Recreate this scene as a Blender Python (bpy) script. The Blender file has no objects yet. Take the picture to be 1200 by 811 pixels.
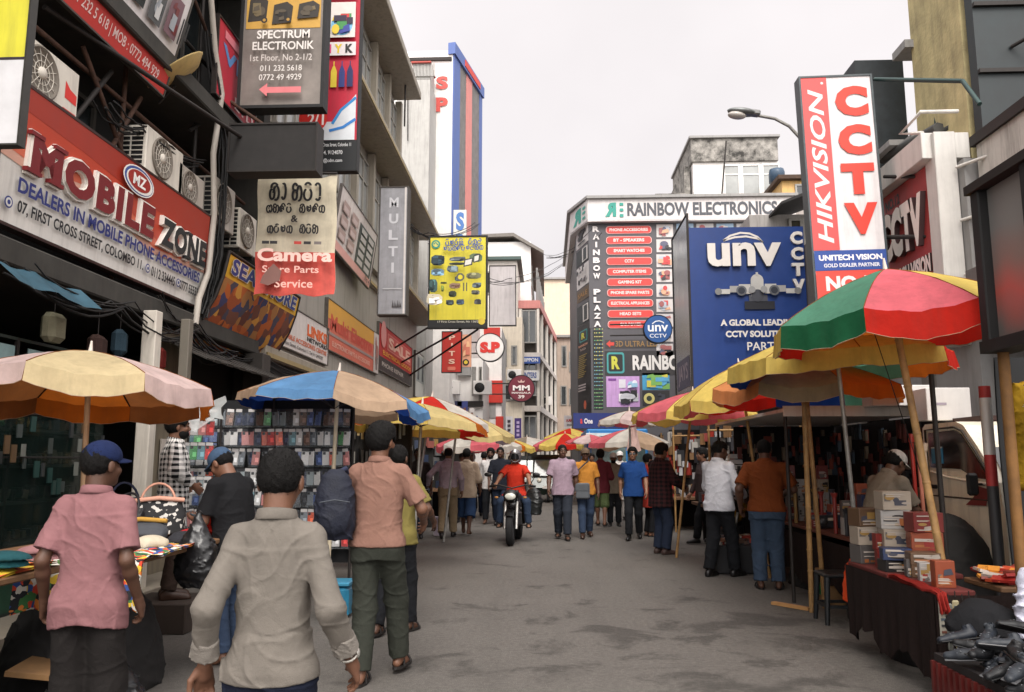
import bpy, math, random
import numpy as np
from mathutils import Matrix, Vector, Quaternion
rnd = random.Random(7)
R = math.radians
sc = bpy.context.scene
COL = sc.collection
# ---------------------------------------------------------------- camera, sky, sun, exposure
F = 933.0
EYE = 1.58
PITCH = math.atan(133 / F); YAW = math.atan(40 / F)
cam_d = bpy.data.cameras.new('camera'); cam = bpy.data.objects.new('camera', cam_d); COL.objects.link(cam)
cam_d.sensor_width = 36; cam_d.lens = 36 * F / 1200; cam_d.clip_end = 3000; cam_d.clip_start = .05
cam.location = (0, 0, EYE); cam.rotation_euler = (R(90) + PITCH, 0, YAW)
sc.camera = cam
sc.view_settings.view_transform = 'Standard'; sc.view_settings.look = 'None'
sc.view_settings.exposure = 0.72; sc.view_settings.gamma = 1.0; sc.view_settings.use_curve_mapping = False
SUN_EL, SUN_AZ = R(48), R(174)          # azimuth measured from +Y clockwise: behind the camera
w = bpy.data.worlds.new('World'); sc.world = w; w.use_nodes = True
nt = w.node_tree; nt.nodes.clear(); L = nt.links.new
out = nt.nodes.new('ShaderNodeOutputWorld'); bg = nt.nodes.new('ShaderNodeBackground'); bg.inputs['Strength'].default_value = .10
sky = nt.nodes.new('ShaderNodeTexSky'); sky.sky_type = 'NISHITA'; sky.sun_disc = False
sky.sun_elevation = SUN_EL; sky.sun_rotation = SUN_AZ
tc = nt.nodes.new('ShaderNodeTexCoord'); sep = nt.nodes.new('ShaderNodeSeparateXYZ'); L(tc.outputs['Generated'], sep.inputs[0])
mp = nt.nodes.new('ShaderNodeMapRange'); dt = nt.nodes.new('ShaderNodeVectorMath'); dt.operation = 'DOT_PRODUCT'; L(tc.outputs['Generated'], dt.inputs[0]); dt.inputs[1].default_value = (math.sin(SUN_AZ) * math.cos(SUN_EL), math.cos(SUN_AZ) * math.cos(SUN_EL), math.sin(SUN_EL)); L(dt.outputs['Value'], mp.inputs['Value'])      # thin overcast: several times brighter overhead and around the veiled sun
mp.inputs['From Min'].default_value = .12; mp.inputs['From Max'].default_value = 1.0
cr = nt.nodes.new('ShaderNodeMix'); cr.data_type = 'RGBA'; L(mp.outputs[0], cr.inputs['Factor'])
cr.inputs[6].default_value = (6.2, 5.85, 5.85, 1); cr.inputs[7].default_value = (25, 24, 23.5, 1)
nz = nt.nodes.new('ShaderNodeTexNoise'); nz.inputs['Scale'].default_value = 2.2; nz.inputs['Detail'].default_value = 4; L(tc.outputs['Generated'], nz.inputs['Vector'])
nm = nt.nodes.new('ShaderNodeMapRange'); L(nz.outputs['Fac'], nm.inputs['Value']); nm.inputs['From Min'].default_value = .3; nm.inputs['From Max'].default_value = .7
nm.inputs['To Min'].default_value = .86; nm.inputs['To Max'].default_value = 1.07
mu = nt.nodes.new('ShaderNodeMix'); mu.data_type = 'RGBA'; mu.blend_type = 'MULTIPLY'; mu.inputs['Factor'].default_value = 1
L(cr.outputs[2], mu.inputs[6]); L(nm.outputs[0], mu.inputs[7])
mx = nt.nodes.new('ShaderNodeMix'); mx.data_type = 'RGBA'; mx.inputs['Factor'].default_value = .95
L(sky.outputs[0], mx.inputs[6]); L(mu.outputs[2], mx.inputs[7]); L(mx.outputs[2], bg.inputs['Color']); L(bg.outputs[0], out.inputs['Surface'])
sun_d = bpy.data.lights.new('sun', 'SUN'); sun_d.energy = 1.5; sun_d.angle = R(22); sun_d.color = (1, .95, .88)
sun = bpy.data.objects.new('sun', sun_d); COL.objects.link(sun)
sd = Vector((math.sin(SUN_AZ) * math.cos(SUN_EL), math.cos(SUN_AZ) * math.cos(SUN_EL), math.sin(SUN_EL)))
sun.rotation_euler = sd.to_track_quat('Z', 'Y').to_euler()
sc.cycles.max_bounces = 6; sc.cycles.diffuse_bounces = 3; sc.cycles.glossy_bounces = 3; sc.cycles.transmission_bounces = 4; sc.cycles.transparent_max_bounces = 6
sc.cycles.use_denoising = True
# ---------------------------------------------------------------- measuring: a pixel of the 1200 x 811 picture to a point in the street
_f = Vector((-math.sin(YAW) * math.cos(PITCH), math.cos(YAW) * math.cos(PITCH), math.sin(PITCH)))
_r = Vector((math.cos(YAW), math.sin(YAW), 0)); _u = _r.cross(_f)
def ray(px, py): return _f + _r * ((px - 600) / F) + _u * ((405.5 - py) / F)
def atY(px, py, Y): d = ray(px, py); return Vector((0, 0, EYE)) + d * (Y / d.y)
def atX(px, py, X): d = ray(px, py); return Vector((0, 0, EYE)) + d * (X / d.x)
def atZ(px, py, Z=0): d = ray(px, py); return Vector((0, 0, EYE)) + d * ((Z - EYE) / d.z)
# ---------------------------------------------------------------- materials
def lin(c):
    c = [x / 255 for x in c[:3]]
    return tuple(x / 12.92 if x <= .04045 else ((x + .055) / 1.055) ** 2.4 for x in c)
_mc = {}
def M(col, rough=.6, var=.18, scale=6.0, bump=0.0, bscale=40.0, metal=0.0, spec=.4, transl=0.0, trans=0.0, streak=0.0, emit=0.0, coat=0.0, alpha=1.0, cloth=0):
    key = (tuple(col), rough, var, scale, bump, bscale, metal, spec, transl, trans, streak, emit, coat, alpha, cloth)
    if key in _mc: return _mc[key]
    m = bpy.data.materials.new('m%d' % len(_mc)); m.use_nodes = True; t = m.node_tree; l = t.links.new
    b = t.nodes['Principled BSDF']; c = lin(col)
    b.inputs['Roughness'].default_value = rough; b.inputs['Metallic'].default_value = metal
    b.inputs['Specular IOR Level'].default_value = spec
    if coat: b.inputs['Coat Weight'].default_value = coat; b.inputs['Coat Roughness'].default_value = .1
    if trans: b.inputs['Transmission Weight'].default_value = trans; b.inputs['IOR'].default_value = 1.3
    if alpha < 1: b.inputs['Alpha'].default_value = alpha
    tcn = t.nodes.new('ShaderNodeTexCoord')
    src = tcn.outputs['Object']
    colout = None
    if var > 0:
        n = t.nodes.new('ShaderNodeTexNoise'); n.inputs['Scale'].default_value = scale; n.inputs['Detail'].default_value = 5; n.inputs['Roughness'].default_value = .65
        l(src, n.inputs['Vector'])
        mr = t.nodes.new('ShaderNodeMapRange'); mr.inputs['From Min'].default_value = .3; mr.inputs['From Max'].default_value = .7
        mr.inputs['To Min'].default_value = 1 - var; mr.inputs['To Max'].default_value = 1 + var * .5; l(n.outputs['Fac'], mr.inputs['Value'])
        x = t.nodes.new('ShaderNodeMix'); x.data_type = 'RGBA'; x.blend_type = 'MULTIPLY'; x.inputs['Factor'].default_value = 1
        x.inputs[6].default_value = (*c, 1); l(mr.outputs[0], x.inputs[7]); colout = x.outputs[2]
        rr = t.nodes.new('ShaderNodeMapRange'); rr.inputs['To Min'].default_value = max(.05, rough - .12); rr.inputs['To Max'].default_value = min(1, rough + .15)
        l(n.outputs['Fac'], rr.inputs['Value']); l(rr.outputs[0], b.inputs['Roughness'])
    if streak > 0:      # rain streaks and grime: own shape, long in z
        mpn = t.nodes.new('ShaderNodeMapping'); mpn.inputs['Scale'].default_value = (5, 5, .45); l(src, mpn.inputs['Vector'])
        n2 = t.nodes.new('ShaderNodeTexNoise'); n2.inputs['Scale'].default_value = 1.6; n2.inputs['Detail'].default_value = 6; n2.inputs['Roughness'].default_value = .7; l(mpn.outputs[0], n2.inputs['Vector'])
        r2 = t.nodes.new('ShaderNodeMapRange'); r2.inputs['From Min'].default_value = .48; r2.inputs['From Max'].default_value = .72; r2.inputs['To Max'].default_value = streak; l(n2.outputs['Fac'], r2.inputs['Value'])
        y = t.nodes.new('ShaderNodeMix'); y.data_type = 'RGBA'; l(r2.outputs[0], y.inputs['Factor'])
        if colout: l(colout, y.inputs[6])
        else: y.inputs[6].default_value = (*c, 1)
        y.inputs[7].default_value = (.06, .052, .045, 1); colout = y.outputs[2]
    if colout: l(colout, b.inputs['Base Color'])
    else: b.inputs['Base Color'].default_value = (*c, 1)
    if bump > 0:
        nb = t.nodes.new('ShaderNodeTexNoise'); nb.inputs['Scale'].default_value = bscale; nb.inputs['Detail'].default_value = 4; l(src, nb.inputs['Vector'])
        bp = t.nodes.new('ShaderNodeBump'); bp.inputs['Strength'].default_value = bump; bp.inputs['Distance'].default_value = .01; l(nb.outputs['Fac'], bp.inputs['Height']); l(bp.outputs[0], b.inputs['Normal'])
        if cloth:      # soft crumples of worn fabric
            nc = t.nodes.new('ShaderNodeTexNoise'); nc.inputs['Scale'].default_value = 13; nc.inputs['Detail'].default_value = 5; nc.inputs['Distortion'].default_value = 1.6; l(src, nc.inputs['Vector'])
            bq = t.nodes.new('ShaderNodeBump'); bq.inputs['Strength'].default_value = .22; bq.inputs['Distance'].default_value = .025; l(nc.outputs['Fac'], bq.inputs['Height']); l(bq.outputs[0], bp.inputs['Normal'])
    if emit: b.inputs['Emission Color'].default_value = (*c, 1); b.inputs['Emission Strength'].default_value = emit
    if transl:
        tr = t.nodes.new('ShaderNodeBsdfTranslucent'); ms = t.nodes.new('ShaderNodeMixShader'); ms.inputs[0].default_value = transl
        if colout: l(colout, tr.inputs['Color'])
        else: tr.inputs['Color'].default_value = (*c, 1)
        l(b.outputs[0], ms.inputs[1]); l(tr.outputs[0], ms.inputs[2]); l(ms.outputs[0], t.nodes['Material Output'].inputs['Surface'])
    _mc[key] = m; return m
def cloth(c, **k): return M(c, **{**dict(rough=.9, var=.13, scale=14, bump=.35, bscale=260, spec=.15, cloth=1), **k})
def paint(c, **k): return M(c, **{**dict(rough=.55, var=.10, scale=3, streak=.25), **k})
def ink(c, **k): return M(c, **{**dict(rough=.5, var=.10, scale=5), **k})
def metal(c, **k): return M(c, **{**dict(rough=.4, var=.3, scale=12, metal=.7), **k})
def plastic(c, **k): return M(c, **{**dict(rough=.35, var=.08, scale=9), **k})
def check_mat(c1, c2, size, kind='gingham', c3=None):
    m = bpy.data.materials.new('check'); m.use_nodes = True; t = m.node_tree; l = t.links.new; b = t.nodes['Principled BSDF']
    b.inputs['Roughness'].default_value = .9; b.inputs['Specular IOR Level'].default_value = .15
    tcn = t.nodes.new('ShaderNodeTexCoord'); s = t.nodes.new('ShaderNodeSeparateXYZ')
    dn = t.nodes.new('ShaderNodeTexNoise'); dn.inputs['Scale'].default_value = 9; l(tcn.outputs['Object'], dn.inputs['Vector'])
    av = t.nodes.new('ShaderNodeMix'); av.data_type = 'RGBA'; av.blend_type = 'LINEAR_LIGHT'; av.inputs['Factor'].default_value = .012
    l(tcn.outputs['Object'], av.inputs[6]); l(dn.outputs['Color'], av.inputs[7]); l(av.outputs[2], s.inputs[0])
    def stripe(sock, wdt=.5):
        a = t.nodes.new('ShaderNodeMath'); a.operation = 'MULTIPLY'; a.inputs[1].default_value = 1 / size; l(sock, a.inputs[0])
        f = t.nodes.new('ShaderNodeMath'); f.operation = 'FRACT'; l(a.outputs[0], f.inputs[0])
        g = t.nodes.new('ShaderNodeMath'); g.operation = 'LESS_THAN'; g.inputs[1].default_value = wdt; l(f.outputs[0], g.inputs[0]); return g.outputs[0]
    at = t.nodes.new('ShaderNodeMath'); at.operation = 'ARCTAN2'; l(s.outputs['X'], at.inputs[0]); l(s.outputs['Y'], at.inputs[1]); sm = t.nodes.new('ShaderNodeMath'); sm.operation = 'MULTIPLY'; sm.inputs[1].default_value = .17; l(at.outputs[0], sm.inputs[0])
    a, bq = stripe(sm.outputs[0]), stripe(s.outputs['Z'])
    x = t.nodes.new('ShaderNodeMath'); x.operation = 'ADD'; l(a, x.inputs[0]); l(bq, x.inputs[1])
    h = t.nodes.new('ShaderNodeMath'); h.operation = 'MULTIPLY'; h.inputs[1].default_value = .5; l(x.outputs[0], h.inputs[0])
    mxx = t.nodes.new('ShaderNodeMix'); mxx.data_type = 'RGBA'; mxx.inputs[6].default_value = (*lin(c1), 1); mxx.inputs[7].default_value = (*lin(c2), 1)
    l(h.outputs[0], mxx.inputs['Factor']); l(mxx.outputs[2], b.inputs['Base Color']); return m
def patch_mat(cols, scale, rough=.85, bump=0):
    """a printed or heaped surface of many colours: cells of the given colours"""
    m = bpy.data.materials.new('print'); m.use_nodes = True; t = m.node_tree; l = t.links.new; b = t.nodes['Principled BSDF']
    b.inputs['Roughness'].default_value = rough
    tcn = t.nodes.new('ShaderNodeTexCoord'); dn = t.nodes.new('ShaderNodeTexNoise'); dn.inputs['Scale'].default_value = scale * .7; l(tcn.outputs['Object'], dn.inputs['Vector'])
    av = t.nodes.new('ShaderNodeMix'); av.data_type = 'RGBA'; av.blend_type = 'LINEAR_LIGHT'; av.inputs['Factor'].default_value = .6 / scale
    l(tcn.outputs['Object'], av.inputs[6]); l(dn.outputs['Color'], av.inputs[7])
    v = t.nodes.new('ShaderNodeTexVoronoi'); v.inputs['Scale'].default_value = scale; l(av.outputs[2], v.inputs['Vector'])
    s = t.nodes.new('ShaderNodeSeparateColor'); l(v.outputs['Color'], s.inputs[0])
    rp = t.nodes.new('ShaderNodeValToRGB'); rp.color_ramp.interpolation = 'CONSTANT'; e = rp.color_ramp.elements
    for i, c in enumerate(cols):
        p = i / len(cols)
        q = e[i] if i < 2 else e.new(p)
        q.position = p; q.color = (*lin(c), 1)
    l(s.outputs[0], rp.inputs[0]); l(rp.outputs[0], b.inputs['Base Color'])
    return m
# ---------------------------------------------------------------- mesh building
class MB:
    def __init__(s): s.v = []; s.f = []; s.mi = []; s.sm = []; s.mats = []
    def m(s, mat):
        if mat not in s.mats: s.mats.append(mat)
        return s.mats.index(mat)
    def add(s, vs, fs, mat, smooth=False):
        o = len(s.v); i = s.m(mat); s.v.extend([tuple(v) for v in vs])
        for f in fs: s.f.append(tuple(o + k for k in f)); s.mi.append(i); s.sm.append(smooth)
        return s
    def box(s, c, d, mat, rot=None, bev=0.0):
        hx, hy, hz = d[0] / 2, d[1] / 2, d[2] / 2
        if bev > 0:
            b = min(bev, hx * .9, hy * .9, hz * .9); vs = []; idx = {}
            for sx in (-1, 1):
                for sy in (-1, 1):
                    for sz in (-1, 1):
                        for ax in range(3):
                            p = [sx * hx, sy * hy, sz * hz]
                            for a in range(3):
                                if a != ax: p[a] -= (sx, sy, sz)[a] * b
                            idx[(sx, sy, sz, ax)] = len(vs); vs.append(p)
            fs = []
            for ax in range(3):
                o1, o2 = [a for a in range(3) if a != ax]
                for sg in (-1, 1):
                    q = []
                    for u, vv in ((-1, -1), (1, -1), (1, 1), (-1, 1)):
                        k = [0, 0, 0]; k[ax] = sg; k[o1] = u; k[o2] = vv; q.append(idx[(*k, ax)])
                    n = (ax == 1) ^ (sg < 0)
                    fs.append(q[::-1] if n else q)
                for u in (-1, 1):
                    for vv in (-1, 1):
                        k = [0, 0, 0]; k[o1] = u; k[o2] = vv
                        lo = list(k); lo[ax] = -1; hi = list(k); hi[ax] = 1
                        q = [idx[(*lo, o1)], idx[(*hi, o1)], idx[(*hi, o2)], idx[(*lo, o2)]]
                        fs.append(q)
            for sx in (-1, 1):
                for sy in (-1, 1):
                    for sz in (-1, 1): fs.append([idx[(sx, sy, sz, a)] for a in range(3)])
            cen = Vector((0, 0, 0)); out = []
            for q in fs:
                a, b2, c2 = [Vector(vs[k]) for k in q[:3]]; n = (b2 - a).cross(c2 - a); mid = sum((Vector(vs[k]) for k in q), Vector()) / len(q)
                out.append(q if n.dot(mid) > 0 else q[::-1])
            fs = out
        else:
            vs = [(x, y, z) for x in (-hx, hx) for y in (-hy, hy) for z in (-hz, hz)]
            fs = [(0, 1, 3, 2), (4, 6, 7, 5), (0, 4, 5, 1), (2, 3, 7, 6), (0, 2, 6, 4), (1, 5, 7, 3)]
        c = Vector(c)
        vs = [(rot @ Vector(p) if rot else Vector(p)) + c for p in vs]
        return s.add(vs, fs, mat)
    def bb(s, lo, hi, mat, bev=0.0):
        lo, hi = Vector(lo), Vector(hi); return s.box((lo + hi) / 2, [abs(a) for a in (hi - lo)], mat, None, bev)
    def tube(s, pts, rad, mat, n=8, cap=True, smooth=True, squash=None):
        pts = [Vector(p) for p in pts]; k = len(pts); rad = rad if isinstance(rad, (list, tuple)) else [rad] * k
        vs = []; ref = None
        for i, p in enumerate(pts):
            d = (pts[min(i + 1, k - 1)] - pts[max(i - 1, 0)]).normalized()
            if ref is None: ref = d.orthogonal().normalized()
            a = (ref - d * ref.dot(d)); a = a.normalized() if a.length > 1e-6 else d.orthogonal().normalized(); ref = a; b = d.cross(a)
            for j in range(n):
                t = 2 * math.pi * j / n; vs.append(p + (a * math.cos(t) + b * math.sin(t)) * rad[i])
        fs = [(i * n + j, i * n + (j + 1) % n, (i + 1) * n + (j + 1) % n, (i + 1) * n + j) for i in range(k - 1) for j in range(n)]
        s.add(vs, fs, mat, smooth)
        if cap:
            s.add(vs[:n], [tuple(range(n))[::-1]], mat); s.add(vs[-n:], [tuple(range(n))], mat)
        return s
    def lathe(s, prof, c, mat, n=16, axis='Z', smooth=True, rot=None):
        vs = []; c = Vector(c)
        for r, z in prof:
            for j in range(n):
                t = 2 * math.pi * j / n; p = Vector((r * math.cos(t), r * math.sin(t), z))
                if axis == 'X': p = Vector((p.z, p.x, p.y))
                elif axis == 'Y': p = Vector((p.y, p.z, p.x))
                vs.append((rot @ p if rot else p) + c)
        k = len(prof)
        fs = [(i * n + j, i * n + (j + 1) % n, (i + 1) * n + (j + 1) % n, (i + 1) * n + j) for i in range(k - 1) for j in range(n)]
        return s.add(vs, fs, mat, smooth)
    def ell(s, c, r, mat, n=12, rot=None):
        prof = [(math.sin(math.pi * i / n), -math.cos(math.pi * i / n)) for i in range(n + 1)]
        vs = []; c = Vector(c); r = Vector(r)
        nn = n + 4
        for a, z in prof:
            for j in range(nn):
                t = 2 * math.pi * j / nn; p = Vector((a * math.cos(t) * r.x, a * math.sin(t) * r.y, z * r.z)); vs.append((rot @ p if rot else p) + c)
        fs = [(i * nn + j, i * nn + (j + 1) % nn, (i + 1) * nn + (j + 1) % nn, (i + 1) * nn + j) for i in range(n) for j in range(nn)]
        return s.add(vs, fs, mat, True)
    def grid(s, rows, mat, smooth=True, closed=False):
        n = len(rows[0]); vs = [p for r in rows for p in r]; fs = []
        for i in range(len(rows) - 1):
            for j in range(n if closed else n - 1):
                fs.append((i * n + j, i * n + (j + 1) % n, (i + 1) * n + (j + 1) % n, (i + 1) * n + j))
        return s.add(vs, fs, mat, smooth)
    def prism(s, poly, y0, y1, mat, plane='xz', smooth=False):
        """polygon (a, b) extruded: plane 'xz' along y, 'xy' along z, 'yz' along x"""
        P = {'xz': lambda a, b, t: (a, t, b), 'xy': lambda a, b, t: (a, b, t), 'yz': lambda a, b, t: (t, a, b)}[plane]
        n = len(poly); area = sum(poly[i][0] * poly[(i + 1) % n][1] - poly[(i + 1) % n][0] * poly[i][1] for i in range(n))
        if (area < 0) ^ (plane == 'xz'): poly = poly[::-1]
        vs = [P(a, b, y0) for a, b in poly] + [P(a, b, y1) for a, b in poly]
        fs = [(i, (i + 1) % n, n + (i + 1) % n, n + i) for i in range(n)]
        fs += [tuple(range(n))[::-1], tuple(range(n, 2 * n))]
        if y1 < y0: fs = [f[::-1] for f in fs]
        return s.add(vs, fs, mat, smooth)
    def mesh(s, name):
        me = bpy.data.meshes.new(name); me.from_pydata(s.v, [], s.f)
        for x in s.mats: me.materials.append(x)
        me.polygons.foreach_set('material_index', s.mi); me.polygons.foreach_set('use_smooth', s.sm); me.update(); return me
    def build(s, name, parent=None, loc=None, rot=None):
        o = bpy.data.objects.new(name, s.mesh(name)); COL.objects.link(o)
        if parent: o.parent = parent
        if loc is not None: o.location = loc
        if rot is not None: o.rotation_euler = rot
        return o
def tag(o, label=None, cat=None, group=None, kind=None):
    if label: o['label'] = label
    if cat: o['category'] = cat
    if group: o['group'] = group
    if kind: o['kind'] = kind
    return o
def thing(name, label, cat, loc=(0, 0, 0), rz=0.0, group=None):
    o = bpy.data.objects.new(name, None); o.empty_display_size = .1; COL.objects.link(o); o.location = loc; o.rotation_euler = (0, 0, rz)
    return tag(o, label, cat, group)
_kids = {}
def kids(o): return [c for c in COL.objects if c.parent == o]
def dup(root, loc=None, rot=None, label=None, scale=None, tree=None):
    tree = tree or {}
    r = root.copy(); COL.objects.link(r)
    if loc is not None: r.location = loc
    if rot is not None: r.rotation_euler = rot
    if label: r['label'] = label
    if scale is not None: r.scale = scale
    for c in root.children:
        d = c.copy(); COL.objects.link(d); d.parent = r
        for e in c.children:
            g = e.copy(); COL.objects.link(g); g.parent = d
    return r
# ---------------------------------------------------------------- lettering
_tc = {}
def text_geo(s, bold=0.0, shear=0.0, spacing=1.0):
    key = (s, bold, shear, spacing)
    if key not in _tc:
        c = bpy.data.curves.new('t', 'FONT'); c.body = s; c.size = 1; c.offset = bold; c.shear = shear; c.space_character = spacing; c.resolution_u = 3; c.extrude = 0
        o = bpy.data.objects.new('t', c); me = bpy.data.meshes.new_from_object(o)
        v = np.array([tuple(q.co)[:2] for q in me.vertices]) if len(me.vertices) else np.zeros((0, 2))
        f = [tuple(p.vertices) for p in me.polygons]
        bpy.data.objects.remove(o); bpy.data.curves.remove(c); bpy.data.meshes.remove(me); _tc[key] = (v, f)
    return _tc[key]
class Sign:
    """a board in its own plane: canvas x 0..1 left to right, y 0..1 bottom to top; -y is the printed side"""
    def __init__(s, name, label, bl, br, tl, thick=.06, cat='sign', group=None, lift=.004, ortho=True):
        bl, br, tl = Vector(bl), Vector(br), Vector(tl); u = (br - bl); v = tl - bl; s.w = u.length; u = u / s.w
        v = v - u * v.dot(u); s.h = v.length; v = v / s.h; n = v.cross(u)          # n points into the board
        s.root = thing(name, label, cat, group=group); mat = Matrix((u, n, v)).transposed().to_4x4(); mat.translation = bl; s.root.matrix_world = mat
        s.g = MB(); s.t = MB(); s.lift = lift; s.k = 1; s.th = thick; s.p = {}
    def board(s, col, frame=None, fw=.03, mat=None):
        b = MB().bb((0, 0, 0), (s.w, s.th, s.h), mat or paint(col)); b.build('board', s.root)
        if frame:
            f = MB(); fm = frame if not isinstance(frame, tuple) else metal(frame, metal=.3)
            for a, c in (((-fw, -.02, -fw), (0, s.th + .004, s.h + fw)), ((s.w, -.02, -fw), (s.w + fw, s.th + .004, s.h + fw)), ((0, -.018, -fw), (s.w, s.th + .003, 0)), ((0, -.018, s.h), (s.w, s.th + .003, s.h + fw))): f.bb(a, c, fm)
            f.build('frame', s.root)
        return s
    def _y(s): s.k += 1; return -s.lift * s.k * .5 - .002
    def rect(s, x0, y0, x1, y1, col, thick=0, mat=None):
        y = s._y(); m = mat or ink(col); a, b, c, d = x0 * s.w, x1 * s.w, y0 * s.h, y1 * s.h
        if thick: s.g.bb((a, y - thick, c), (b, -.001, d), m)
        else: s.g.add([(a, y, c), (b, y, c), (b, y, d), (a, y, d)], [(0, 1, 2, 3)], m)
        return s
    def poly(s, pts, col, mat=None):
        y = s._y(); s.g.add([(a * s.w, y, b * s.h) for a, b in pts], [tuple(range(len(pts)))], mat or ink(col)); return s
    def disc(s, x, y, r, col, ry=None, n=24):
        """r as a share of the width; a true circle unless ry (share of height) is given"""
        ryy = r * s.w / s.h if ry is None else ry
        return s.poly([(x + r * math.cos(2 * math.pi * i / n), y + ryy * math.sin(2 * math.pi * i / n)) for i in range(n)], col)
    def rrect(s, x0, y0, x1, y1, col, rad=.3):
        hh = (y1 - y0) * s.h * rad; pts = []
        for cx, cy, a in ((x1 * s.w - hh, y1 * s.h - hh, 0), (x0 * s.w + hh, y1 * s.h - hh, 90), (x0 * s.w + hh, y0 * s.h + hh, 180), (x1 * s.w - hh, y0 * s.h + hh, 270)):
            for i in range(5): t = R(a + i * 22.5); pts.append(((cx + hh * math.cos(t)) / s.w, (cy + hh * math.sin(t)) / s.h))
        return s.poly(pts, col)
    def text(s, tx, x0, y0, x1, y1, col, bold=.02, shear=0.0, raised=0.0, fit=True, side=None, spacing=1.0, rot=0, mat=None):
        if tx == 'I': x0, x1 = x0 * .64 + x1 * .36, x0 * .36 + x1 * .64
        v, f = text_geo(tx, bold, shear, spacing)
        if not len(v): return s
        y = s._y(); m = mat or ink(col, var=.05); lo, hi = v.min(0), v.max(0); q = (v - lo) / np.maximum(hi - lo, 1e-6)
        if rot == 90: q = np.stack([1 - q[:, 1], q[:, 0]], 1)
        X = (x0 + q[:, 0] * (x1 - x0)) * s.w; Z = (y0 + q[:, 1] * (y1 - y0)) * s.h
        n = len(v); vs = [(a, y - raised, b) for a, b in zip(X, Z)]
        s.t.add(vs, f, m)
        if raised:
            cnt = {}
            for p in f:
                for i in range(len(p)): e = (p[i], p[(i + 1) % len(p)]); cnt[e] = 1
            sd = side or m; bk = [(a, -.001, b) for a, b in zip(X, Z)]; qs = [(i, j, n + j, n + i) for (i, j) in cnt if (j, i) not in cnt]
            s.t.add(vs + bk, qs, sd)
        return s
    def stroke(s, pts, wd, col, lettering=True):
        """a brush line through canvas points; wd is a share of the height"""
        y = s._y(); P = [Vector((a * s.w, b * s.h)) for a, b in pts]; wm = wd * s.h / 2; L_ = []; R_ = []
        for i, p in enumerate(P):
            d = (P[min(i + 1, len(P) - 1)] - P[max(i - 1, 0)]); d = d.normalized() if d.length else Vector((1, 0)); nn = Vector((-d.y, d.x)) * wm
            L_.append((p.x + nn.x, y, p.y + nn.y)); R_.append((p.x - nn.x, y, p.y - nn.y))
        (s.t if lettering else s.g).grid([R_, L_], ink(col, var=.05), False); return s
    def pic(s, x0, y0, x1, y1, cols, n=9, seed=1, bg_=None):
        """a small printed product picture: overlapping shapes"""
        r = random.Random(seed)
        if bg_: s.rect(x0, y0, x1, y1, bg_)
        for i in range(n):
            w_, h_ = (x1 - x0) * r.uniform(.22, .6), (y1 - y0) * r.uniform(.22, .6); a = r.uniform(x0, x1 - w_); b = r.uniform(y0, y1 - h_); c = r.choice(cols); k = r.random()
            if k < .4: s.rect(a, b, a + w_, b + h_, c)
            elif k < .75: s.poly([(a + w_ / 2 + w_ / 2 * math.cos(t * .6283), b + h_ / 2 + h_ / 2 * math.sin(t * .6283)) for t in range(10)], c)
            else: s.poly([(a, b), (a + w_, b + h_ * .2), (a + w_ * .9, b + h_), (a + w_ * .15, b + h_ * .7)], c)
        return s
    def part(s, name, mb): return mb.build(name, s.root)
    def done(s):
        if s.g.f: s.g.build('artwork', s.root)
        if s.t.f: s.t.build('lettering', s.root)
        return s.root
def cam_sign(name, label, x0, y0, x1, y1, Y, yaw=0.0, **k):
    """a board that faces down the street: measured by its corners at depth Y, yaw turns it about its left edge"""
    a = atY(x0, y1, Y); b = atY(x1, y1, Y); t = atY((x0 + x1) / 2, y0, Y); wdt = b.x - a.x; br = a + Vector((math.cos(yaw), math.sin(yaw), 0)) * wdt
    return Sign(name, label, a, br, a + Vector((0, 0, t.z - a.z)), **k)
def wall_sign(name, label, X, xl, xr, ytl, ybl, lean=0.0, **k):
    """a board along the side of the street: px of its ends, top and bottom measured at its left end"""
    a = atX(xl, ybl, X); t = atX(xl, ytl, X); yr = atX(xr, 500, X).y; br = Vector((X, yr, a.z)); h = t.z - a.z
    return Sign(name, label, a, br, a + Vector((lean, 0, h)), **k)
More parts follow.
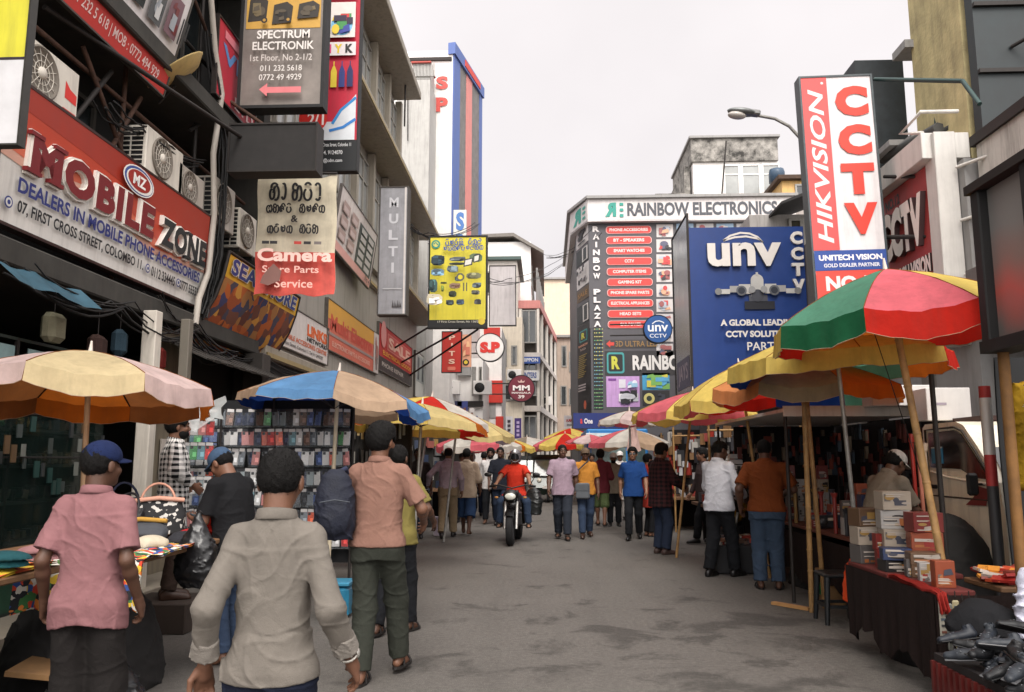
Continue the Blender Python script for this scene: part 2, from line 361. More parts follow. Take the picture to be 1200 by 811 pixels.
# ---------------------------------------------------------------- people: one smooth surface per layer, grown from a signed distance field
class Field:
    def __init__(s, lo, hi, h):
        s.lo = np.array(lo, np.float32); s.h = h; s.n = (np.ceil((np.array(hi) - s.lo) / h).astype(int) + 1)
        s.ax = [s.lo[i] + h * np.arange(s.n[i], dtype=np.float32) for i in range(3)]
        s.d = np.full(tuple(s.n), .5, np.float32)
    def region(s, lo, hi, pad):
        a = np.clip(np.floor((np.array(lo) - pad - s.lo) / s.h).astype(int), 0, s.n - 1); b = np.clip(np.ceil((np.array(hi) + pad - s.lo) / s.h).astype(int) + 1, 1, s.n)
        sl = tuple(slice(int(i), int(j)) for i, j in zip(a, b)); X, Y, Z = np.meshgrid(*(s.ax[i][sl[i]] for i in range(3)), indexing='ij', sparse=True)
        return sl, X, Y, Z
    def mix(s, sl, f, k, cut=False):
        a = s.d[sl]
        if cut:
            f = -f
            if k > 0: h = np.maximum(k - np.abs(a - f), 0) / k; s.d[sl] = np.maximum(a, f) + h * h * k * .25
            else: s.d[sl] = np.maximum(a, f)
        elif k > 0: h = np.maximum(k - np.abs(a - f), 0) / k; s.d[sl] = np.minimum(a, f) - h * h * k * .25
        else: s.d[sl] = np.minimum(a, f)
    def cone(s, a, b, ra, rb, k=.02, cut=False, caps=None):
        a, b = np.array(a, float), np.array(b, float); r = max(ra, rb); sl, X, Y, Z = s.region(np.minimum(a, b) - r, np.maximum(a, b) + r, k + 2 * s.h)
        ab = b - a; l2 = max(ab @ ab, 1e-9); t0 = ((X - a[0]) * ab[0] + (Y - a[1]) * ab[1] + (Z - a[2]) * ab[2]) / l2; t = np.clip(t0, 0, 1)
        d = np.sqrt((X - a[0] - ab[0] * t) ** 2 + (Y - a[1] - ab[1] * t) ** 2 + (Z - a[2] - ab[2] * t) ** 2) - (ra + (rb - ra) * t)
        if caps: d = np.maximum(d, (t0 - 1) * math.sqrt(l2))       # flat at b
        s.mix(sl, d.astype(np.float32), k, cut)
    def ell(s, c, r, k=.02, rot=None, cut=False):
        c = np.array(c, float); r = np.array(r, float); m = r.max(); sl, X, Y, Z = s.region(c - m, c + m, k + 2 * s.h)
        q = [X - c[0], Y - c[1], Z - c[2]]
        if rot is not None: q = [rot[0, i] * q[0] + rot[1, i] * q[1] + rot[2, i] * q[2] for i in range(3)]
        k0 = np.sqrt((q[0] / r[0]) ** 2 + (q[1] / r[1]) ** 2 + (q[2] / r[2]) ** 2); k1 = np.sqrt((q[0] / r[0] ** 2) ** 2 + (q[1] / r[1] ** 2) ** 2 + (q[2] / r[2] ** 2) ** 2)
        s.mix(sl, (k0 * (k0 - 1) / np.maximum(k1, 1e-6)).astype(np.float32), k, cut)
    def loft(s, st, piv, rot, k=.03, p=2.4, zlo=None, hem=0.0):
        """st: rows of z, half width, half depth, y offset in a frame turned by rot about piv"""
        st = np.array(st, float); m = max(st[:, 1].max(), st[:, 2].max()) + .08; ext = np.array([m, m, 0]); P = np.array(piv, float)
        cs = [P + rot @ (np.array([dx, dy, z]) - P) for dx in (-m, m) for dy in (-m, m) for z in (st[0, 0], st[-1, 0])]
        sl, X, Y, Z = s.region(np.min(cs, 0), np.max(cs, 0), k + 2 * s.h)
        q = [X - P[0], Y - P[1], Z - P[2]]; q = [rot[0, i] * q[0] + rot[1, i] * q[1] + rot[2, i] * q[2] + P[i] for i in range(3)]
        q = np.broadcast_arrays(*q); z = np.clip(q[2], st[0, 0], st[-1, 0]); rx = np.interp(z, st[:, 0], st[:, 1]); ry = np.interp(z, st[:, 0], st[:, 2]); oy = np.interp(z, st[:, 0], st[:, 3])
        e = (np.abs(q[0] / rx) ** p + np.abs((q[1] - oy) / ry) ** p) ** (1 / p); d = (e - 1) * np.minimum(rx, ry)
        lowz = st[0, 0] + hem * (q[0] / rx) ** 2
        d = np.maximum(d, np.maximum(lowz - q[2], q[2] - st[-1, 0])); s.mix(sl, d.astype(np.float32), k)
    def wrinkle(s, fn, amp): s.d += amp * fn(*np.meshgrid(*s.ax, indexing='ij', sparse=True)).astype(np.float32)
    def mesh(s):
        d = s.d; ins = d < 0; n = d.shape; idx = -np.ones(tuple(i - 1 for i in n), np.int32)
        acc = np.zeros((*idx.shape, 3), np.float32); cnt = np.zeros(idx.shape, np.float32); ed = []
        for ax in range(3):
            a = [slice(None)] * 3; b = [slice(None)] * 3; a[ax] = slice(0, -1); b[ax] = slice(1, None)
            i0, i1 = ins[tuple(a)], ins[tuple(b)]; cr = np.argwhere(i0 != i1)
            if not len(cr): continue
            p0 = d[tuple(a)][tuple(cr.T)]; p1 = d[tuple(b)][tuple(cr.T)]; t = p0 / (p0 - p1); pos = cr.astype(np.float32); pos[:, ax] += t
            o1, o2 = [q for q in range(3) if q != ax]; ok = np.ones(len(cr), bool); cells = []
            for u, v in ((0, 0), (-1, 0), (-1, -1), (0, -1)):
                c = cr.copy(); c[:, o1] += u; c[:, o2] += v; ok &= (c >= 0).all(1) & (c < np.array(idx.shape)).all(1); cells.append(c)
            for c in cells:
                g = (c >= 0).all(1) & (c < np.array(idx.shape)).all(1); ct = tuple(c[g].T); np.add.at(acc, ct, pos[g]); np.add.at(cnt, ct, 1)
            flip = i0[tuple(cr.T)] ^ (ax == 1); ed.append(([c[ok] for c in cells], flip[ok]))
        use = np.argwhere(cnt > 0); idx[tuple(use.T)] = np.arange(len(use)); v = acc[tuple(use.T)] / cnt[tuple(use.T)][:, None] * s.h + s.lo
        fs = []
        for cells, flip in ed:
            q = np.stack([idx[tuple(c.T)] for c in cells], 1); q[~flip] = q[~flip][:, ::-1]; fs.append(q[:, ::-1])
        return v, (np.concatenate(fs) if fs else np.zeros((0, 4), int))
def obj_np(name, v, f, mat, parent, smooth=True):
    me = bpy.data.meshes.new(name); me.vertices.add(len(v)); me.vertices.foreach_set('co', np.asarray(v, np.float32).ravel()); me.loops.add(f.size); me.loops.foreach_set('vertex_index', f.ravel().astype(np.int32))
    me.polygons.add(len(f)); me.polygons.foreach_set('loop_start', np.arange(0, f.size, 4, dtype=np.int32)); me.polygons.foreach_set('use_smooth', np.full(len(f), smooth)); me.materials.append(mat); me.update(calc_edges=True); me.validate()
    o = bpy.data.objects.new(name, me); COL.objects.link(o); o.parent = parent; return o
def rotm(ax, a):
    return np.array(Matrix.Rotation(a, 3, ax))
def ik(a, b, l1, l2, pole):
    a, b, pole = np.array(a, float), np.array(b, float), np.array(pole, float); d = b - a; D = np.linalg.norm(d)
    if D > (l1 + l2) * .995: b = a + d / D * (l1 + l2) * .995; d = b - a; D = np.linalg.norm(d)
    x = (l1 * l1 - l2 * l2 + D * D) / (2 * D); h = math.sqrt(max(l1 * l1 - x * x, 0)); e = d / D; p = pole - e * (pole @ e); p = p / max(np.linalg.norm(p), 1e-6)
    return a + e * x + p * h, b
def folds(seed, f=1.0):
    """creases of worn cloth: sharp wandering ridges in three directions, strongest in patches"""
    r = random.Random(seed); W = [r.uniform(0, 6.28) for _ in range(9)]; ridge = lambda p, e=4.5: (1 - np.abs(np.sin(p))) ** e
    def fn(X, Y, Z):
        w1 = np.sin(7 * f * X + 9 * f * Z + W[0]) + .6 * np.sin(19 * f * Z - 13 * f * X + 8 * Y + W[1]); w2 = np.sin(11 * f * X - 8 * f * Z + 6 * Y + W[2]) + .5 * np.sin(23 * f * X + 17 * f * Z + W[3])
        a = ridge(f * (17 * X + 9 * Z + 5 * Y) + 1.3 * w1 + W[4]); b = ridge(f * (13 * X - 19 * Z + 9 * Y) + 1.2 * w2 + W[5]); c = ridge(f * (27 * Z + 6 * X - 8 * Y) + 1.1 * w1 + W[6], 6); d = ridge(f * (34 * X + 22 * Z + 15 * Y) + 1.6 * w2 + W[7], 6)
        m = .5 + .5 * np.sin(6 * X + 8 * Z + W[8]); q = .5 + .5 * np.sin(9 * Z - 7 * X + 5 * Y + W[0])
        return .25 - (1.2 * a * m + .8 * b * (1 - m) + .75 * c * q + .5 * d * (1 - q))
    return fn
SKIN = dict(dark=(84, 58, 45), mid=(108, 75, 58), light=(132, 95, 74))
def skin_mat(k): return M(SKIN[k], rough=.5, var=.16, scale=9, bump=.12, bscale=120, spec=.35)
HAIR = M((15, 13, 12), rough=.75, var=.5, scale=70, bump=.6, bscale=220, spec=.2)
GREYHAIR = M((52, 47, 44), rough=.65, var=.6, scale=90, bump=.5, bscale=220, spec=.35)
EYEW = ink((150, 138, 128)); EYEB = M((18, 12, 10), rough=.15, var=0); LIP = M((96, 52, 46), rough=.5, var=.1); DARK = M((14, 13, 13), rough=.7, var=.2)
def person(label, x, y, yaw, H=1.70, b=1.0, skin='mid', res=.011, shirt=None, pants=None, shoes=None, hair='short', cap=None, hairmat=None, z=0.0, group=None,
           lean=0.0, roll=0.0, headp=0.0, heady=0.0, drop=0.0, hipx=0.0, hipy=0.0, lh=None, rh=None, lel=(-.5, -1, -.1), rel=(.5, -1, -.1), lf=(-.1, 0, .085), rf=(.1, 0, .085), lfy=.12, rfy=-.12, lkn=(0, 1, 0), rkn=(0, 1, 0),
           curl=.55, lpalm=None, rpalm=None, beard=False, wrinkle=.006, face=True, belly=0.0, watch=None, sandals=None, cuff=False, helmet=None, shades=False):
    """root at the feet, +y is where the person faces, +x the person's right hand side"""
    s = H / 1.70; seed = sum(map(ord, label)); RT = rotm('X', -lean) @ rotm('Y', roll)
    root = thing('person', label, 'person', (x, y, z), yaw, group)
    P = np.array([hipx, hipy, .92 - drop]); off = np.array([hipx, hipy, -drop]); T = lambda p: P + RT @ (np.array(p, float) + off - P)
    shirt = dict(dict(mat=cloth((150, 150, 150)), sleeve='short', hem=.74, loose=.022, collar=True), **(shirt or {})); pants = dict(dict(mat=cloth((40, 42, 46)), end=.06, loose=.022, flare=0.0), **(pants or {}))
    SL = {-1: T((-.170 * b, -.004, 1.385)), 1: T((.170 * b, -.004, 1.385))}
    hands = {-1: lh, 1: rh}; els = {-1: lel, 1: rel}; EL, WR = {}, {}
    for sg in (-1, 1):
        h = hands[sg] if hands[sg] is not None else (sg * .245 * b, .04, .86)
        h = np.array(h, float); EL[sg], WR[sg] = ik(SL[sg], h, .29, .255, els[sg])
    HP = {sg: P + np.array([sg * .088, 0, -.03]) for sg in (-1, 1)}; FT = {-1: lf, 1: rf}; KN, AN = {}, {}
    for sg in (-1, 1): KN[sg], AN[sg] = ik(HP[sg], FT[sg], .41, .405, {-1: lkn, 1: rkn}[sg])
    RH = RT @ rotm('X', -headp + lean * .6) @ rotm('Z', heady); nb = T((0, -.005, 1.44)); hc = nb + RH @ np.array([0, .022, .155]); HT = lambda p: hc + RH @ np.array(p, float)
    pts = [hc, *WR.values(), *AN.values(), *EL.values(), *KN.values(), P, *SL.values()]; lo = np.min(pts, 0) - .26; hi = np.max(pts, 0) + .26; lo[2] = max(lo[2], -.04)
    sides = (-1, 1); fy = {-1: lfy, 1: rfy}
    def add(name, fld, mat, parent=root):
        v, f = fld.mesh(); return obj_np(name, v * s, f, mat, parent)
    # ---- body: head, neck, trunk, limbs, hands and feet in one skin
    B = Field(lo, hi, res)
    B.loft([(z_ - drop, a_ * b * .92, b_ * b * .88, c_ + hipy) for z_, a_, b_, c_ in ((.80, .15, .10, 0), (.92, .155, .11, 0), (1.02, .135, .095, .0), (1.12, .135, .10, .0), (1.25, .145, .10, 0), (1.34, .125, .085, -.005), (1.43, .075, .065, -.01))], P, RT, k=.02)
    B.cone(T((0, -.012, 1.40)), hc + RH @ np.array([0, -.03, -.05]), .062 * b ** .5, .054, .03)
    B.ell(HT((0, -.012, .03)), (.075, .094, .083), .02, RH); B.ell(HT((0, .018, -.045)), (.058, .070, .07), .03, RH); B.cone(HT((0, .05, -.085)), HT((0, .066, -.088)), .026, .02, .025)
    for sg in sides:
        B.ell(HT((sg * .081, -.012, -.012)), (.011, .021, .034), .006, RH); B.ell(HT((sg * .04, .058, -.03)), (.022, .02, .02), .02, RH)
        if face: B.ell(HT((sg * .031, .092, .008)), (.014, .012, .010), .012, RH, cut=True); B.cone(HT((sg * .012, .078, .026)), HT((sg * .048, .066, .026)), .011, .009, .012)
    B.cone(HT((0, .078, .012)), HT((0, .098, -.03)), .0095, .0135, .012); B.ell(HT((0, .092, -.036)), (.018, .010, .009), .008, RH)
    if face: B.ell(HT((0, .080, -.066)), (.024, .010, .010), .008, RH)
    for sg in sides:
        B.cone(T((sg * .05, 0, 1.405)), SL[sg], .038, .042 * b, .03); B.cone(SL[sg], EL[sg], .046 * b, .039 * b, .03); m = EL[sg] * .7 + WR[sg] * .3
        B.cone(EL[sg], m, .039 * b, .040 * b, .02); B.cone(m, WR[sg], .040 * b, .026 * b, .02)
        f = (WR[sg] - EL[sg]); f /= np.linalg.norm(f); pn = {-1: lpalm, 1: rpalm}[sg]; pn = np.array(pn if pn is not None else (-sg, -.25, 0), float); pn -= f * (pn @ f); pn /= np.linalg.norm(pn)
        sd_ = np.cross(pn, f) * sg; W = WR[sg]
        if pn[1] < -.9 or True:      # thumb side: towards the front for a hanging hand
            if sd_[1] < 0 and abs(sd_[1]) > .5: sd_ = -sd_
        B.cone(W, W + f * .045, .025, .026, .012); 
        for q in (-1, -.33, .33, 1): B.cone(W + f * .025 + sd_ * q * .016, W + f * .088 + sd_ * q * .028, .0145, .0125, .012)
        for q, ln in ((-1, .066), (-.33, .078), (.33, .084), (1, .074)):
            p0 = W + f * .086 + sd_ * q * .0275; c = curl * (1.0 - .12 * q); sp = sd_ * q * .07
            for seg, frac in enumerate((.45, .32, .23)):
                a = c * (.45 + .75 * seg); dv = f * math.cos(a) + pn * math.sin(a) + sp; p1 = p0 + dv * ln * frac; B.cone(p0, p1, .0092 - .0008 * seg, .0086 - .0008 * seg, .004); p0 = p1
        t0 = W + f * .022 + sd_ * .024; t1 = t0 + (f * .6 + sd_ * .62 + pn * .3) * .042; t2 = t1 + (f * .9 + sd_ * .12 + pn * .35) * .034; t3 = t2 + (f * .9 - sd_ * .05 + pn * .45) * .022
        B.cone(t0, t1, .0155, .0115, .01); B.cone(t1, t2, .0112, .010, .005); B.cone(t2, t3, .010, .0085, .005)
        B.cone(HP[sg], KN[sg], .075 * b, .05, .03); B.cone(KN[sg], KN[sg] * .65 + AN[sg] * .35 + np.array([0, -.012, 0]), .048, .05, .02); B.cone(KN[sg] * .65 + AN[sg] * .35 + np.array([0, -.012, 0]), AN[sg], .05, .032, .02)
        fd = np.array([-math.sin(fy[sg]), math.cos(fy[sg]), 0]); an = AN[sg]; up = an[2] - .085
        B.cone(an, an + np.array([0, 0, -.045]) - fd * .035, .034, .03, .02); B.cone(an + np.array([0, 0, -.03]), an + fd * .11 + np.array([0, 0, -.058]), .034, .026, .02); B.cone(an + fd * .05 + np.array([0, 0, -.052]), an + fd * .15 + np.array([0, 0, -.064]), .03, .021, .02)
    gz = B.ax[2][None, None, :]; B.d = np.maximum(B.d, (.004 - gz).astype(np.float32))
    add('body', B, skin_mat(skin))
    # ---- trousers or skirt-cloth
    lz = pants['loose']; Q = Field(lo, hi, res); st = [(.80, .155, .115, -.005), (.90, .165, .122, -.01), (1.0, .152, .115, -.003), (1.045, .148, .112 + belly * .4, .005 + belly * .3)]
    Q.loft([(z_ - drop, (a_ + lz * .4) * b, (b_ + lz * .3) * b, c_ + hipy) for z_, a_, b_, c_ in st], P, RT @ rotm('X', lean * .5), k=.02)
    for sg in sides:
        e = pants['end']; Q.cone(HP[sg] + np.array([0, -.01, -.01]), KN[sg], .088 * b + lz * .4, .056 + lz, .05); D = (AN[sg] - KN[sg]); D = D / np.linalg.norm(D); ln = max(.05, (KN[sg][2] - e) / max(-D[2], .35)) if D[2] < -.2 else .36
        ln = min(ln, .40); En = KN[sg] + D * ln; fl = pants['flare']
        if e < KN[sg][2] + .02: Q.cone(KN[sg], En, .056 + lz, .046 + lz + fl, .03, caps=True)
    if wrinkle: Q.wrinkle(folds(seed + 3, .8), wrinkle * 1.3)
    add('trousers' if pants['end'] < .35 else 'shorts', Q, pants['mat'])
    # ---- shirt
    ls = shirt['loose']; hz = shirt['hem']; S = Field(lo, hi, res); be = belly
    st = [(hz, .168 + ls, .122 + ls + be * .3, .0 + be * .2), (.92, .160 + ls, .118 + ls + be * .6, be * .5), (1.04, .150 + ls, .110 + ls + be, be * .6), (1.16, .152 + ls, .110 + ls + be * .5, be * .3), (1.26, .163 + ls * .8, .118 + ls * .6, 0), (1.33, .150 + ls * .5, .110 + ls * .5, -.006), (1.385, .112 + ls * .3, .094 + ls * .3, -.01), (1.43, .078, .076, -.012), (1.465, .062, .066, -.012)]
    S.loft([(z_ - drop, a_ * b, b_ * b, c_ + hipy) for z_, a_, b_, c_ in st], P, RT, k=.0, hem=shirt.get('tail', 0))
    for sg in sides:
        S.cone(T((sg * .045, -.010, 1.40)), SL[sg] + np.array([0, 0, -.012]), .058, .052 * b + ls * .35, .06)
        sl = shirt['sleeve']; r1 = .047 * b + ls * .35
        if sl == 'short': En = SL[sg] + (EL[sg] - SL[sg]) * .82; S.cone(SL[sg], En, r1, .055 * b + ls * .85, .035, caps=True); rA, Dn = .055 * b + ls * .85, (EL[sg] - SL[sg])
        elif sl == 'rolled': S.cone(SL[sg], EL[sg], r1, .05 * b + ls * .7, .035); En = EL[sg] + (WR[sg] - EL[sg]) * .80; S.cone(EL[sg], En, .05 * b + ls * .7, .040 * b + ls * .6, .02, caps=True); rA, Dn = .040 * b + ls * .6, WR[sg] - EL[sg]
        elif sl == 'elbow': S.cone(SL[sg], EL[sg], r1, .052 * b + ls * .8, .035); En = EL[sg] + (WR[sg] - EL[sg]) * .25; S.cone(EL[sg], En, .052 * b + ls * .8, .05 * b + ls * .7, .02, caps=True); rA, Dn = .05 * b + ls * .7, WR[sg] - EL[sg]
        else: S.cone(SL[sg], EL[sg], r1, .047 * b + ls * .6, .035); En = EL[sg] + (WR[sg] - EL[sg]) * .95; S.cone(EL[sg], En, .047 * b + ls * .6, .034 * b + ls * .5, .02, caps=True); rA, Dn = .034 * b + ls * .5, WR[sg] - EL[sg]
        Dn = Dn / np.linalg.norm(Dn); shirt.setdefault('ends', {})[sg] = (En, Dn, rA)
    if wrinkle: S.wrinkle(folds(seed), wrinkle)
    if shirt.get('yoke'):     # stitched yoke and back seam
        sl_, X, Y, Z = S.region(T((-.2, -.2, 1.0)), T((.2, 0, 1.45)), .05); S.d[sl_] += (-.0022 * np.exp(-((Z - (1.335 - drop + .25 * np.abs(X) * .2)) / .007) ** 2) * (Y < hipy) + .0 * X).astype(np.float32)
    if not shirt.get('tucked'):
        gx = np.meshgrid(*S.ax, indexing='ij', sparse=True); o = P - off; cutz = np.maximum((hz - drop + shirt.get('tail', 0) * ((gx[0] - P[0]) / .2) ** 2) - gx[2], gx[2] - (1.04 - drop)); cutx = np.abs(gx[0] - P[0]) - .27
        S.d = np.minimum(S.d, np.maximum(np.maximum(Q.d - .009, cutz), cutx).astype(np.float32))
    for sg in sides:
        En, Dn, rA = shirt['ends'][sg]
    add('shirt', S, shirt['mat'])
    if cuff:
        for sg in sides:
            En, Dn, rA = shirt['ends'][sg]; C_ = Field(En - .12, En + .12, min(res, .005)); C_.cone(En - Dn * .052, En + Dn * .006, rA + .006, rA + .009, 0, caps=True); C_.wrinkle(folds(seed + 9 + sg, 2.2), .006); C_.cone(En - Dn * .06, En + Dn * .09, rA - .011, rA - .009, 0, cut=True)
            add('cuff', C_, shirt.get('cuffmat', shirt['mat']))
    if shirt['collar']:
        c = MB(); prof = ((.060, 1.452), (.066, 1.474), (.069, 1.484), (.074, 1.480), (.082, 1.447), (.080, 1.442)) if shirt['collar'] is True else ((.062, 1.448), (.068, 1.462), (.073, 1.455), (.072, 1.448))
        rows = [[tuple(T((r_ * 1.0 * math.cos(t), -.010 + r_ * 1.0 * math.sin(t) + (.012 if math.sin(t) > .6 else 0), z_ - (.022 * max(0, math.sin(t)) ** 2) + .012 * max(0, -math.sin(t)))) * s) for t in (math.pi / 2 + .22 + (2 * math.pi - .44) * i / 24 for i in range(25))] for r_, z_ in prof]
        c.grid(rows, shirt.get('colmat', shirt['mat'])).build('collar', root)
    # ---- feet
    if shoes is not None:
        K = Field(np.minimum(AN[-1], AN[1]) - .32, np.maximum(AN[-1], AN[1]) + .32, min(res, .009))
        for sg in sides:
            fd = np.array([-math.sin(fy[sg]), math.cos(fy[sg]), 0]); an = AN[sg]
            K.cone(an + np.array([0, 0, -.01]), an + np.array([0, 0, -.045]) - fd * .035, .042, .042, .02); K.cone(an + np.array([0, 0, -.035]), an + fd * .11 + np.array([0, 0, -.055]), .042, .034, .02); K.cone(an + fd * .05 + np.array([0, 0, -.052]), an + fd * .165 + np.array([0, 0, -.058]), .04, .03, .02); K.cone(an - fd * .04 + np.array([0, 0, -.075]), an + fd * .17 + np.array([0, 0, -.075]), .036, .034, .01)
        K.d = np.maximum(K.d, (min(AN[-1][2], AN[1][2]) - .085 - K.ax[2])[None, None, :].astype(np.float32)); add('shoes', K, shoes)
    if sandals is not None:
        for sg in sides:
            fd = np.array([-math.sin(fy[sg]), math.cos(fy[sg]), 0]); rt = np.array([math.cos(fy[sg]), math.sin(fy[sg]), 0]); an = AN[sg] - np.array([0, 0, AN[sg][2] * 0 + .085]); m = MB(); pl = []
            for t in range(16):
                a = 2 * math.pi * t / 16; pl.append(an + fd * (.055 + .135 * math.cos(a)) + rt * (.048 * math.sin(a) * (1 + .15 * math.cos(a))))
            n_ = 16; vs = [tuple(p * s + np.array([0, 0, .001])) for p in pl] + [tuple(p * s + np.array([0, 0, .02])) for p in pl]; m.add(vs, [(i, (i + 1) % n_, n_ + (i + 1) % n_, n_ + i) for i in range(n_)] + [tuple(range(n_))[::-1], tuple(range(n_, 2 * n_))], sandals)
            for q, wd in ((.10, .05), (.0, .042)): m.tube([(an + fd * q + rt * (wd * math.cos(a)) + np.array([0, 0, .012 + (.062 if q > .05 else .095) * math.sin(a)])) * s for a in np.linspace(0, math.pi, 9)], .009 * s, sandals, 6)
            m.build('sandal', root)
    # ---- hair, cap, beard, eyes
    hm = hairmat or HAIR
    if hair:
        G = Field(hc - .19, hc + .19, min(res * .8, .007)); ex = {'short': .008, 'crop': .004, 'thick': .02, 'bald': .004, 'bun': .014}[hair]
        G.ell(HT((0, -.016, .034)), (.077 + ex, .097 + ex, .083 + ex * 1.3), 0, RH); G.ell(HT((0, -.048, .0)), (.068 + ex * .6, .056 + ex * .6, .075 if hair == 'thick' else .062), .03, RH)
        if hair == 'thick': G.ell(HT((0, .02, .09)), (.075, .07, .045), .03, RH)
        G.ell(HT((0, .105, -.035)), (.088, .085, .105), .012, RH, cut=True); G.cone(HT((-.12, .012, -.02)), HT((.12, .012, -.02)), .036, .036, .01, cut=True)
        G.cone(HT((0, -.03, -.16)), HT((0, -.09, -.17)), .085, .08, .02, cut=True)
        if hair == 'bald': G.ell(HT((0, -.03, .10)), (.058, .07, .06), .01, RH, cut=True); G.ell(HT((0, .1, .08)), (.07, .1, .08), .01, RH, cut=True)
        rr = random.Random(seed); ph = [rr.uniform(0, 6) for _ in range(4)]
        G.wrinkle(lambda X, Y, Z: np.sin(120 * X + 60 * Z + ph[0]) * np.sin(95 * Y - 70 * Z + ph[1]) + .6 * np.sin(210 * X + ph[2]) * np.sin(190 * Z + 80 * Y + ph[3]) + .5 * np.sin(340 * X + 90 * Z) * np.sin(310 * Y + 60 * X + ph[1]), .0016)
        ho = add('hair', G, hm)
        if res <= .009:      # short strands standing off the scalp
            me = ho.data; n_ = len(me.vertices); co = np.empty(n_ * 3, np.float32); me.vertices.foreach_get('co', co); co = co.reshape(-1, 3); no = np.empty(n_ * 3, np.float32); me.vertices.foreach_get('normal', no); no = no.reshape(-1, 3); g_ = np.random.default_rng(seed); k_ = g_.integers(0, n_, 7000); base = co[k_] + g_.normal(0, .0025, (7000, 3)); dr = no[k_] * .75 + g_.normal(0, .38, (7000, 3)) + np.array([0, 0, -.35]); dr /= np.linalg.norm(dr, axis=1)[:, None]; sd2 = np.cross(dr, g_.normal(0, 1, (7000, 3))); sd2 /= np.linalg.norm(sd2, axis=1)[:, None]; L2 = g_.uniform(.006, .013 if hair != 'thick' else .02, (7000, 1)); tri = np.stack([base - sd2 * .0011, base + sd2 * .0011, base + dr * L2], 1).reshape(-1, 3)
            m = MB(); m.add([tuple(p) for p in tri], [(3 * i, 3 * i + 1, 3 * i + 2) for i in range(7000)], hm); m.build('strands', ho)
    if beard:
        G = Field(hc - .16, hc + .16, min(res, .007)); G.ell(HT((0, .026, -.066)), (.062, .072, .062), 0, RH); G.ell(HT((0, .05, .022)), (.1, .12, .05), .01, RH, cut=True); G.ell(HT((0, .098, -.058)), (.024, .02, .012), .006, RH, cut=True)
        add('beard', G, hm)
    if cap:
        G = Field(hc - .26, hc + .26, min(res, .007)); G.ell(HT((0, -.012, .04)), (.088, .107, .092), 0, RH); G.ell(HT((0, -.012, -.06)), (.2, .2, .085), .004, RH, cut=True); add('cap', G, cap)
        if not (cap.get('nobrim') if hasattr(cap, 'get') else False):
            m = MB(); rows = []
            for r_ in (0, 1):
                rows.append([tuple(HT(((.078 + .004 * r_) * math.sin(a), .075 * math.cos(a) + r_ * (.085 * math.cos(a) ** .7 if math.cos(a) > 0 else 0), .046 - .014 * r_ - .02 * math.sin(a) ** 2)) * s) for a in np.linspace(-1.35, 1.35, 13)])
            low = [[tuple(np.array(p) - np.array(RH @ np.array([0, 0, .006]) * s)) for p in r_] for r_ in rows[::-1]]
            m.grid(rows + low + rows[:1], cap); m.build('cap_peak', root)
    if helmet:
        G = Field(hc - .24, hc + .24, min(res, .009)); G.ell(HT((0, -.005, .025)), (.118, .138, .128), 0, RH); G.ell(HT((0, .0, -.06)), (.10, .12, .085), .04, RH); G.cone(HT((0, .10, -.005)), HT((0, .2, -.015)), .075, .09, .01, cut=True); G.ell(HT((0, 0, -.14)), (.085, .11, .08), .01, RH, cut=True); add('helmet', G, helmet)
        m = MB(); m.grid([[tuple(HT((.108 * math.sin(a), .122 * math.cos(a) + .006, z_ )) * s) for a in np.linspace(-1.2, 1.2, 11)] for z_ in (.07, .02, -.04)], M((24, 24, 26), rough=.12, var=.1, spec=.7)); m.build('visor', root); m = MB(); m.grid([[tuple(HT((x_, .142 * math.sin(b_) - .005, .025 + .131 * math.cos(b_))) * s) for x_ in (-.022, .022)] for b_ in np.linspace(-1.2, 1.0, 12)], ink((206, 204, 200))); m.build('stripe', root)
    if shades:
        m = MB()
        for sg in sides: m.box(HT((sg * .032, .098, .008)) * s, np.array((.05, .008, .034)) * s, M((16, 16, 18), rough=.1, spec=.7), Matrix(RH), .006 * s); m.tube([HT((sg * .058, .092, .014)) * s, HT((sg * .08, 0, .012)) * s], .003 * s, DARK, 5)
        m.build('sunglasses', root)
    if face:
        m = MB(); br = MB()
        for sg in sides:
            m.ell(HT((sg * .031, .0765, .008)) * s, np.array((.0125, .0095, .0058)) * s, EYEW, 8, Matrix(RH)); m.ell(HT((sg * .031, .0815, .008)) * s, np.array((.0068, .0052, .0058)) * s, EYEB, 6, Matrix(RH))
            br.tube([HT((sg * .014, .088, .0275)) * s, HT((sg * .032, .086, .032)) * s, HT((sg * .05, .074, .028)) * s], [.0035 * s, .0045 * s, .0025 * s], hm, 6)
        m.build('eyes', root); br.build('eyebrows', root)
        m = MB(); m.ell(HT((0, .0865, -.062)) * s, np.array((.022, .006, .0045)) * s, LIP, 8, Matrix(RH)); m.ell(HT((0, .0855, -.071)) * s, np.array((.019, .0065, .0052)) * s, LIP, 8, Matrix(RH)); m.build('lips', root)
    if watch:
        sg = watch; W = WR[sg]; f = (WR[sg] - EL[sg]); f /= np.linalg.norm(f); m = MB(); C = W - f * .018; a = np.cross(f, (0, 1, .1)); a /= np.linalg.norm(a); bq = np.cross(f, a)
        m.tube([(C + (a * math.cos(t) + bq * math.sin(t)) * .033) * s for t in np.linspace(0, 2 * math.pi, 17)], .006 * s, metal((205, 200, 190)), 6); m.ell((C + a * np.sign(a[0] * sg) * .036) * s, np.array((.008, .018, .018)) * s, metal((210, 206, 198)), 8); m.build('watch', root)
    root['_j'] = [float(q) for p in (WR[-1], WR[1], hc, EL[-1], EL[1], P) for q in (p * s)]
    return root
def joint(root, i):
    j = root['_j']; return root.matrix_basis @ Vector(j[3 * i:3 * i + 3])
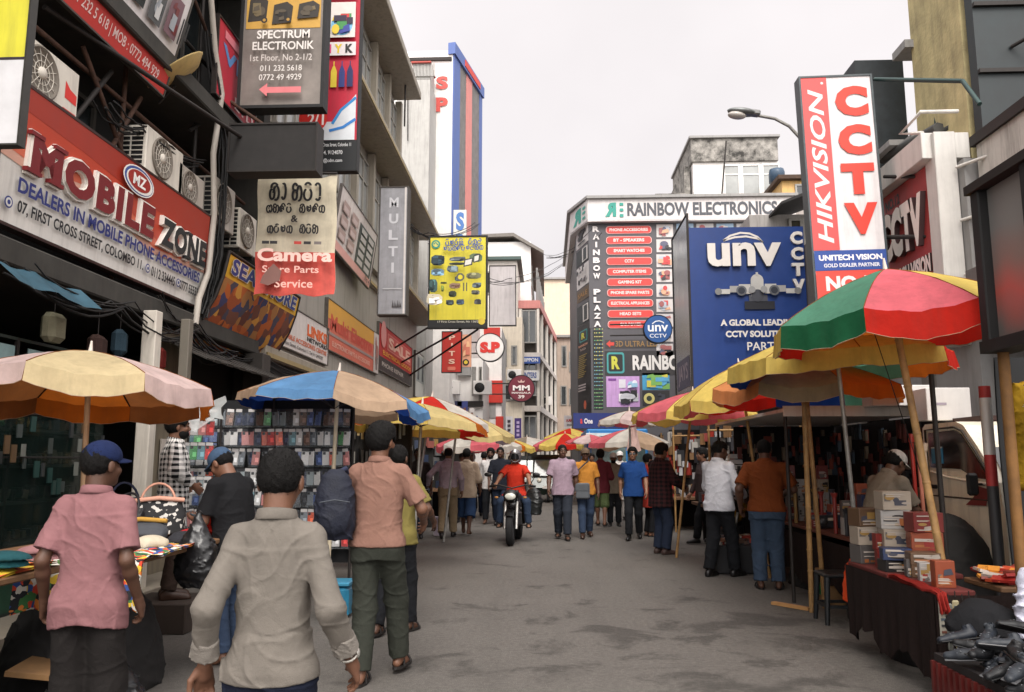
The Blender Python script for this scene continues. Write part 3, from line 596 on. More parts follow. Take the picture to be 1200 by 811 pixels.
# ---------------------------------------------------------------- ground
def asphalt():
    m = bpy.data.materials.new('asphalt'); m.use_nodes = True; t = m.node_tree; l = t.links.new; b = t.nodes['Principled BSDF']; tcn = t.nodes.new('ShaderNodeTexCoord')
    def noise(sc_, det, lo, hi, a, c, mapping=None):
        n = t.nodes.new('ShaderNodeTexNoise'); n.inputs['Scale'].default_value = sc_; n.inputs['Detail'].default_value = det
        if mapping:
            mpn = t.nodes.new('ShaderNodeMapping'); mpn.inputs['Scale'].default_value = mapping; l(tcn.outputs['Object'], mpn.inputs[0]); l(mpn.outputs[0], n.inputs['Vector'])
        else: l(tcn.outputs['Object'], n.inputs['Vector'])
        r = t.nodes.new('ShaderNodeMapRange'); r.inputs['From Min'].default_value = lo; r.inputs['From Max'].default_value = hi; r.inputs['To Min'].default_value = a; r.inputs['To Max'].default_value = c; l(n.outputs['Fac'], r.inputs['Value']); return r.outputs[0]
    def mulv(c, v):
        x = t.nodes.new('ShaderNodeMix'); x.data_type = 'RGBA'; x.blend_type = 'MULTIPLY'; x.inputs['Factor'].default_value = 1
        if isinstance(c, tuple): x.inputs[6].default_value = c
        else: l(c, x.inputs[6])
        l(v, x.inputs[7]); return x.outputs[2]
    c = mulv((.108, .0985, .089, 1), noise(.5, 5, .35, .65, .92, 1.05)); c = mulv(c, noise(150, 2, .3, .7, .55, 1.42)); c = mulv(c, noise(60, 2, .62, .7, 1, 1.35)); c = mulv(c, noise(2.2, 6, .62, .76, 1.0, .82)); c = mulv(c, noise(1.3, 4, .50, .68, 1.0, .90, (2.2, .3, 1))); c = mulv(c, noise(24, 3, .35, .7, .86, 1.12)); c = mulv(c, noise(420, 1, .35, .65, .8, 1.2)); c = mulv(c, noise(7, 8, .69, .74, 1, .82))
    vd = t.nodes.new('ShaderNodeVectorMath'); vd.operation = 'DISTANCE'; vd.inputs[1].default_value = (1.7, 6.9, 0); l(tcn.outputs['Object'], vd.inputs[0]); gm = t.nodes.new('ShaderNodeMapRange'); gm.inputs['From Min'].default_value = .6; gm.inputs['From Max'].default_value = 3.2; gm.inputs['To Min'].default_value = .12; gm.inputs['To Max'].default_value = 0; l(vd.outputs['Value'], gm.inputs['Value'])
    ns = t.nodes.new('ShaderNodeTexNoise'); ns.inputs['Scale'].default_value = 1.5; ns.inputs['Detail'].default_value = 7; ns.inputs['Roughness'].default_value = .6; ns.inputs['Distortion'].default_value = .6; l(tcn.outputs['Object'], ns.inputs['Vector']); ad = t.nodes.new('ShaderNodeMath'); l(ns.outputs['Fac'], ad.inputs[0]); l(gm.outputs[0], ad.inputs[1])
    sr = t.nodes.new('ShaderNodeMapRange'); sr.inputs['From Min'].default_value = .58; sr.inputs['From Max'].default_value = .68; sr.inputs['To Min'].default_value = 1; sr.inputs['To Max'].default_value = .58; l(ad.outputs[0], sr.inputs['Value']); c = mulv(c, sr.outputs[0])
    l(c, b.inputs['Base Color']); b.inputs['Roughness'].default_value = .85; b.inputs['Specular IOR Level'].default_value = .25
    n = t.nodes.new('ShaderNodeTexNoise'); n.inputs['Scale'].default_value = 110; n.inputs['Detail'].default_value = 3; l(tcn.outputs['Object'], n.inputs['Vector']); bp = t.nodes.new('ShaderNodeBump'); bp.inputs['Strength'].default_value = .45; bp.inputs['Distance'].default_value = .006; l(n.outputs['Fac'], bp.inputs['Height']); l(bp.outputs[0], b.inputs['Normal']); return m
tag(MB().add([(-400, -60, 0), (400, -60, 0), (400, 900, 0), (-400, 900, 0)], [(0, 1, 2, 3)], asphalt()).build('road'), kind='structure')
CONC = paint((128, 120, 108), bump=.4, bscale=30); KERB = paint((120, 115, 105), bump=.5)
for nm, x0, x1 in (('pavement', -5.1, -4.5), ('pavement', 5.4, 6.2)):
    m = MB(); m.bb((x0, -20, -.1), (x1, 44, .12), CONC, .01); tag(m.build(nm), kind='structure')
# ---------------------------------------------------------------- building helpers
STEEL = metal((48, 44, 42), metal=.4, rough=.6); RUST = M((70, 46, 34), rough=.8, var=.5, scale=15); BLACKM = M((20, 20, 21), rough=.6, var=.3); WHITEM = paint((205, 200, 192)); GLASS = M((30, 36, 38), rough=.08, var=.25, scale=1.5, spec=.8); PALEGLASS = M((150, 152, 150), rough=.2, var=.2, scale=1.2, spec=.6)
GREYF = metal((140, 138, 134), metal=.3)
def win(parent, lo, hi, axis, out, n=2, frame=None, glass=None, t=.06, mid=False, name='window'):
    """a framed window on a wall plane; axis 'y': spans y and z at x = lo.x, out = +-1 the outward direction; axis 'x': spans x and z, facing -y"""
    f = MB(); g = MB(); fm = frame or GREYF; gm = glass or GLASS
    def bb(mb, a0, a1, z0, z1, d0, d1, mt):
        if axis == 'y': mb.bb((lo[0] + out * d0, a0, z0), (lo[0] + out * d1, a1, z1), mt)
        else: mb.bb((a0, lo[1] - d0, z0), (a1, lo[1] - d1, z1), mt)
    i = 1 if axis == 'y' else 0; a0, a1, z0, z1 = lo[i], hi[i], lo[2], hi[2]
    for q in ((a0, a1, z0, z0 + t), (a0, a1, z1 - t, z1)): bb(f, *q, .0, .07, fm)
    for k in range(n + 1):
        c = a0 + (a1 - a0) * k / n; c = min(max(c, a0 + t / 2), a1 - t / 2); bb(f, c - t / 2, c + t / 2, z0 + t, z1 - t, .0, .062, fm)
    if mid: bb(f, a0 + t, a1 - t, z0 + (z1 - z0) * .68, z0 + (z1 - z0) * .68 + t * .8, 0, .056, fm)
    bb(g, a0 + t * .4, a1 - t * .4, z0 + t * .4, z1 - t * .4, .004, .022, gm)
    o = f.build(name, parent); g.build('pane', o); return o
# ================================================================ LEFT: dark recessed shop with the big phone sign
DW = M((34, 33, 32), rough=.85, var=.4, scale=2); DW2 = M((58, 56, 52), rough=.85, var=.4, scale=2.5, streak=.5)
sh = thing('shop_building', 'dark recessed shop front with open ceiling under the big red phone shop sign', 'building', (-6, 8, 0))
def P_(mb, name, par): o = mb.build(name, par); o.matrix_parent_inverse = Matrix.Translation(-Vector(par.location)); return o
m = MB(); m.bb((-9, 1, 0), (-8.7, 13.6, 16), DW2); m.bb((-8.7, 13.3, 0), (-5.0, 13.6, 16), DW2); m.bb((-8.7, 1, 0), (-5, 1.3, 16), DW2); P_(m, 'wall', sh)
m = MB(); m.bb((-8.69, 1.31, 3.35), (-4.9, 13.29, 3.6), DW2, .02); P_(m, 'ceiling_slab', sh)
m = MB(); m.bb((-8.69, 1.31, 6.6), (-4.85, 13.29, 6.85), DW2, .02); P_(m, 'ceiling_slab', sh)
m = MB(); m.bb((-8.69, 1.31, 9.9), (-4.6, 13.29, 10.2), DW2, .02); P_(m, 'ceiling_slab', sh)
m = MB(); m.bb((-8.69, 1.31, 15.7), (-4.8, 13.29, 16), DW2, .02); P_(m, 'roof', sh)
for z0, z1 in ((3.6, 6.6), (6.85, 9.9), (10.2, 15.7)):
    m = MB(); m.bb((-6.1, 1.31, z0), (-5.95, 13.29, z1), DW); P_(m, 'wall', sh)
    for k in range(4):
        y0 = 2 + k * 2.9; w_ = win(sh, (-5.95, y0, z0 + 1.0), (0, y0 + 1.9, min(z1 - .35, z0 + 2.6)), 'y', 1, 3, M((70, 66, 60), rough=.7)); w_.matrix_parent_inverse = Matrix.Translation(-Vector(sh.location))
for k, (y, c) in enumerate(((9.15, (196, 188, 176)), (9.75, (104, 98, 88)), (5.2, (70, 66, 60)), (13.0, (56, 52, 48)))):
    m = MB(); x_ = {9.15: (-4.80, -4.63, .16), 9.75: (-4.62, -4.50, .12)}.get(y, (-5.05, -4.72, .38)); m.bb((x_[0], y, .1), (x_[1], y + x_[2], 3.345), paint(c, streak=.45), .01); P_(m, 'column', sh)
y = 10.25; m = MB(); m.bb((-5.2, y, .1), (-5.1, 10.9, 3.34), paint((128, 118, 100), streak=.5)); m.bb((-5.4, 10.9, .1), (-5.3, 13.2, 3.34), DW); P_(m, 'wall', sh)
m = MB()
for k in range(16): m.box((-4.75, 9.95 + k * .22, 3.05), (1.0, .2, .02 + .015 * (k % 2)), M((50, 46, 42), rough=.8, var=.5), Matrix.Rotation(R(24), 3, 'Y'))
P_(m, 'tin_awning', sh)
m = MB(); m.box((-5.07, 10.7, 1.6), (.02, .7, .5), ink((200, 190, 180))); P_(m, 'notice', sh)
# glass display shelves inside the shop front
cab = thing('display_cabinet', 'tall dark glass display cabinet of phone goods behind the cream umbrella', 'cabinet', (-5.2, 6.8, 0))
m = MB(); m.bb((-5.9, 4.2, .12), (-5.85, 9.0, 2.75), DW)
for z in (.12, .75, 1.15, 1.5, 1.85, 2.2, 2.72): m.bb((-5.85, 4.2, z), (-5.1, 9.0, z + .03), M((40, 48, 44), rough=.4, var=.3))
for y in (4.2, 5.8, 7.4, 8.96): m.bb((-5.13, y, .12), (-5.1, y + .04, 2.75), STEEL)
P_(m, 'frame', cab)
m = MB(); m.bb((-5.098, 4.2, .15), (-5.09, 9.0, .74), M((26, 62, 46), rough=.4, var=.4)); P_(m, 'front_panel', cab)
r = random.Random(3)
for k, z in enumerate((.78, 1.18, 1.53, 1.88)):
    m = MB(); cols = [ink(c) for c in ((60, 62, 54), (30, 36, 34), (84, 82, 66), (22, 34, 32), (66, 54, 38), (38, 44, 46))]; y = 4.3
    while y < 8.85: d = r.uniform(.03, .09); m.box((-5.3, y, z + .05 + .03 * r.random()), (.1, d, r.uniform(.07, .15)), r.choice(cols), Matrix.Rotation(r.uniform(-.6, .6), 3, 'Z') @ Matrix.Rotation(r.uniform(-.25, .25), 3, 'X'), .006); y += d + r.uniform(.005, .05)
    P_(m, 'goods', cab)['kind'] = 'stuff'
m = MB()
for y in (4.4, 5.95, 7.55): m.bb((-5.094, y, 2.28), (-5.085, y + 1.4, 2.66), M((134, 158, 158), rough=.15, var=.35, scale=3))
P_(m, 'glass_header', cab)
# steel frame and bracing in front of the upper floors
fr = thing('sign_scaffold', 'rusty steel scaffold of struts behind the signs above the phone shop', 'scaffold', (-5.3, 8, 3.6)); i = 0
for a, b_ in (((-5.25, 3, 6.0), (-5.25, 13.2, 6.0)), ((-5.2, 7.5, 6.25), (-3.9, 13.3, 6.25)), ((-5.25, 9.2, 3.6), (-5.25, 9.2, 9.8)), ((-5.25, 11.2, 3.6), (-5.25, 11.2, 9.8)), ((-5.2, 8.2, 6.2), (-5.2, 9.4, 5.1)), ((-5.2, 8.0, 5.1), (-5.2, 8.8, 6.2)), ((-5.2, 8.8, 5.1), (-5.2, 9.5, 6.2)), ((-5.25, 11.0, 6.4), (-5.0, 13.2, 8.3)), ((-5.25, 10.2, 8.8), (-5.0, 13.2, 6.6)), ((-5.15, 11.6, 6.35), (-3.7, 11.6, 6.35)), ((-5.15, 11.6, 7.3), (-3.9, 11.6, 6.4)), ((-5.2, 10.6, 7.6), (-5.2, 13, 7.6))):
    m = MB(); m.tube([a, b_], .03, STEEL if i % 2 else RUST, 6); P_(m, 'strut', fr); i += 1
def cables(label, pts, n, rad, sag=.25, seed=1, col=(24, 23, 23), jit=.06):
    r = random.Random(seed); m = MB(); mt = M(col, rough=.6)
    for k in range(n):
        P0 = []
        for i in range(len(pts) - 1):
            a, b_ = Vector(pts[i]), Vector(pts[i + 1]); sg = sag * r.uniform(.5, 1.4)
            for t in range(9 if i == len(pts) - 2 else 8): u = t / 8; P0.append(a.lerp(b_, u) + Vector((r.uniform(-jit, jit) * .3, 0, -4 * sg * u * (1 - u))) + Vector((math.sin(k * 2.1) * jit, math.cos(k * 1.7) * jit, math.sin(k * 3.3) * jit)))
        m.tube(P0, rad * r.uniform(.7, 1.3), mt, 5)
    return tag(m.build('cable_bundle'), label, 'cable')
PX = lambda px, py, X: atX(px, py, X)
cables('tangled black cable bundle hanging beside the pale drain pipe', [PX(244, 40, -4.95), PX(262, 170, -4.95), PX(256, 300, -4.9), PX(238, 372, -4.85)], 7, .013, .04, 2, jit=.05)
cables('black cables looping among the air conditioners under the product banner', [PX(120, 120, -5.1), PX(160, 150, -5.1), PX(230, 190, -5.1)], 5, .012, .15, 4, jit=.1)
cables('loose dark wires drooping under the curved shell print sign', [PX(180, 345, -4.95), PX(222, 380, -4.95), PX(300, 420, -4.95), PX(380, 440, -4.95)], 5, .011, .18, 5, jit=.08)
m = MB(); m.tube([PX(247, -5, -4.9), PX(252, 60, -4.9), PX(260, 110, -4.9), PX(250, 180, -4.9), PX(251, 250, -4.9), PX(244, 320, -4.9), PX(233, 350, -4.88), PX(229, 380, -4.88)], .045, paint((168, 160, 150)), 8); tag(m.build('drain_pipe'), 'pale grey bent drain pipe running down beside the red phone sign', 'pipe')
m = MB(); m.lathe([(0.001, .0), (.3, .03), (.42, .12), (.44, .13), (.42, .14), (.3, .05), (.001, .02)], (0, 0, 0), paint((196, 170, 112)), 20, rot=Matrix.Rotation(R(-35), 3, 'Y') @ Matrix.Rotation(R(25), 3, 'X')); m.tube([(0, 0, 0), (-.35, .1, -.3)], .02, STEEL, 6); tag(m.build('satellite_dish', loc=PX(213, 92, -4.9)), 'cream satellite dish peeking out behind the tilted product banner', 'dish')
# ---- air conditioners
def ac(label, Y, Z, w_=.86, h=.6, d=.34, x=-5.0, red=False, dark=False):
    root = thing('air_conditioner', label, 'air conditioner', (x - d, Y, Z), R(90), 'air conditioners on the phone shop wall')
    c = paint((205, 198, 186) if not dark else (176, 168, 158), streak=.35); b = MB(); b.bb((0, -d, 0), (w_, 0, h), c, .012); b.build('casing', root)
    f = MB(); cx, cz, rr = w_ * .40, h * .52, h * .42
    f.lathe([(rr, 0), (rr + .012, .02), (rr - .01, .03), (rr - .02, .0), (.001, -.0)], (cx, -d - .002, cz), M((120, 112, 102), rough=.6, var=.3), 28, 'Y', rot=Matrix.Rotation(R(180), 3, 'Z')); f.build('fan_grille', root)
    f = MB(); f.lathe([(.001, .03), (rr * .22, .028), (rr * .24, .0)], (cx, -d - .006, cz), c, 16, 'Y', rot=Matrix.Rotation(R(180), 3, 'Z'))
    for k in range(14): a = k * 2 * math.pi / 14; f.tube([(cx + math.cos(a) * rr * .2, -d - .015, cz + math.sin(a) * rr * .2), (cx + math.cos(a) * rr, -d - .012, cz + math.sin(a) * rr)], .004, c, 4)
    for q in (.45, .7): f.tube([(cx + math.cos(a) * rr * q, -d - .017, cz + math.sin(a) * rr * q) for a in np.linspace(0, 6.283, 25)], .004, c, 4)
    f.build('hub_guard', root)
    g = MB(); n = 9
    g.bb((-.004, -d + .03, .03), (-.001, -.03, h - .03), BLACKM)
    for k in range(n + 1): z = .03 + (h - .06) * k / n; g.bb((-.014, -d + .02, z - .007), (-.002, -.02, z + .007), c)
    for q in (-d + .03, -d / 2, -.03): g.bb((-.016, q - .008, .03), (-.003, q + .008, h - .03), c)
    g.build('side_grille', root)
    if red: s = MB(); s.add([(w_ * .78, -d - .003, h * .42), (w_ * .97, -d - .003, h * .40), (w_ * .97, -d - .003, h * .58), (w_ * .86, -d - .003, h * .62), (w_ * .78, -d - .003, h * .72)], [(0, 1, 2, 3, 4)], ink((200, 44, 36))); s.add([(w_ * .76, -d - .003, h * .08), (w_ * .97, -d - .003, h * .03), (w_ * .97, -d - .003, h * .24), (w_ * .76, -d - .003, h * .24)], [(0, 1, 2, 3)], ink((204, 60, 52))); s.build('sticker', root)
    s = MB(); s.bb((.06, -d + .02, -.05), (.1, 0, -.002), STEEL); s.bb((w_ - .1, -d + .02, -.05), (w_ - .06, 0, -.002), STEEL); s.build('bracket', root)
    return root
ac('white air conditioner with a red sticker on top of the red phone sign', 6.82, 5.06, 1.06, .62, red=True)
ac('pale boxy air conditioner with a side grille behind the middle of the phone sign', 9.35, 5.15, 1.0, .62, .40)
ac('small air conditioner half hidden behind the far end of the phone sign', 10.25, 5.08, .8, .55, .32, dark=True)
ac('stained air conditioner beside the drain pipe, higher of the hanging pair', 11.3, 5.1, .78, .72, .32, -4.95, dark=True)
ac('lowest air conditioner, between the drain pipe and faded camera banner', 12.2, 4.95, .72, .66, .30, -4.9)
# ---- tall signs of the left side
INK = dict
s = wall_sign('shop_sign', 'big red and white sign of the mobile phone shop with raised maroon letters', -5.0, -12, 227, 75, 253, thick=.12, lean=.06)
s.board((208, 204, 198), (60, 40, 36), .03)
# red sky of the sign ends in a soft diagonal edge: three bands of one printed fade
s.poly([(0, .45), (.1, .42), (.35, .52), (.65, .30), (1, .38), (1, 1), (0, 1)], (196, 150, 132)); s.poly([(0, .52), (.12, .48), (.36, .58), (.66, .36), (1, .42), (1, 1), (0, 1)], (190, 92, 66)); s.poly([(0, .60), (.15, .56), (.38, .66), (.68, .44), (1, .46), (1, 1), (0, 1)], (172, 58, 34)); s.poly([(0, .84), (.3, .80), (.6, .72), (1, .70), (1, 1), (0, 1)], (150, 46, 30))
def serif(s, word, x0, y0, x1, y1, col, edge, raised):
    """slab lettering: sans glyphs widened with bracket serifs at the stems"""
    s.text(word, x0 - .004, y0 - .02, x1 + .004, y1 + .02, edge, .09, raised=raised * .6, spacing=1.12); s.text(word, x0, y0, x1, y1, col, .055, raised=raised, spacing=1.12, side=ink(edge))
    n = len(word); hh = (y1 - y0)
    v, f = text_geo(word, .055, 0, 1.12); lo, hi = v.min(0), v.max(0)
    for ylev, sgn in ((lo[1], 1), (hi[1], -1)):
        xs = sorted(v[np.abs(v[:, 1] - ylev) < .06][:, 0]); runs = []
        near = v[np.abs(v[:, 1] - (ylev + sgn * .02)) < .09]
        for q in xs:
            if runs and q - runs[-1][1] < .26: runs[-1][1] = q
            else: runs.append([q, q])
        for a, b_ in runs:
            if .05 < b_ - a < .30:
                A = x0 + (a - .07 - lo[0]) / (hi[0] - lo[0]) * (x1 - x0); B_ = x0 + (b_ + .07 - lo[0]) / (hi[0] - lo[0]) * (x1 - x0); Y0 = y0 if sgn > 0 else y1 - hh * .1
                y = s._y(); s.t.bb((A * s.w, y - raised - .002, Y0 * s.h), (B_ * s.w, y, (Y0 + hh * .1) * s.h), ink(col, var=.05))
serif(s, 'MOBILE', .08, .405, .625, .70, (112, 26, 30), (214, 208, 200), .05)
serif(s, 'ZONE', .665, .405, .965, .675, (34, 38, 40), (214, 208, 200), .05)
s.text('DEALERS IN MOBILE PHONE ACCESSORIES', .06, .235, .955, .345, (40, 48, 110), .03)
s.text('07, FIRST CROSS STREET, COLOMBO 11.', .065, .085, .60, .185, (26, 26, 30), .028); s.text('0112 334445', .645, .085, .79, .18, (26, 26, 30), .028); s.text('0777 555535', .82, .085, .965, .18, (26, 26, 30), .028)
for x in (.035, .62, .805): s.disc(x, .135, .013, (50, 60, 120)); s.disc(x, .135, .0095, (206, 204, 200)); s.disc(x, .135, .005, (50, 60, 120))
s.disc(.52, .845, .082, (228, 224, 218), ry=.125); s.disc(.52, .845, .076, (60, 80, 140), ry=.115); s.disc(.523, .84, .070, (226, 222, 216), ry=.10); s.disc(.52, .845, .060, (150, 40, 30), ry=.088); s.text('MZ', .487, .795, .555, .895, (236, 232, 226), .03)
s.done()
s = Sign('shop_sign', 'tilted white product banner with a red address strip above the phone sign', atX(66, -6, -5), Vector((-5, atX(190, 117, -5).y, atX(66, -6, -5).z)), atX(66, -6, -5) + Vector((.55, 0, 2.3)), thick=.05)
s.board((214, 208, 206), (80, 76, 70), .02); s.rect(0, 0, 1, .235, (186, 50, 42)); s.text('PLAZA, 1ST CROSS STREET, COLOMBO 11', .02, .135, .98, .20, (226, 190, 184), .01); s.text('011 232 5 618 | MOB : 0772 494 929', .06, .03, .9, .10, (226, 196, 190), .01)
for k, (a, b_, c) in enumerate(((.08, .3, (58, 60, 58)), (.27, .27, (150, 148, 146)), (.45, .28, (36, 42, 40)), (.62, .27, (84, 86, 86)), (.78, .28, (120, 90, 96)), (.06, .6, (60, 70, 70)), (.3, .58, (44, 48, 90)), (.55, .6, (70, 60, 60)))): s.rect(a, b_, a + .13, b_ + .22, c); s.pic(a + .01, b_ + .02, a + .12, b_ + .2, ((200, 200, 198), (30, 30, 30), (120, 60, 60), (160, 165, 170)), 5, k)
for k in range(4): s.rect(.90 + .02 * k, .27 + .05 * (k % 2), .915 + .02 * k, .42, (40, 40, 40))
s.poly([(.74, .62), (.76, .68), (.8, .66), (.77, .71), (.79, .78), (.75, .73), (.71, .76), (.735, .70), (.70, .66)], (30, 40, 70)); s.stroke([(.95 + .03 * math.cos(t), .75 + .06 * math.sin(t)) for t in np.linspace(1, 5.6, 14)], .03, (40, 60, 140)); s.done()
s = cam_sign('shop_sign', 'yellow over white projecting board cut off at the edge of the view', -60, -40, 21, 170, 5.6); s.board((206, 198, 60), (60, 58, 54), .015); s.rect(0, 0, 1, .46, (205, 204, 206)); s.rect(0, .46, 1, .475, (50, 40, 50)); s.done()
s = wall_sign('shop_sign', 'small crimson sign with blue lettering beside the pale drain pipe', -4.9, 252, 281, 12, 108, thick=.05); s.board((176, 40, 58), (50, 44, 42)); s.text('VIA', .12, .52, .9, .75, (90, 130, 180), .03); s.text('LTD', .45, .06, .95, .22, (220, 190, 190), .03); s.rect(.15, .82, .8, .93, (210, 120, 130)); s.done()
s = cam_sign('projecting_sign', 'tarnished silver projecting sign with a pink arrow and gold camera pictures', 281, -52, 375, 124, 11.6, thick=.25)
s.board((126, 118, 112), BLACKM, .05, mat=M((128, 120, 114), rough=.45, var=.35, scale=1.6, metal=.2)); s.rect(.03, .505, .97, 1, (196, 152, 70))
for k, (a, b_, c, d) in enumerate(((.05, .55, .3, .72), (.36, .53, .62, .68), (.68, .56, .96, .68), (.1, .76, .4, .92), (.46, .74, .72, .95), (.76, .75, .95, .93))): s.poly([(a, b_), (c - .02, b_ + .01), (c, d - .03), (a + (c - a) * .7, d), (a + .02, d - .02)], (52, 46, 40)); s.pic(a + .03, b_ + .02, c - .03, d - .03, ((84, 74, 60), (34, 30, 28), (110, 96, 70)), 5, k)
for x in (.28, .58): s.disc(x, .545, .04, (40, 36, 32)); s.disc(x, .545, .02, (170, 130, 60))
s.text('SPECTRUM', .2, .42, .86, .475, (222, 216, 210), .02); s.text('ELECTRONIK', .15, .345, .92, .40, (214, 208, 202), .02); s.text('1st Floor, No 2-1/2', .13, .265, .9, .315, (196, 188, 182), .006); s.text('011 232 5618', .26, .205, .78, .243, (212, 206, 200), .008); s.text('0772 49 4929', .25, .145, .78, .184, (212, 206, 200), .008)
s.poly([(.26, .085), (.36, .125), (.36, .10), (.78, .10), (.78, .062), (.36, .062), (.36, .04)], (214, 120, 124)); s.done()
s = cam_sign('projecting_sign', 'tall red ink and camera sign behind the silver one, with printed bottles', 352, -60, 417, 200, 13.0, thick=.16); s.board((186, 34, 58), BLACKM, .02)
s.rect(0, 0, 1, .13, (22, 24, 26)); s.text('No. 71/1 First Cross Street, Colombo 11', .1, .10, .9, .118, (210, 210, 210), .01); s.text('0714, 9124070', .3, .065, .75, .085, (210, 210, 210), .01); s.text('info@cdm.com', .3, .03, .75, .05, (200, 200, 200), .01)
s.rect(0, .13, .96, .21, (206, 210, 214)); s.poly([(.2, .21), (.55, .21), (.97, .33), (.97, .21), (.6, .20)], (206, 210, 214)); s.stroke([(.55, .2), (.7, .26), (.97, .315)], .012, (50, 130, 190)); s.stroke([(.5, .17), (.75, .185), (.97, .22)], .012, (50, 120, 190)); s.disc(.2, .225, .26, (202, 44, 36)); s.text('2/1', .1, .195, .4, .25, (238, 230, 226), .02)
for k, c in enumerate(((206, 200, 196), (40, 60, 130), (214, 190, 60), (50, 60, 120), (40, 44, 90))): x = .2 + .15 * k; s.rect(x, .36, x + .11, .43, c); s.poly([(x, .43), (x + .11, .43), (x + .07, .455), (x + .04, .455)], c); s.rect(x + .045, .455, x + .065, .475, c)
s.rect(.12, .5, .95, .56, (214, 206, 206))
for k, (ch, c) in enumerate(zip('CMYK', ((40, 130, 180), (200, 60, 110), (210, 180, 40), (40, 36, 36)))): s.text(ch, .16 + k * .2, .51, .30 + k * .2, .55, c, .05)
s.rect(.25, .58, .93, .74, (214, 206, 200)); s.disc(.68, .635, .2, (120, 180, 214)); s.pic(.5, .59, .9, .69, ((200, 60, 60), (220, 190, 60), (60, 70, 150), (50, 40, 60), (70, 140, 80)), 14, 5)
s.rect(.25, .77, .95, .88, (214, 204, 196)); s.poly([(.5, .79), (.72, .785), (.72, .86), (.6, .87), (.5, .85)], (190, 40, 40)); s.poly([(.2, .92), (.9, .91), (.97, .95), (.6, .985), (.25, .96)], (36, 34, 52)); s.done()
s = cam_sign('blank_board', 'blank black projecting board hanging under the silver projecting sign', 268, 146, 369, 200, 10.9, thick=.3); s.board((44, 42, 40), STEEL, .025, mat=M((40, 38, 37), rough=.8, var=.4, scale=5)); s.done()
# ---- Sinhala brush letters, drawn as strokes in unit boxes
def arc(cx, cy, rx, ry, a0, a1, n=14): return [(cx + rx * math.cos(R(a0 + (a1 - a0) * i / n)), cy + ry * math.sin(R(a0 + (a1 - a0) * i / n))) for i in range(n + 1)]
SI = {'ka': [arc(.3, .35, .22, .3, 100, 440), arc(.68, .4, .26, .4, 180, -120), arc(.5, .75, .3, .2, 200, 20)], 'ae': [arc(.3, .5, .2, .45, 120, -140)], 'ma': [arc(.3, .3, .22, .28, 60, 400), arc(.3, .75, .2, .2, 250, 20), arc(.72, .4, .22, .42, 180, -110)], 'ra': [arc(.45, .35, .36, .34, 120, 420), arc(.45, .85, .25, .15, 0, 180)], 'aa': [arc(.3, .7, .25, .28, 150, 0), [(.55, .7), (.55, .25)], arc(.35, .22, .2, .2, 0, -150)],
      'a': [arc(.32, .4, .28, .38, 30, 330), arc(.7, .45, .2, .4, 160, -160), [(.32, .45), (.5, .5)]], 'ta': [arc(.35, .4, .3, .36, -20, 250), arc(.6, .5, .34, .5, 240, 20), arc(.35, .35, .1, .12, 0, 330)], 'e': [arc(.5, .55, .32, .38, 60, -220), arc(.45, .5, .12, .15, 0, 320)], 'sa': [arc(.28, .4, .22, .34, 90, 400), arc(.7, .4, .24, .4, 180, -150), [(.3, .75), (.75, .82)]], 'va': [arc(.45, .42, .36, .36, 60, 400), arc(.55, .88, .2, .12, 190, 0)], 'na': [arc(.4, .32, .32, .3, 20, 340), arc(.62, .7, .3, .24, -90, 120)], 'la': [arc(.3, .35, .22, .3, 90, 420), arc(.7, .35, .22, .32, 120, -200), arc(.5, .85, .36, .14, 200, -10)]}
def sinhala(s, seq, x0, y0, x1, y1, col, wd):
    n = len(seq)
    for i, k in enumerate(seq):
        if k is None: continue
        a = x0 + (x1 - x0) * i / n; w_ = (x1 - x0) / n * .92
        for st in SI[k]: s.stroke([(a + p * w_, y0 + q * (y1 - y0)) for p, q in st], wd, col)
def cloth_banner(name, label, bl, br, tl, dirt, seed=1):
    """a hanging printed cloth: a wavy sheet with thickness"""
    return Sign(name, label, bl, br, tl, thick=.02)
s = cam_sign('cloth_banner', 'sun-faded cream and red cloth banner with black Sinhala brush lettering', 297, 205, 389, 345, 11.8, yaw=R(6), thick=.02)
r = random.Random(2); g = MB(); rows = []
for i in range(15): rows.append([(s.w * (j / 12) + .012 * math.sin(i * .9), .012 + .02 * math.sin(j * 1.1 + i * .35) + .012 * math.sin(i * 1.3), s.h * (i / 14) + (.025 * math.sin(j * 1.2) if i in (0, 14) else 0)) for j in range(13)])
BM = M((206, 196, 172), rough=.9, var=.25, scale=3, streak=.22); g.grid(rows[5:], BM); g.grid(rows[:6], M((196, 84, 74), rough=.9, var=.28, scale=3.5, streak=.2)); g.grid([[(x, y + .012, z) for x, y, z in q] for q in rows[::-1]], BM); s.part('cloth', g); s.k = 4
sinhala(s, ['ka', 'ae', 'ma', 'ra', 'aa'], .14, .79, .86, .94, (26, 24, 26), .019); sinhala(s, ['a', 'ma', 'ta', 'ra', None, 'ka', 'e', 'ta', 'sa'], .12, .68, .87, .755, (34, 30, 30), .013); s.text('&', .44, .595, .53, .655, (34, 30, 30), .03); sinhala(s, ['sa', 'va', 'e', 'sa', None, 'ka', 'ra', 'ma'], .15, .50, .80, .575, (40, 36, 34), .013)
for x, c in ((.1, (40, 38, 40)), (.2, (40, 38, 40)), (.5, (190, 60, 50)), (.62, (40, 40, 40)), (.75, (120, 110, 106))): s.rect(x, .405, x + .09, .43, c)
s.text('Camera', .05, .26, .98, .37, (232, 196, 184), .035); s.text('Spare Parts', .12, .15, .82, .225, (222, 172, 160), .014); s.text('Service', .28, .045, .75, .115, (222, 172, 160), .014); s.poly([(.1, .08), (.2, .06), (.34, .1), (.36, .18), (.26, .24), (.2, .2), (.13, .14)], (120, 84, 76)); s.done()
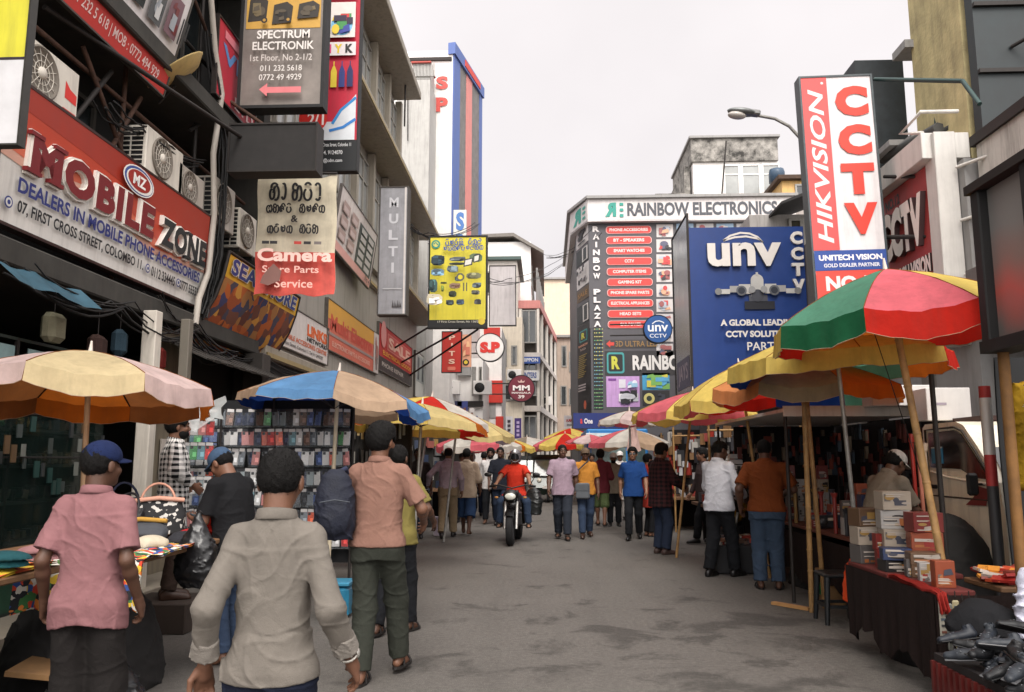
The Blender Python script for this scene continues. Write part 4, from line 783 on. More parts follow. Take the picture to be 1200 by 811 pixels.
m = MB(); m.tube([atY(290, 203, 11.8), atY(395, 203, 11.9)], .02, STEEL, 6); tag(m.build('banner_pole'), 'thin steel pole that the faded camera banner hangs from', 'pole')
s = Sign('shop_sign', 'white sloping banner of printed appliances beside the faded camera banner', atX(389, 288, -4.85), atX(432, 338, -4.75), atX(392, 202, -4.7), thick=.05); s.board((206, 196, 190), (110, 104, 100), .02); s.rect(0, 0, 1, .14, (214, 160, 150)); s.rect(.52, .14, .97, .84, (70, 76, 74))
for k in range(10): a, b_ = .57 + .2 * (k % 2), .18 + .13 * (k // 2); s.rect(a, b_, a + .15, b_ + .09, (190, 186, 182))
for k in range(6): a, b_ = .06 + .22 * (k % 2), .2 + .22 * (k // 2); s.rect(a, b_, a + .16, b_ + .17, (166, 142, 134)); s.rect(a + .02, b_ + .02, a + .14, b_ + .1, (190, 170, 164))
s.text('No 41', .8, .02, .96, .11, (60, 56, 56), .02); s.done()
s = cam_sign('projecting_sign', 'narrow weathered grey vertical sign with ghost letters that spell MULTI', 443, 220, 475, 368, 19.5, thick=.3); s.board((150, 150, 152), M((70, 66, 62), rough=.7), .03, mat=M((146, 146, 150), rough=.4, var=.25, scale=2.5, streak=.25))
for k, ch in enumerate('MULTI'): s.text(ch, .33, .84 - .13 * k, .67, .92 - .13 * k, (186, 186, 190), .03)
s.rect(.15, .19, .85, .20, (170, 170, 172)); s.rect(.9, .0, .97, 1, (196, 190, 186))
for k in range(6): s.poly([(.5 + .06 * k, .05), (.53 + .06 * k, .11 - .01 * (k % 3)), (.56 + .06 * k, .05)], (60, 56, 56))
s.done()
# curved sea print sign
root = thing('shop_sign', 'curved yellow and orange SEA SHORE sign bulging out under the camera banner', 'sign'); a, b_ = atX(222, 412, -4.9), atX(325, 415, -4.9); y0, y1 = 11.0, 14.3
sea = patch_mat([(176, 92, 40), (150, 74, 36), (196, 140, 60), (110, 66, 50), (70, 66, 80), (160, 110, 60), (96, 52, 40), (60, 60, 96)], 5); m = MB(); prof = [(-4.55, 4.55), (-4.62, 4.2), (-4.72, 3.9), (-4.88, 3.6), (-5.1, 3.35), (-5.4, 3.15)]
m.grid([[(x, y0, z), (x, y1, z)] for x, z in prof[:2][::-1]], ink((206, 160, 50))); m.grid([[(x, y0, z), (x, y1, z)] for x, z in prof[1:][::-1]], sea); m.grid([[(x - .03, y0, z), (x - .03, y1, z)] for x, z in prof], DW2); o = m.build('board', root)
fr_ = MB()
for y in (y0, y1): fr_.tube([(x, y, z) for x, z in prof], .025, STEEL, 6)
fr_.tube([(prof[0][0], y0, prof[0][1]), (prof[0][0], y1, prof[0][1])], .025, STEEL, 6); fr_.build('frame', root)
s = Sign('lettering_helper', 'x', (-4.60, y0, 4.2), (-4.60, y1, 4.2), (-4.53, y0, 4.55), thick=.01); s.text('SEA SHORE', .04, .16, .95, .88, (216, 210, 190), .08, spacing=1.05); s.text('SEA SHORE', .045, .18, .945, .86, (44, 60, 120), .035, spacing=1.05)
lo_ = s.t.build('lettering'); lo_.matrix_world = s.root.matrix_world.copy(); lo_.parent = root; bpy.data.objects.remove(s.root)
def fsign(label, xl, xr, yt, yb, col, X=-4.98, frame=(90, 84, 78)):
    s = wall_sign('shop_sign', label, X, xl, xr, yt, yb, thick=.08, group=None); s.board(col, frame, .02); return s
s = fsign('white sign with orange block letters between the curved sign and the orange banner', 312, 381, 342, 397, (206, 198, 192)); s.text('LINKS', .6, .52, .97, .82, (214, 96, 40), .05); s.text('NETWORK', .6, .38, .97, .5, (40, 40, 44), .03); s.text('BAG & MOBILE ACCESSORIES CENTRE', .04, .22, .97, .34, (206, 100, 60), .02); s.text('No 48 First Cross Street, Colombo 11. Tel 011 2432307', .04, .06, .9, .16, (46, 44, 46), .01); s.done()
s = fsign('faded orange and pink sign reading Multi Electro above the blue umbrella', 382.5, 441, 348, 408, (200, 104, 84)); s.poly([(0, .62), (1, .68), (1, 1), (0, 1)], (204, 150, 62)); s.text('Multi Electro', .05, .42, .84, .74, (190, 70, 56), .03); s.rect(0, .30, .9, .36, (150, 130, 124)); s.text('ELECTRONIC PARTS & ACCESSORIES', .08, .1, .8, .2, (222, 178, 160), .01); s.rect(.88, 0, 1, 1, (196, 186, 180)); s.pic(.89, .05, .99, .95, ((120, 110, 106), (160, 110, 100)), 8, 3); s.done()
s = fsign('red and black sign with pale double frame further along the left shops', 443, 481, 376, 432, (178, 42, 40)); s.rect(0, 0, 1, .3, (52, 46, 44)); s.rect(.22, .52, .95, .9, (202, 120, 110)); s.rect(.24, .55, .58, .88, (190, 70, 62)); s.rect(.62, .55, .93, .88, (190, 70, 62)); s.text('SALE', .25, .58, .92, .84, (222, 180, 160), .04); s.text('ELECTRICAL GOODS', .1, .36, .95, .46, (220, 160, 50), .02); s.text('PHONE REPAIR', .08, .1, .7, .2, (190, 180, 170), .02); s.disc(.11, .8, .07, (200, 130, 124)); s.done()
s = fsign('white and green upright sign beyond the red one', 486, 508, 410, 464, (196, 196, 188)); s.rect(.05, .35, .9, .95, (150, 156, 152)); s.rect(.5, .2, .95, .6, (70, 120, 90))
for k in range(4): s.rect(.1 + .2 * k, .4, .18 + .2 * k, .9, (70, 74, 76))
s.done()
# ================================================================ LEFT: long concrete office block with ribbon windows
SLAB = paint((150, 142, 128), streak=.4, bump=.3, bscale=40); WALLB = paint((150, 145, 136), streak=.4, bump=.3); OLIVE = paint((150, 132, 92), streak=.3)
ob = thing('office_block', 'long weathered concrete office block with deep eaves and ribbon windows', 'building', (-7, 19, 0))
m = MB(); m.bb((-11, 13.7, 0), (-5.05, 25.2, 13.6), WALLB); P_(m, 'wall', ob)
m = MB(); m.bb((-11.2, 13.65, 13.6), (-4.15, 25.3, 13.85), SLAB, .02); P_(m, 'eave_slab', ob)
for z, y0, y1, xe in ((10.2, 13.65, 30.6, -4.2), (6.75, 23.3, 30.6, -4.2), (6.5, 13.65, 23.2, -4.95), (3.35, 13.65, 31, -4.9)): m = MB(); m.bb((-5.06, y0, z), (xe, y1, z + .24), SLAB, .02); P_(m, 'floor_slab', ob); m = MB(); m.bb((xe + .004, y0, z + .02), (xe + .03, y1, z + .1), OLIVE); P_(m, 'slab_trim', ob)
m = MB(); m.bb((-11, 25.25, 0), (-5.05, 30.6, 11.6), WALLB); P_(m, 'wall', ob)
for z in (6.99, 10.44):
    m = MB(); m.bb((-5.049, 13.7, z), (-4.9, 25.2 if z > 10 else 30.6, z + .75), WALLB, .01); P_(m, 'parapet', ob)
    for k in range(6 if z > 10 else 8):
        y0 = 13.85 + 1.95 * k; w_ = win(ob, (-5.04, y0, z + .78), (0, y0 + 1.7, z + 2.85), 'y', 1, 3, paint((150, 146, 138), streak=.2), PALEGLASS, mid=True); w_.matrix_parent_inverse = Matrix.Translation(-Vector(ob.location))
        m = MB(); m.bb((-5.04, y0 + 1.72, z + .76), (-4.82, y0 + 1.93, z + (3.14 if z > 10 else 3.19)), SLAB, .01); P_(m, 'mullion_column', ob)
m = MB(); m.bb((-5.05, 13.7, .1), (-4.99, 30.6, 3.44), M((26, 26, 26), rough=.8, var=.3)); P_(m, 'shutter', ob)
m = MB(); m.tube([(-4.5, 24.2, 12.2), (-4.5, 24.2, 14.2)], .03, STEEL, 6); P_(m, 'pole', ob)
cables('two thin dark wires running from the office block to the yellow sign', [atX(480, 262, -4.4), atY(505, 275, 24), atY(560, 262, 33)], 3, .012, .2, 8, jit=.1)
# yellow projecting product sign
s = cam_sign('projecting_sign', 'bright yellow projecting sign crowded with printed electronic parts', 503, 278, 569, 383, 24.0, thick=.2, lift=.01); s.board((216, 202, 62), BLACKM, .05); s.rect(0, 0, 1, .075, (30, 30, 32)); s.text('17 First Cross Street, No 136/28', .15, .04, .9, .065, (200, 196, 180), .01); s.disc(.93, .055, .06, (206, 180, 60)); s.disc(.1, .92, .08, (60, 140, 120)); s.disc(.1, .92, .05, (206, 200, 110)); s.stroke([(.06, .92), (.1, .94), (.14, .91)], .012, (60, 140, 120))
sinhala(s, ['ra', 'e', 'va', 'la', None, 'va', 'sa', 'na'], .27, .905, .93, .975, (60, 84, 150), .010); sinhala(s, ['e', 'la', 'ka', 'ta', 'ra', 'e', 'na', 'ka', 'sa'], .24, .835, .97, .895, (60, 84, 150), .009)
k = 0
for x, y, w_, h, c in ((.03, .66, .25, .12, (40, 60, 70)), (.36, .70, .3, .05, (90, 96, 100)), (.36, .655, .3, .03, (50, 60, 60)), (.72, .68, .24, .1, (90, 110, 80)), (.05, .53, .24, .08, (100, 130, 150)), (.34, .56, .2, .08, (96, 110, 116)), (.48, .46, .11, .06, (60, 80, 90)), (.68, .48, .27, .07, (120, 120, 90)), (.04, .33, .15, .15, (60, 90, 90)), (.24, .42, .12, .02, (70, 80, 60)), (.26, .33, .05, .07, (120, 140, 60)), (.4, .36, .2, .06, (150, 120, 100)), (.8, .36, .16, .06, (70, 80, 84)), (.4, .26, .14, .07, (60, 70, 50)), (.36, .17, .14, .06, (50, 60, 64)), (.54, .17, .14, .06, (50, 66, 84)), (.85, .17, .12, .06, (60, 60, 60)), (.8, .27, .15, .05, (90, 90, 84)), (.04, .16, .28, .12, (206, 196, 170))):
    s.poly([(x + w_ * (.5 + .5 * math.cos(t_) * abs(math.cos(t_)) ** -.3), y + h * (.5 + .5 * math.sin(t_) * abs(math.sin(t_) + 1e-3) ** -.3)) for t_ in np.arange(.3, 6.4, .785)], c); s.pic(x, y, x + w_, y + h, (c, tuple(int(q * .7) for q in c), tuple(min(255, int(q * 1.5)) for q in c)), 9, k); k += 1
s.poly([(.67, .56), (.82, .58), (.84, .66), (.69, .64)], (50, 50, 50)); s.poly([(.69, .575), (.80, .59), (.815, .645), (.705, .63)], (214, 210, 200)); s.poly([(.84, .6), (.94, .62), (.95, .7), (.85, .685)], (50, 50, 50)); s.poly([(.855, .615), (.925, .63), (.935, .685), (.86, .67)], (214, 210, 200)); s.disc(.62, .45, .07, (90, 90, 80)); s.disc(.62, .45, .04, (212, 196, 44)); s.rect(.67, .3, .69, .39, (80, 80, 70)); s.rect(.72, .3, .74, .39, (80, 80, 70)); s.done()
m = MB()
for p, q in (((503, 383), (462, 408)), ((560, 386), (480, 440)), ((540, 386), (470, 425)), ((505, 280), (470, 262))): m.tube([atY(*p, 24.1), atX(*q, -5.0)], .035, STEEL, 6)
tag(m.build('sign_bracket'), 'long dark steel struts bracing the yellow sign to the office block', 'bracket')

m = MB(); a, b_ = PX(-6, 303, -4.75), PX(92, 342, -4.75); m.grid([[a.lerp(b_, j / 12) + Vector((.12 * i + .02 * math.sin(j * 1.7), 0, -.10 * i - .02 * math.sin(j * .9))) for j in range(13)] for i in range(3)], M((70, 110, 128), rough=.4, var=.35, scale=4, transl=.3)); tag(m.build('plastic_sheet'), 'faded blue plastic sheet strip hanging under the big red phone sign', 'plastic sheet')
cables('dark cables looping under the overhang below the big red phone sign', [(-4.8, 6.9, 3.32), (-4.75, 8.6, 3.3), (-4.7, 10.2, 3.25), (-4.6, 11.4, 3.1)], 6, .012, .16, 21, jit=.09)
for k, (y, z, c, nm) in enumerate(((7.7, 3.05, (120, 116, 96), 'dusty cream'), (8.5, 2.95, (60, 44, 40), 'brown'), (8.95, 3.08, (44, 60, 70), 'slate blue'), (9.9, 3.0, (110, 40, 36), 'dull red'))):
    t = thing('hanging_parcel', '%s parcel hung from the overhang below the red phone sign' % nm, 'parcel', (-4.95, y, z)); m = MB(); m.box((0, 0, -.16), (.16, .26, .3), cloth(c), Matrix.Rotation(.2 * k, 3, 'Z'), .05); m.build('bundle', t); m = MB(); m.tube([(0, 0, .35), (0, 0, -.02)], .006, STEEL, 4); m.build('string', t)
# ================================================================ far left: tower, white sheds, narrow block, red pillar shop
CREAM = paint((218, 211, 202), streak=.2); WHITEB = paint((222, 218, 214), streak=.12); BEIGE = paint((208, 196, 178), streak=.25); GREYB = paint((140, 138, 136), streak=.35); REDP = paint((186, 46, 34), streak=.15)
CORR = paint((168, 166, 162), streak=.4)
tw = thing('tower_block', 'tall white tower with blue, grey and pink stripes and a red letter sign', 'building', (-6, 34, 0)); Z0 = 20.4
p0 = atY(531, 52, 34); q1 = atZ(564, 104, Z0); d = Vector((q1.x - p0.x, q1.y - p0.y, 0)); ln = d.length; ang = math.atan2(d.y, d.x)
def local_box(mb, x0, x1, y0, y1, z0, z1, mt, org, a):
    rot = Matrix.Rotation(a, 3, 'Z'); c = Vector(((x0 + x1) / 2, (y0 + y1) / 2, (z0 + z1) / 2)); return mb.box(rot @ c + Vector((org.x, org.y, 0)), (abs(x1 - x0), abs(y1 - y0), abs(z1 - z0)), mt, rot)
m = MB(); poly = [(p0.x - 3.6, p0.y), (p0.x, p0.y), (q1.x, q1.y), (q1.x - 5, q1.y + .3)]; m.prism(poly, 0, Z0 - .3, WHITEB, 'xy'); P_(m, 'wall', tw)
BL, GS, PK = paint((84, 104, 160), streak=.1), M((120, 116, 114), rough=.7, var=.3, scale=3, streak=.2), paint((206, 130, 124), streak=.1)
for a, b_, mt, t in ((0, .2, BL, .06), (.2, .42, GS, .03), (.42, .62, PK, .05), (.62, .9, GS, .03), (.9, 1, BL, .06)): mb = MB(); local_box(mb, a * ln, b_ * ln, -t, -.002, 9.6, Z0 - .5, mt, p0, ang); P_(mb, 'stripe_panel', tw)
mb = MB(); local_box(mb, -.1, ln + .1, -.14, .2, Z0 - .5, Z0 + .05, BL, p0, ang); P_(mb, 'parapet_band', tw); mb = MB(); local_box(mb, ln * .3, ln * .85, -.17, -.142, Z0 - .38, Z0 - .06, paint((200, 70, 60)), p0, ang); P_(mb, 'parapet_stripe', tw)
m = MB(); m.bb((p0.x - 3.6, 33.9, Z0 - .8), (p0.x - .05, 34.1, Z0 - .65), STEEL); P_(m, 'ledge', tw)
s = cam_sign('x', 'x', 506, 88, 529, 132, 33.96, thick=.02, lift=.01); s.text('S', .2, .62, .82, .97, (190, 70, 62), .05); s.text('P', .2, .02, .82, .40, (190, 70, 62), .05); lo_ = s.t.build('lettering'); lo_.matrix_world = s.root.matrix_world.copy(); lo_.parent = tw; lo_.matrix_parent_inverse = Matrix.Translation(-Vector(tw.location)); bpy.data.objects.remove(s.root)
s = cam_sign('projecting_sign', 'white vertical sign with blue letters fixed to the striped tower', 531, 246, 546, 300, 33, thick=.2, lift=.01); s.board((206, 204, 196)); s.text('S', .2, .55, .85, .95, (70, 110, 170), .05); s.text('P', .2, .08, .85, .48, (70, 110, 170), .05); s.done()
def far_block(name, label, x0, x1, ytop, Y, depth, mt, wins=(), roof=None, extra=None, zb=0, side=None):
    a, b_ = atY(x0, ytop, Y), atY(x1, ytop, Y); cx = (a.x + b_.x) / 2; rt = thing(name, label, 'building', (cx, Y + depth / 2, 0)); m = MB(); m.bb((a.x, Y, zb), (b_.x, Y + depth, a.z), mt); P_(m, 'wall', rt)
    if roof: m = MB(); m.bb((a.x - .25, Y - .3, a.z), (b_.x + .25, Y + depth, a.z + .22), roof, .02); P_(m, 'roof', rt)
    for (wx0, wy0, wx1, wy1, n) in wins:
        p, q = atY(wx0, wy1, Y), atY(wx1, wy0, Y); w_ = win(rt, (p.x, Y - .002, p.z), (q.x, 0, q.z), 'x', 1, n, GREYF, GLASS, t=.09); w_.matrix_parent_inverse = Matrix.Translation(-Vector(rt.location))
    if side:      # windows on the wall that looks on to the street
        n, zs, X = side; X = b_.x
        for z in zs:
            for k in range(n): y0 = Y + .6 + (depth - 1) * k / n; w_ = win(rt, (X + .002, y0, z), (0, y0 + (depth - 1) / n * .72, z + 1.5), 'y', 1, 2, GREYF, GLASS, t=.09); w_.matrix_parent_inverse = Matrix.Translation(-Vector(rt.location))
    return rt
b_ = far_block('metal_shed', 'plain grey clad block with a corrugated roof room beside the striped tower', 466, 504, 94, 32, 3, CORR, roof=None)
m = MB(); a = atY(484, 78, 32.5)
for k in range(16): m.bb((a.x + k * .062, 32.4, a.z - .5), (a.x + k * .062 + .04, 32.5, a.z + .08), CORR)
m.bb((a.x, 32.5, a.z - .6), (a.x + .76, 33.8, a.z + .08), CORR); m.bb((a.x - .05, 32.3, a.z + .08), (a.x + .82, 33.8, a.z + .14), paint((170, 70, 60))); m.tube([atY(478, 165, 31.9), atY(478, 110, 31.9)], .025, STEEL, 5); P_(m, 'roof_room', b_)
wb = far_block('warehouse', 'long white warehouse with a shallow gable roof beyond the yellow sign', 560, 622, 284, 54, 14, WHITEB, side=(3, (13.6,), 0)); a, c = atY(560, 284, 54), atY(622, 284, 54); hx = (a.x + c.x) / 2
m = MB(); m.prism([(a.x - .4, a.z + .25), (a.x - .4, a.z + .45), (c.x - 1.2, a.z + .55), (c.x + .9, a.z - .75), (c.x + .9, a.z - .95), (c.x - 1.2, a.z + .3)], 53.6, 68.5, paint((112, 106, 100)), 'xz'); P_(m, 'roof', wb)
gh = far_block('roof_house', 'green roofed upper storey behind the blank white board', 566, 606, 306, 47, 6, CREAM, roof=paint((66, 84, 80)), wins=((570, 318, 600, 345, 2),))
s = cam_sign('blank_board', 'blank white stained board on a frame behind the yellow sign', 574, 312, 604, 381, 41, thick=.2, lift=.01); s.board((186, 180, 180), STEEL, .05, mat=M((184, 178, 178), rough=.6, var=.15, scale=1, streak=.3)); s.done()
bh = far_block('corner_house', 'beige house of two windows between the red pillar and the narrow block', 588, 612, 372, 45, 5, BEIGE, wins=((589, 398, 594, 430, 1), (599, 405, 606, 428, 1), (590, 450, 604, 470, 1)))
rp = far_block('pillar_shop', 'narrow shop front painted red and white beside the round S.P sign', 567, 588, 384, 39, 4, WHITEB); a = rp.location
for q in ((567, 586, 384, 416), (567, 589, 446, 472), (581, 590, 488, 520)): A, B_ = atY(q[0], q[3], 38.9), atY(q[1], q[2], 38.9); m = MB(); m.bb((A.x, 38.82, A.z), (B_.x, 38.998, B_.z), REDP); P_(m, 'red_panel', rp)
A, B_ = atY(569, 490, 39), atY(581, 472, 39); m = MB(); m.bb((A.x, 38.95, A.z), (B_.x, 38.998, B_.z), GREYB); P_(m, 'shutter', rp)
gs_ = far_block('shop_building', 'grey and white shop building just past the office block, below the red vertical sign', 520, 566, 420, 35, 5, WHITEB, wins=((553, 430, 558, 462, 1), (561, 430, 565, 470, 1)))
for q, mt in (((536, 552, 408, 440), GREYB), ((536, 566, 470, 476), STEEL), ((528, 542, 470, 498), paint((60, 64, 100)))): A, B_ = atY(q[0], q[3], 34.8), atY(q[1], q[2], 34.8); m = MB(); m.bb((A.x, 34.75, A.z), (B_.x, 34.998, B_.z), mt); P_(m, 'cladding_panel', gs_)
s = cam_sign('projecting_sign', 'red vertical sign with pale letters under the yellow sign', 518, 389, 540, 436, 31.5, thick=.2, lift=.01); s.board((176, 44, 34), BLACKM, .03)
for k, ch in enumerate('PITS'): s.text(ch, .35, .80 - .2 * k, .68, .92 - .2 * k, (216, 180, 160), .03)
s.rrect(.3, .04, .72, .13, (200, 110, 90)); s.done()
s = cam_sign('projecting_sign', 'peach coloured vertical sign with a small black disc by the red vertical sign', 541, 392, 552, 430, 32.2, thick=.15, lift=.01); s.board((206, 150, 120)); s.disc(.45, .14, .35, (30, 28, 28)); s.disc(.45, .14, .2, (206, 180, 60)); s.pic(.1, .3, .9, .95, ((190, 110, 90), (214, 170, 130)), 5, 2); s.done()
for k, (x, c) in enumerate((((533, 478, 539, 500), (210, 204, 198)), ((541, 470, 548, 500), (60, 70, 130)), ((550, 478, 556, 500), (206, 200, 196)))):
    s = cam_sign('wall_poster', ('small portrait poster in white below the red vertical sign', 'small blue portrait poster in the middle of three below the red sign', 'small pale portrait poster nearest the red pillar shop')[k], *x, 34.6, thick=.06, lift=.01); s.board(c); s.disc(.5, .7, .22, (120, 80, 66)); s.rect(.25, .15, .75, .55, (150, 40, 40)); s.done()
s = cam_sign('shop_sign', 'blue fascia sign over a red panel under the portrait posters', 530, 487, 560, 503, 33.5, thick=.3, lift=.01, yaw=R(14)); s.board((60, 96, 140)); s.rect(0, 0, 1, .2, (40, 44, 60)); s.text('MOBILE WORLD', .1, .4, .9, .75, (100, 150, 190), .02); s.done()
s = cam_sign('shop_sign', 'red strip panel along the shop below the portrait posters', 520, 486, 530, 512, 33.4, thick=.2); s.board((186, 52, 34)); s.done()
# round signs on arms
def round_sign(label, cx, cy, r_, Y, col, draw):
    c = atY(cx, cy, Y); rr = r_ / F * Y; rt = thing('round_sign', label, 'sign', c); m = MB(); m.lathe([(.001, .12), (rr, .12), (rr, -.10), (rr * .96, -.12), (.001, -.12)], (0, 0, 0), paint(col, streak=.05), 36, 'Y', smooth=False); m.build('board', rt)
    m = MB(); m.lathe([(rr * 1.0, .14), (rr * 1.03, .14), (rr * 1.03, -.13), (rr * .985, -.13), (rr * .985, .14)], (0, 0, 0), BLACKM, 36, 'Y'); m.build('rim', rt)
    m = MB()
    for dz in (-.4, .4): m.tube([(-rr * .9, 0, dz * rr), (-rr - 1.3, .1, dz * rr)], .03, STEEL, 6)
    m.build('arm', rt)
    s = Sign('x', 'x', c + Vector((-rr, -.125, -rr)), c + Vector((rr, -.125, -rr)), c + Vector((-rr, -.125, rr)), lift=.01); draw(s)
    for nm, mb in (('artwork', s.g), ('lettering', s.t)):
        if mb.f: o = mb.build(nm); o.parent = rt; o.location = (-rr, -.125, -rr)
    bpy.data.objects.remove(s.root); return rt
round_sign('round white sign with bold red S.P letters', 574.5, 407.5, 16.5, 33, (214, 210, 206), lambda s: s.text('S.P', .14, .3, .86, .7, (196, 44, 36), .07))
def mm(s): s.text('MM', .18, .42, .82, .62, (222, 214, 210), .035); s.text('MANGALA', .14, .30, .86, .37, (214, 200, 196), .03); s.text('39', .38, .12, .62, .25, (218, 208, 204), .03); s.poly([(.4, .72), (.6, .72), (.64, .80), (.55, .76), (.5, .84), (.45, .76), (.36, .80)], (206, 170, 160))
round_sign('round maroon sign with white MM lettering and the number 39', 611, 455.5, 15.5, 37, (104, 30, 46), mm)
# narrow concrete block with open storeys
nb_ = thing('narrow_block', 'narrow grey white block of open storeys with a pink roof edge', 'building', (0, 50, 0)); A, B_ = atY(609, 360, 49), atY(633, 350, 49); X0, X1 = A.x, B_.x; zt = atY(620, 352, 49).z; zs = [zt - 3.4 * k for k in range(5)]
q_ = atZ(655, 416, zt); Ye = min(q_.y, 66); Xe = q_.x if q_.y < 66 else X1 + 1.4
m = MB(); m.prism([(X0, 49.6), (X1 - .3, 49.6), (Xe - .3, Ye), (X0, Ye)], 0, zt - .3, M((84, 80, 76), rough=.8, var=.3), 'xy'); P_(m, 'wall', nb_)
for k in range(5):
    z = zt - 3.3 * k; m = MB(); m.prism([(X0 - .1, 49), (X1, 49), (Xe, Ye), (X0 - .1, Ye)], z - (.35 if k else .5), z, paint((198, 190, 184), streak=.2) if k else paint((196, 128, 122)), 'xy'); P_(m, 'floor_slab', nb_)
    if k < 4:
        m = MB(); m.bb((X0 - .06, 49.05, z - 3.3), (X0 + .14, 49.35, z - .36), CREAM); P_(m, 'column', nb_); m = MB(); m.bb((X1 - .22, 49.04, z - 3.3), (X1 - .06, 49.4, z - .36), CREAM); P_(m, 'column', nb_)
        w_ = win(nb_, (X0 + .12, 49.1, z - 2.7), (X1 - .24, 0, z - .6), 'x', 1, 2, GREYF, GLASS, .08); w_.matrix_parent_inverse = Matrix.Translation(-Vector(nb_.location))
        dv = Vector((Xe - X1, Ye - 49, 0))
        for j in range(4): c = Vector((X1, 49, 0)) + dv * ((j + .6) / 4.2); m = MB(); m.bb((c.x - .22, c.y - .25, z - 3.3), (c.x - .03, c.y + .25, z - .36), CREAM); P_(m, 'column', nb_)
m = MB(); c = Vector((Xe, Ye, 0)); m.bb((c.x - .3, c.y - .6, 0), (c.x + .05, c.y, zt + .1), paint((150, 60, 62))); P_(m, 'corner_pillar', nb_)
for j in range(9): m = MB(); m.tube([(X1 - .2 + .05 * j, 49.5 + j * .9, zt), (X1 - .2 + .05 * j, 49.5 + j * .9, zt + 2.2 - .1 * j)], .07, GREYB, 6); P_(m, 'railing_post', nb_)
for (x0, y0, x1, y1, c, t) in ((609, 418, 633, 426, (50, 80, 150), 'NIPPON'), (600, 434, 632, 446, (206, 204, 204), 'V  PRINTERS'), (592, 488, 601, 514, (204, 200, 204), 'SHOP'), (603, 490, 611, 514, (66, 44, 110), 'HOUSE')):
    s = cam_sign('shop_sign', {'NIPPON': 'small blue strip sign on the narrow open block', 'V  PRINTERS': 'small white strip sign above the round maroon sign', 'SHOP': 'small white vertical sign beneath the maroon sign', 'HOUSE': 'small purple vertical sign beneath the maroon sign'}[t], x0, y0, x1, y1, 43 if y0 > 480 else 48.6, thick=.15, lift=.012); s.board(c)
    if y0 < 480: s.text(t, .1, .25, .9, .8, (210, 210, 214) if c[0] < 100 else (60, 80, 140), .03)
    else:
        for k in range(4): s.rect(.3, .12 + .2 * k, .7, .24 + .2 * k, (60, 50, 60) if c[0] > 100 else (180, 160, 200))
    s.done()
far_block('tenement', 'plain cream gable wall with a rooftop aerial far down the street', 634, 690, 328, 82, 12, paint((206, 186, 164), streak=.2), roof=GREYB)
m = MB(); c = atY(667, 328, 81); m.tube([(c.x, 82.5, c.z), (c.x, 82.5, c.z + 4.4)], .09, STEEL, 6); m.tube([(c.x - .5, 82.5, c.z + 3.6), (c.x + .5, 82.5, c.z + 3.6)], .05, STEEL, 5); m.tube([(c.x - .35, 82.5, c.z + 3.0), (c.x + .35, 82.5, c.z + 3.0)], .05, STEEL, 5); tag(m.build('aerial_mast'), 'thin rusty aerial mast standing on the cream gable building', 'mast')
far_block('shop_building', 'shabby brown grey building with balcony far along the street, right of the narrow block', 652, 676, 396, 64, 8, paint((168, 150, 136), streak=.45), roof=GREYB, wins=((658, 405, 664, 430, 1), (667, 412, 674, 436, 1), (657, 452, 664, 475, 1), (667, 455, 674, 475, 1)))
s = cam_sign('shop_sign', 'small white hanging sign with a red mark far down the street', 661, 487, 677, 502, 45, thick=.1, lift=.01); s.board((214, 206, 206)); s.text('A.MART', .15, .5, .85, .75, (180, 50, 50), .05); s.text('stores', .2, .2, .8, .35, (80, 76, 76), .02); s.done()
far_block('shop_building', 'dim grey shop row closing the far end of the street', 560, 672, 470, 95, 6, paint((120, 112, 106), streak=.4), wins=((585, 478, 600, 500, 2), (625, 480, 640, 500, 2)))
far_block('corner_block', 'pale distant apartment block rising behind the far shops', 600, 648, 400, 100, 8, paint((190, 180, 170), streak=.2), wins=((612, 410, 620, 425, 2), (626, 410, 634, 425, 2)))
# ================================================================ right: rainbow plaza
Yr = 34; ra = thing('shopping_plaza', 'grey electronics plaza plastered with red name plates, white fascia on top', 'building', (6, 37, 0)); xl = atY(690, 240, Yr).x; xr = atY(924, 240, Yr).x; zt = atY(690, 236, Yr).z; zf = atY(690, 262, Yr).z; xc = 1.42
PLZ = paint((84, 82, 86), streak=.15)
m = MB(); m.prism([(xc, 36), (xl, Yr), (xr, Yr), (xr, 46), (xc, 46)], 0, zf, PLZ, 'xy'); P_(m, 'wall', ra)
FA = paint((206, 200, 198), streak=.12); m = MB(); m.prism([(xc - .25, 35.8), (xl - .08, Yr - .3), (xr + .2, Yr - .3), (xr + .2, 46), (xc - .25, 46)], zf, zt, FA, 'xy'); P_(m, 'fascia', ra)
m = MB(); m.prism([(xc - .4, 35.7), (xl - .12, Yr - .45), (xr + .3, Yr - .45), (xr + .3, 46), (xc - .4, 46)], zt, zt + .12, GREYB, 'xy'); P_(m, 'roof', ra)
ch_a, ch_b = Vector((xc, 36, 0)), Vector((xl, Yr, 0))
s = Sign('building_sign', 'long white fascia lettering of the electronics plaza with green monogram', Vector((xl + .5, Yr - .31, zf + .05)), Vector((xr + .1, Yr - .31, zf + .05)), Vector((xl + .5, Yr - .31, zt - .05)), lift=.012, thick=.006); s.board((206, 200, 198)); W = s.w
fx = lambda px: (atY(px, 245, Yr - .31).x - xl - .5) / W
s.text('RAINBOW ELECTRONICS', fx(735), .18, fx(911), .84, (74, 76, 82), .035); GRN = (50, 140, 126)
s.text('R', fx(722), .16, fx(709), .86, GRN, .06)
for yy in (.76, .48, .2): s.rect(fx(726), yy - .06, fx(730.5), yy + .08, GRN)
s.done()
u_ = (ch_b - ch_a); s = Sign('building_sign', 'white angled end of the plaza fascia with a green monogram', ch_a + Vector((-.26, -.24, zf + .05)), ch_b + Vector((-.1, -.32, zf + .05)), ch_a + Vector((-.26, -.24, zt - .05)), lift=.012, thick=.006); s.board((200, 196, 194)); s.text('R', .66, .14, .2, .88, GRN, .06)
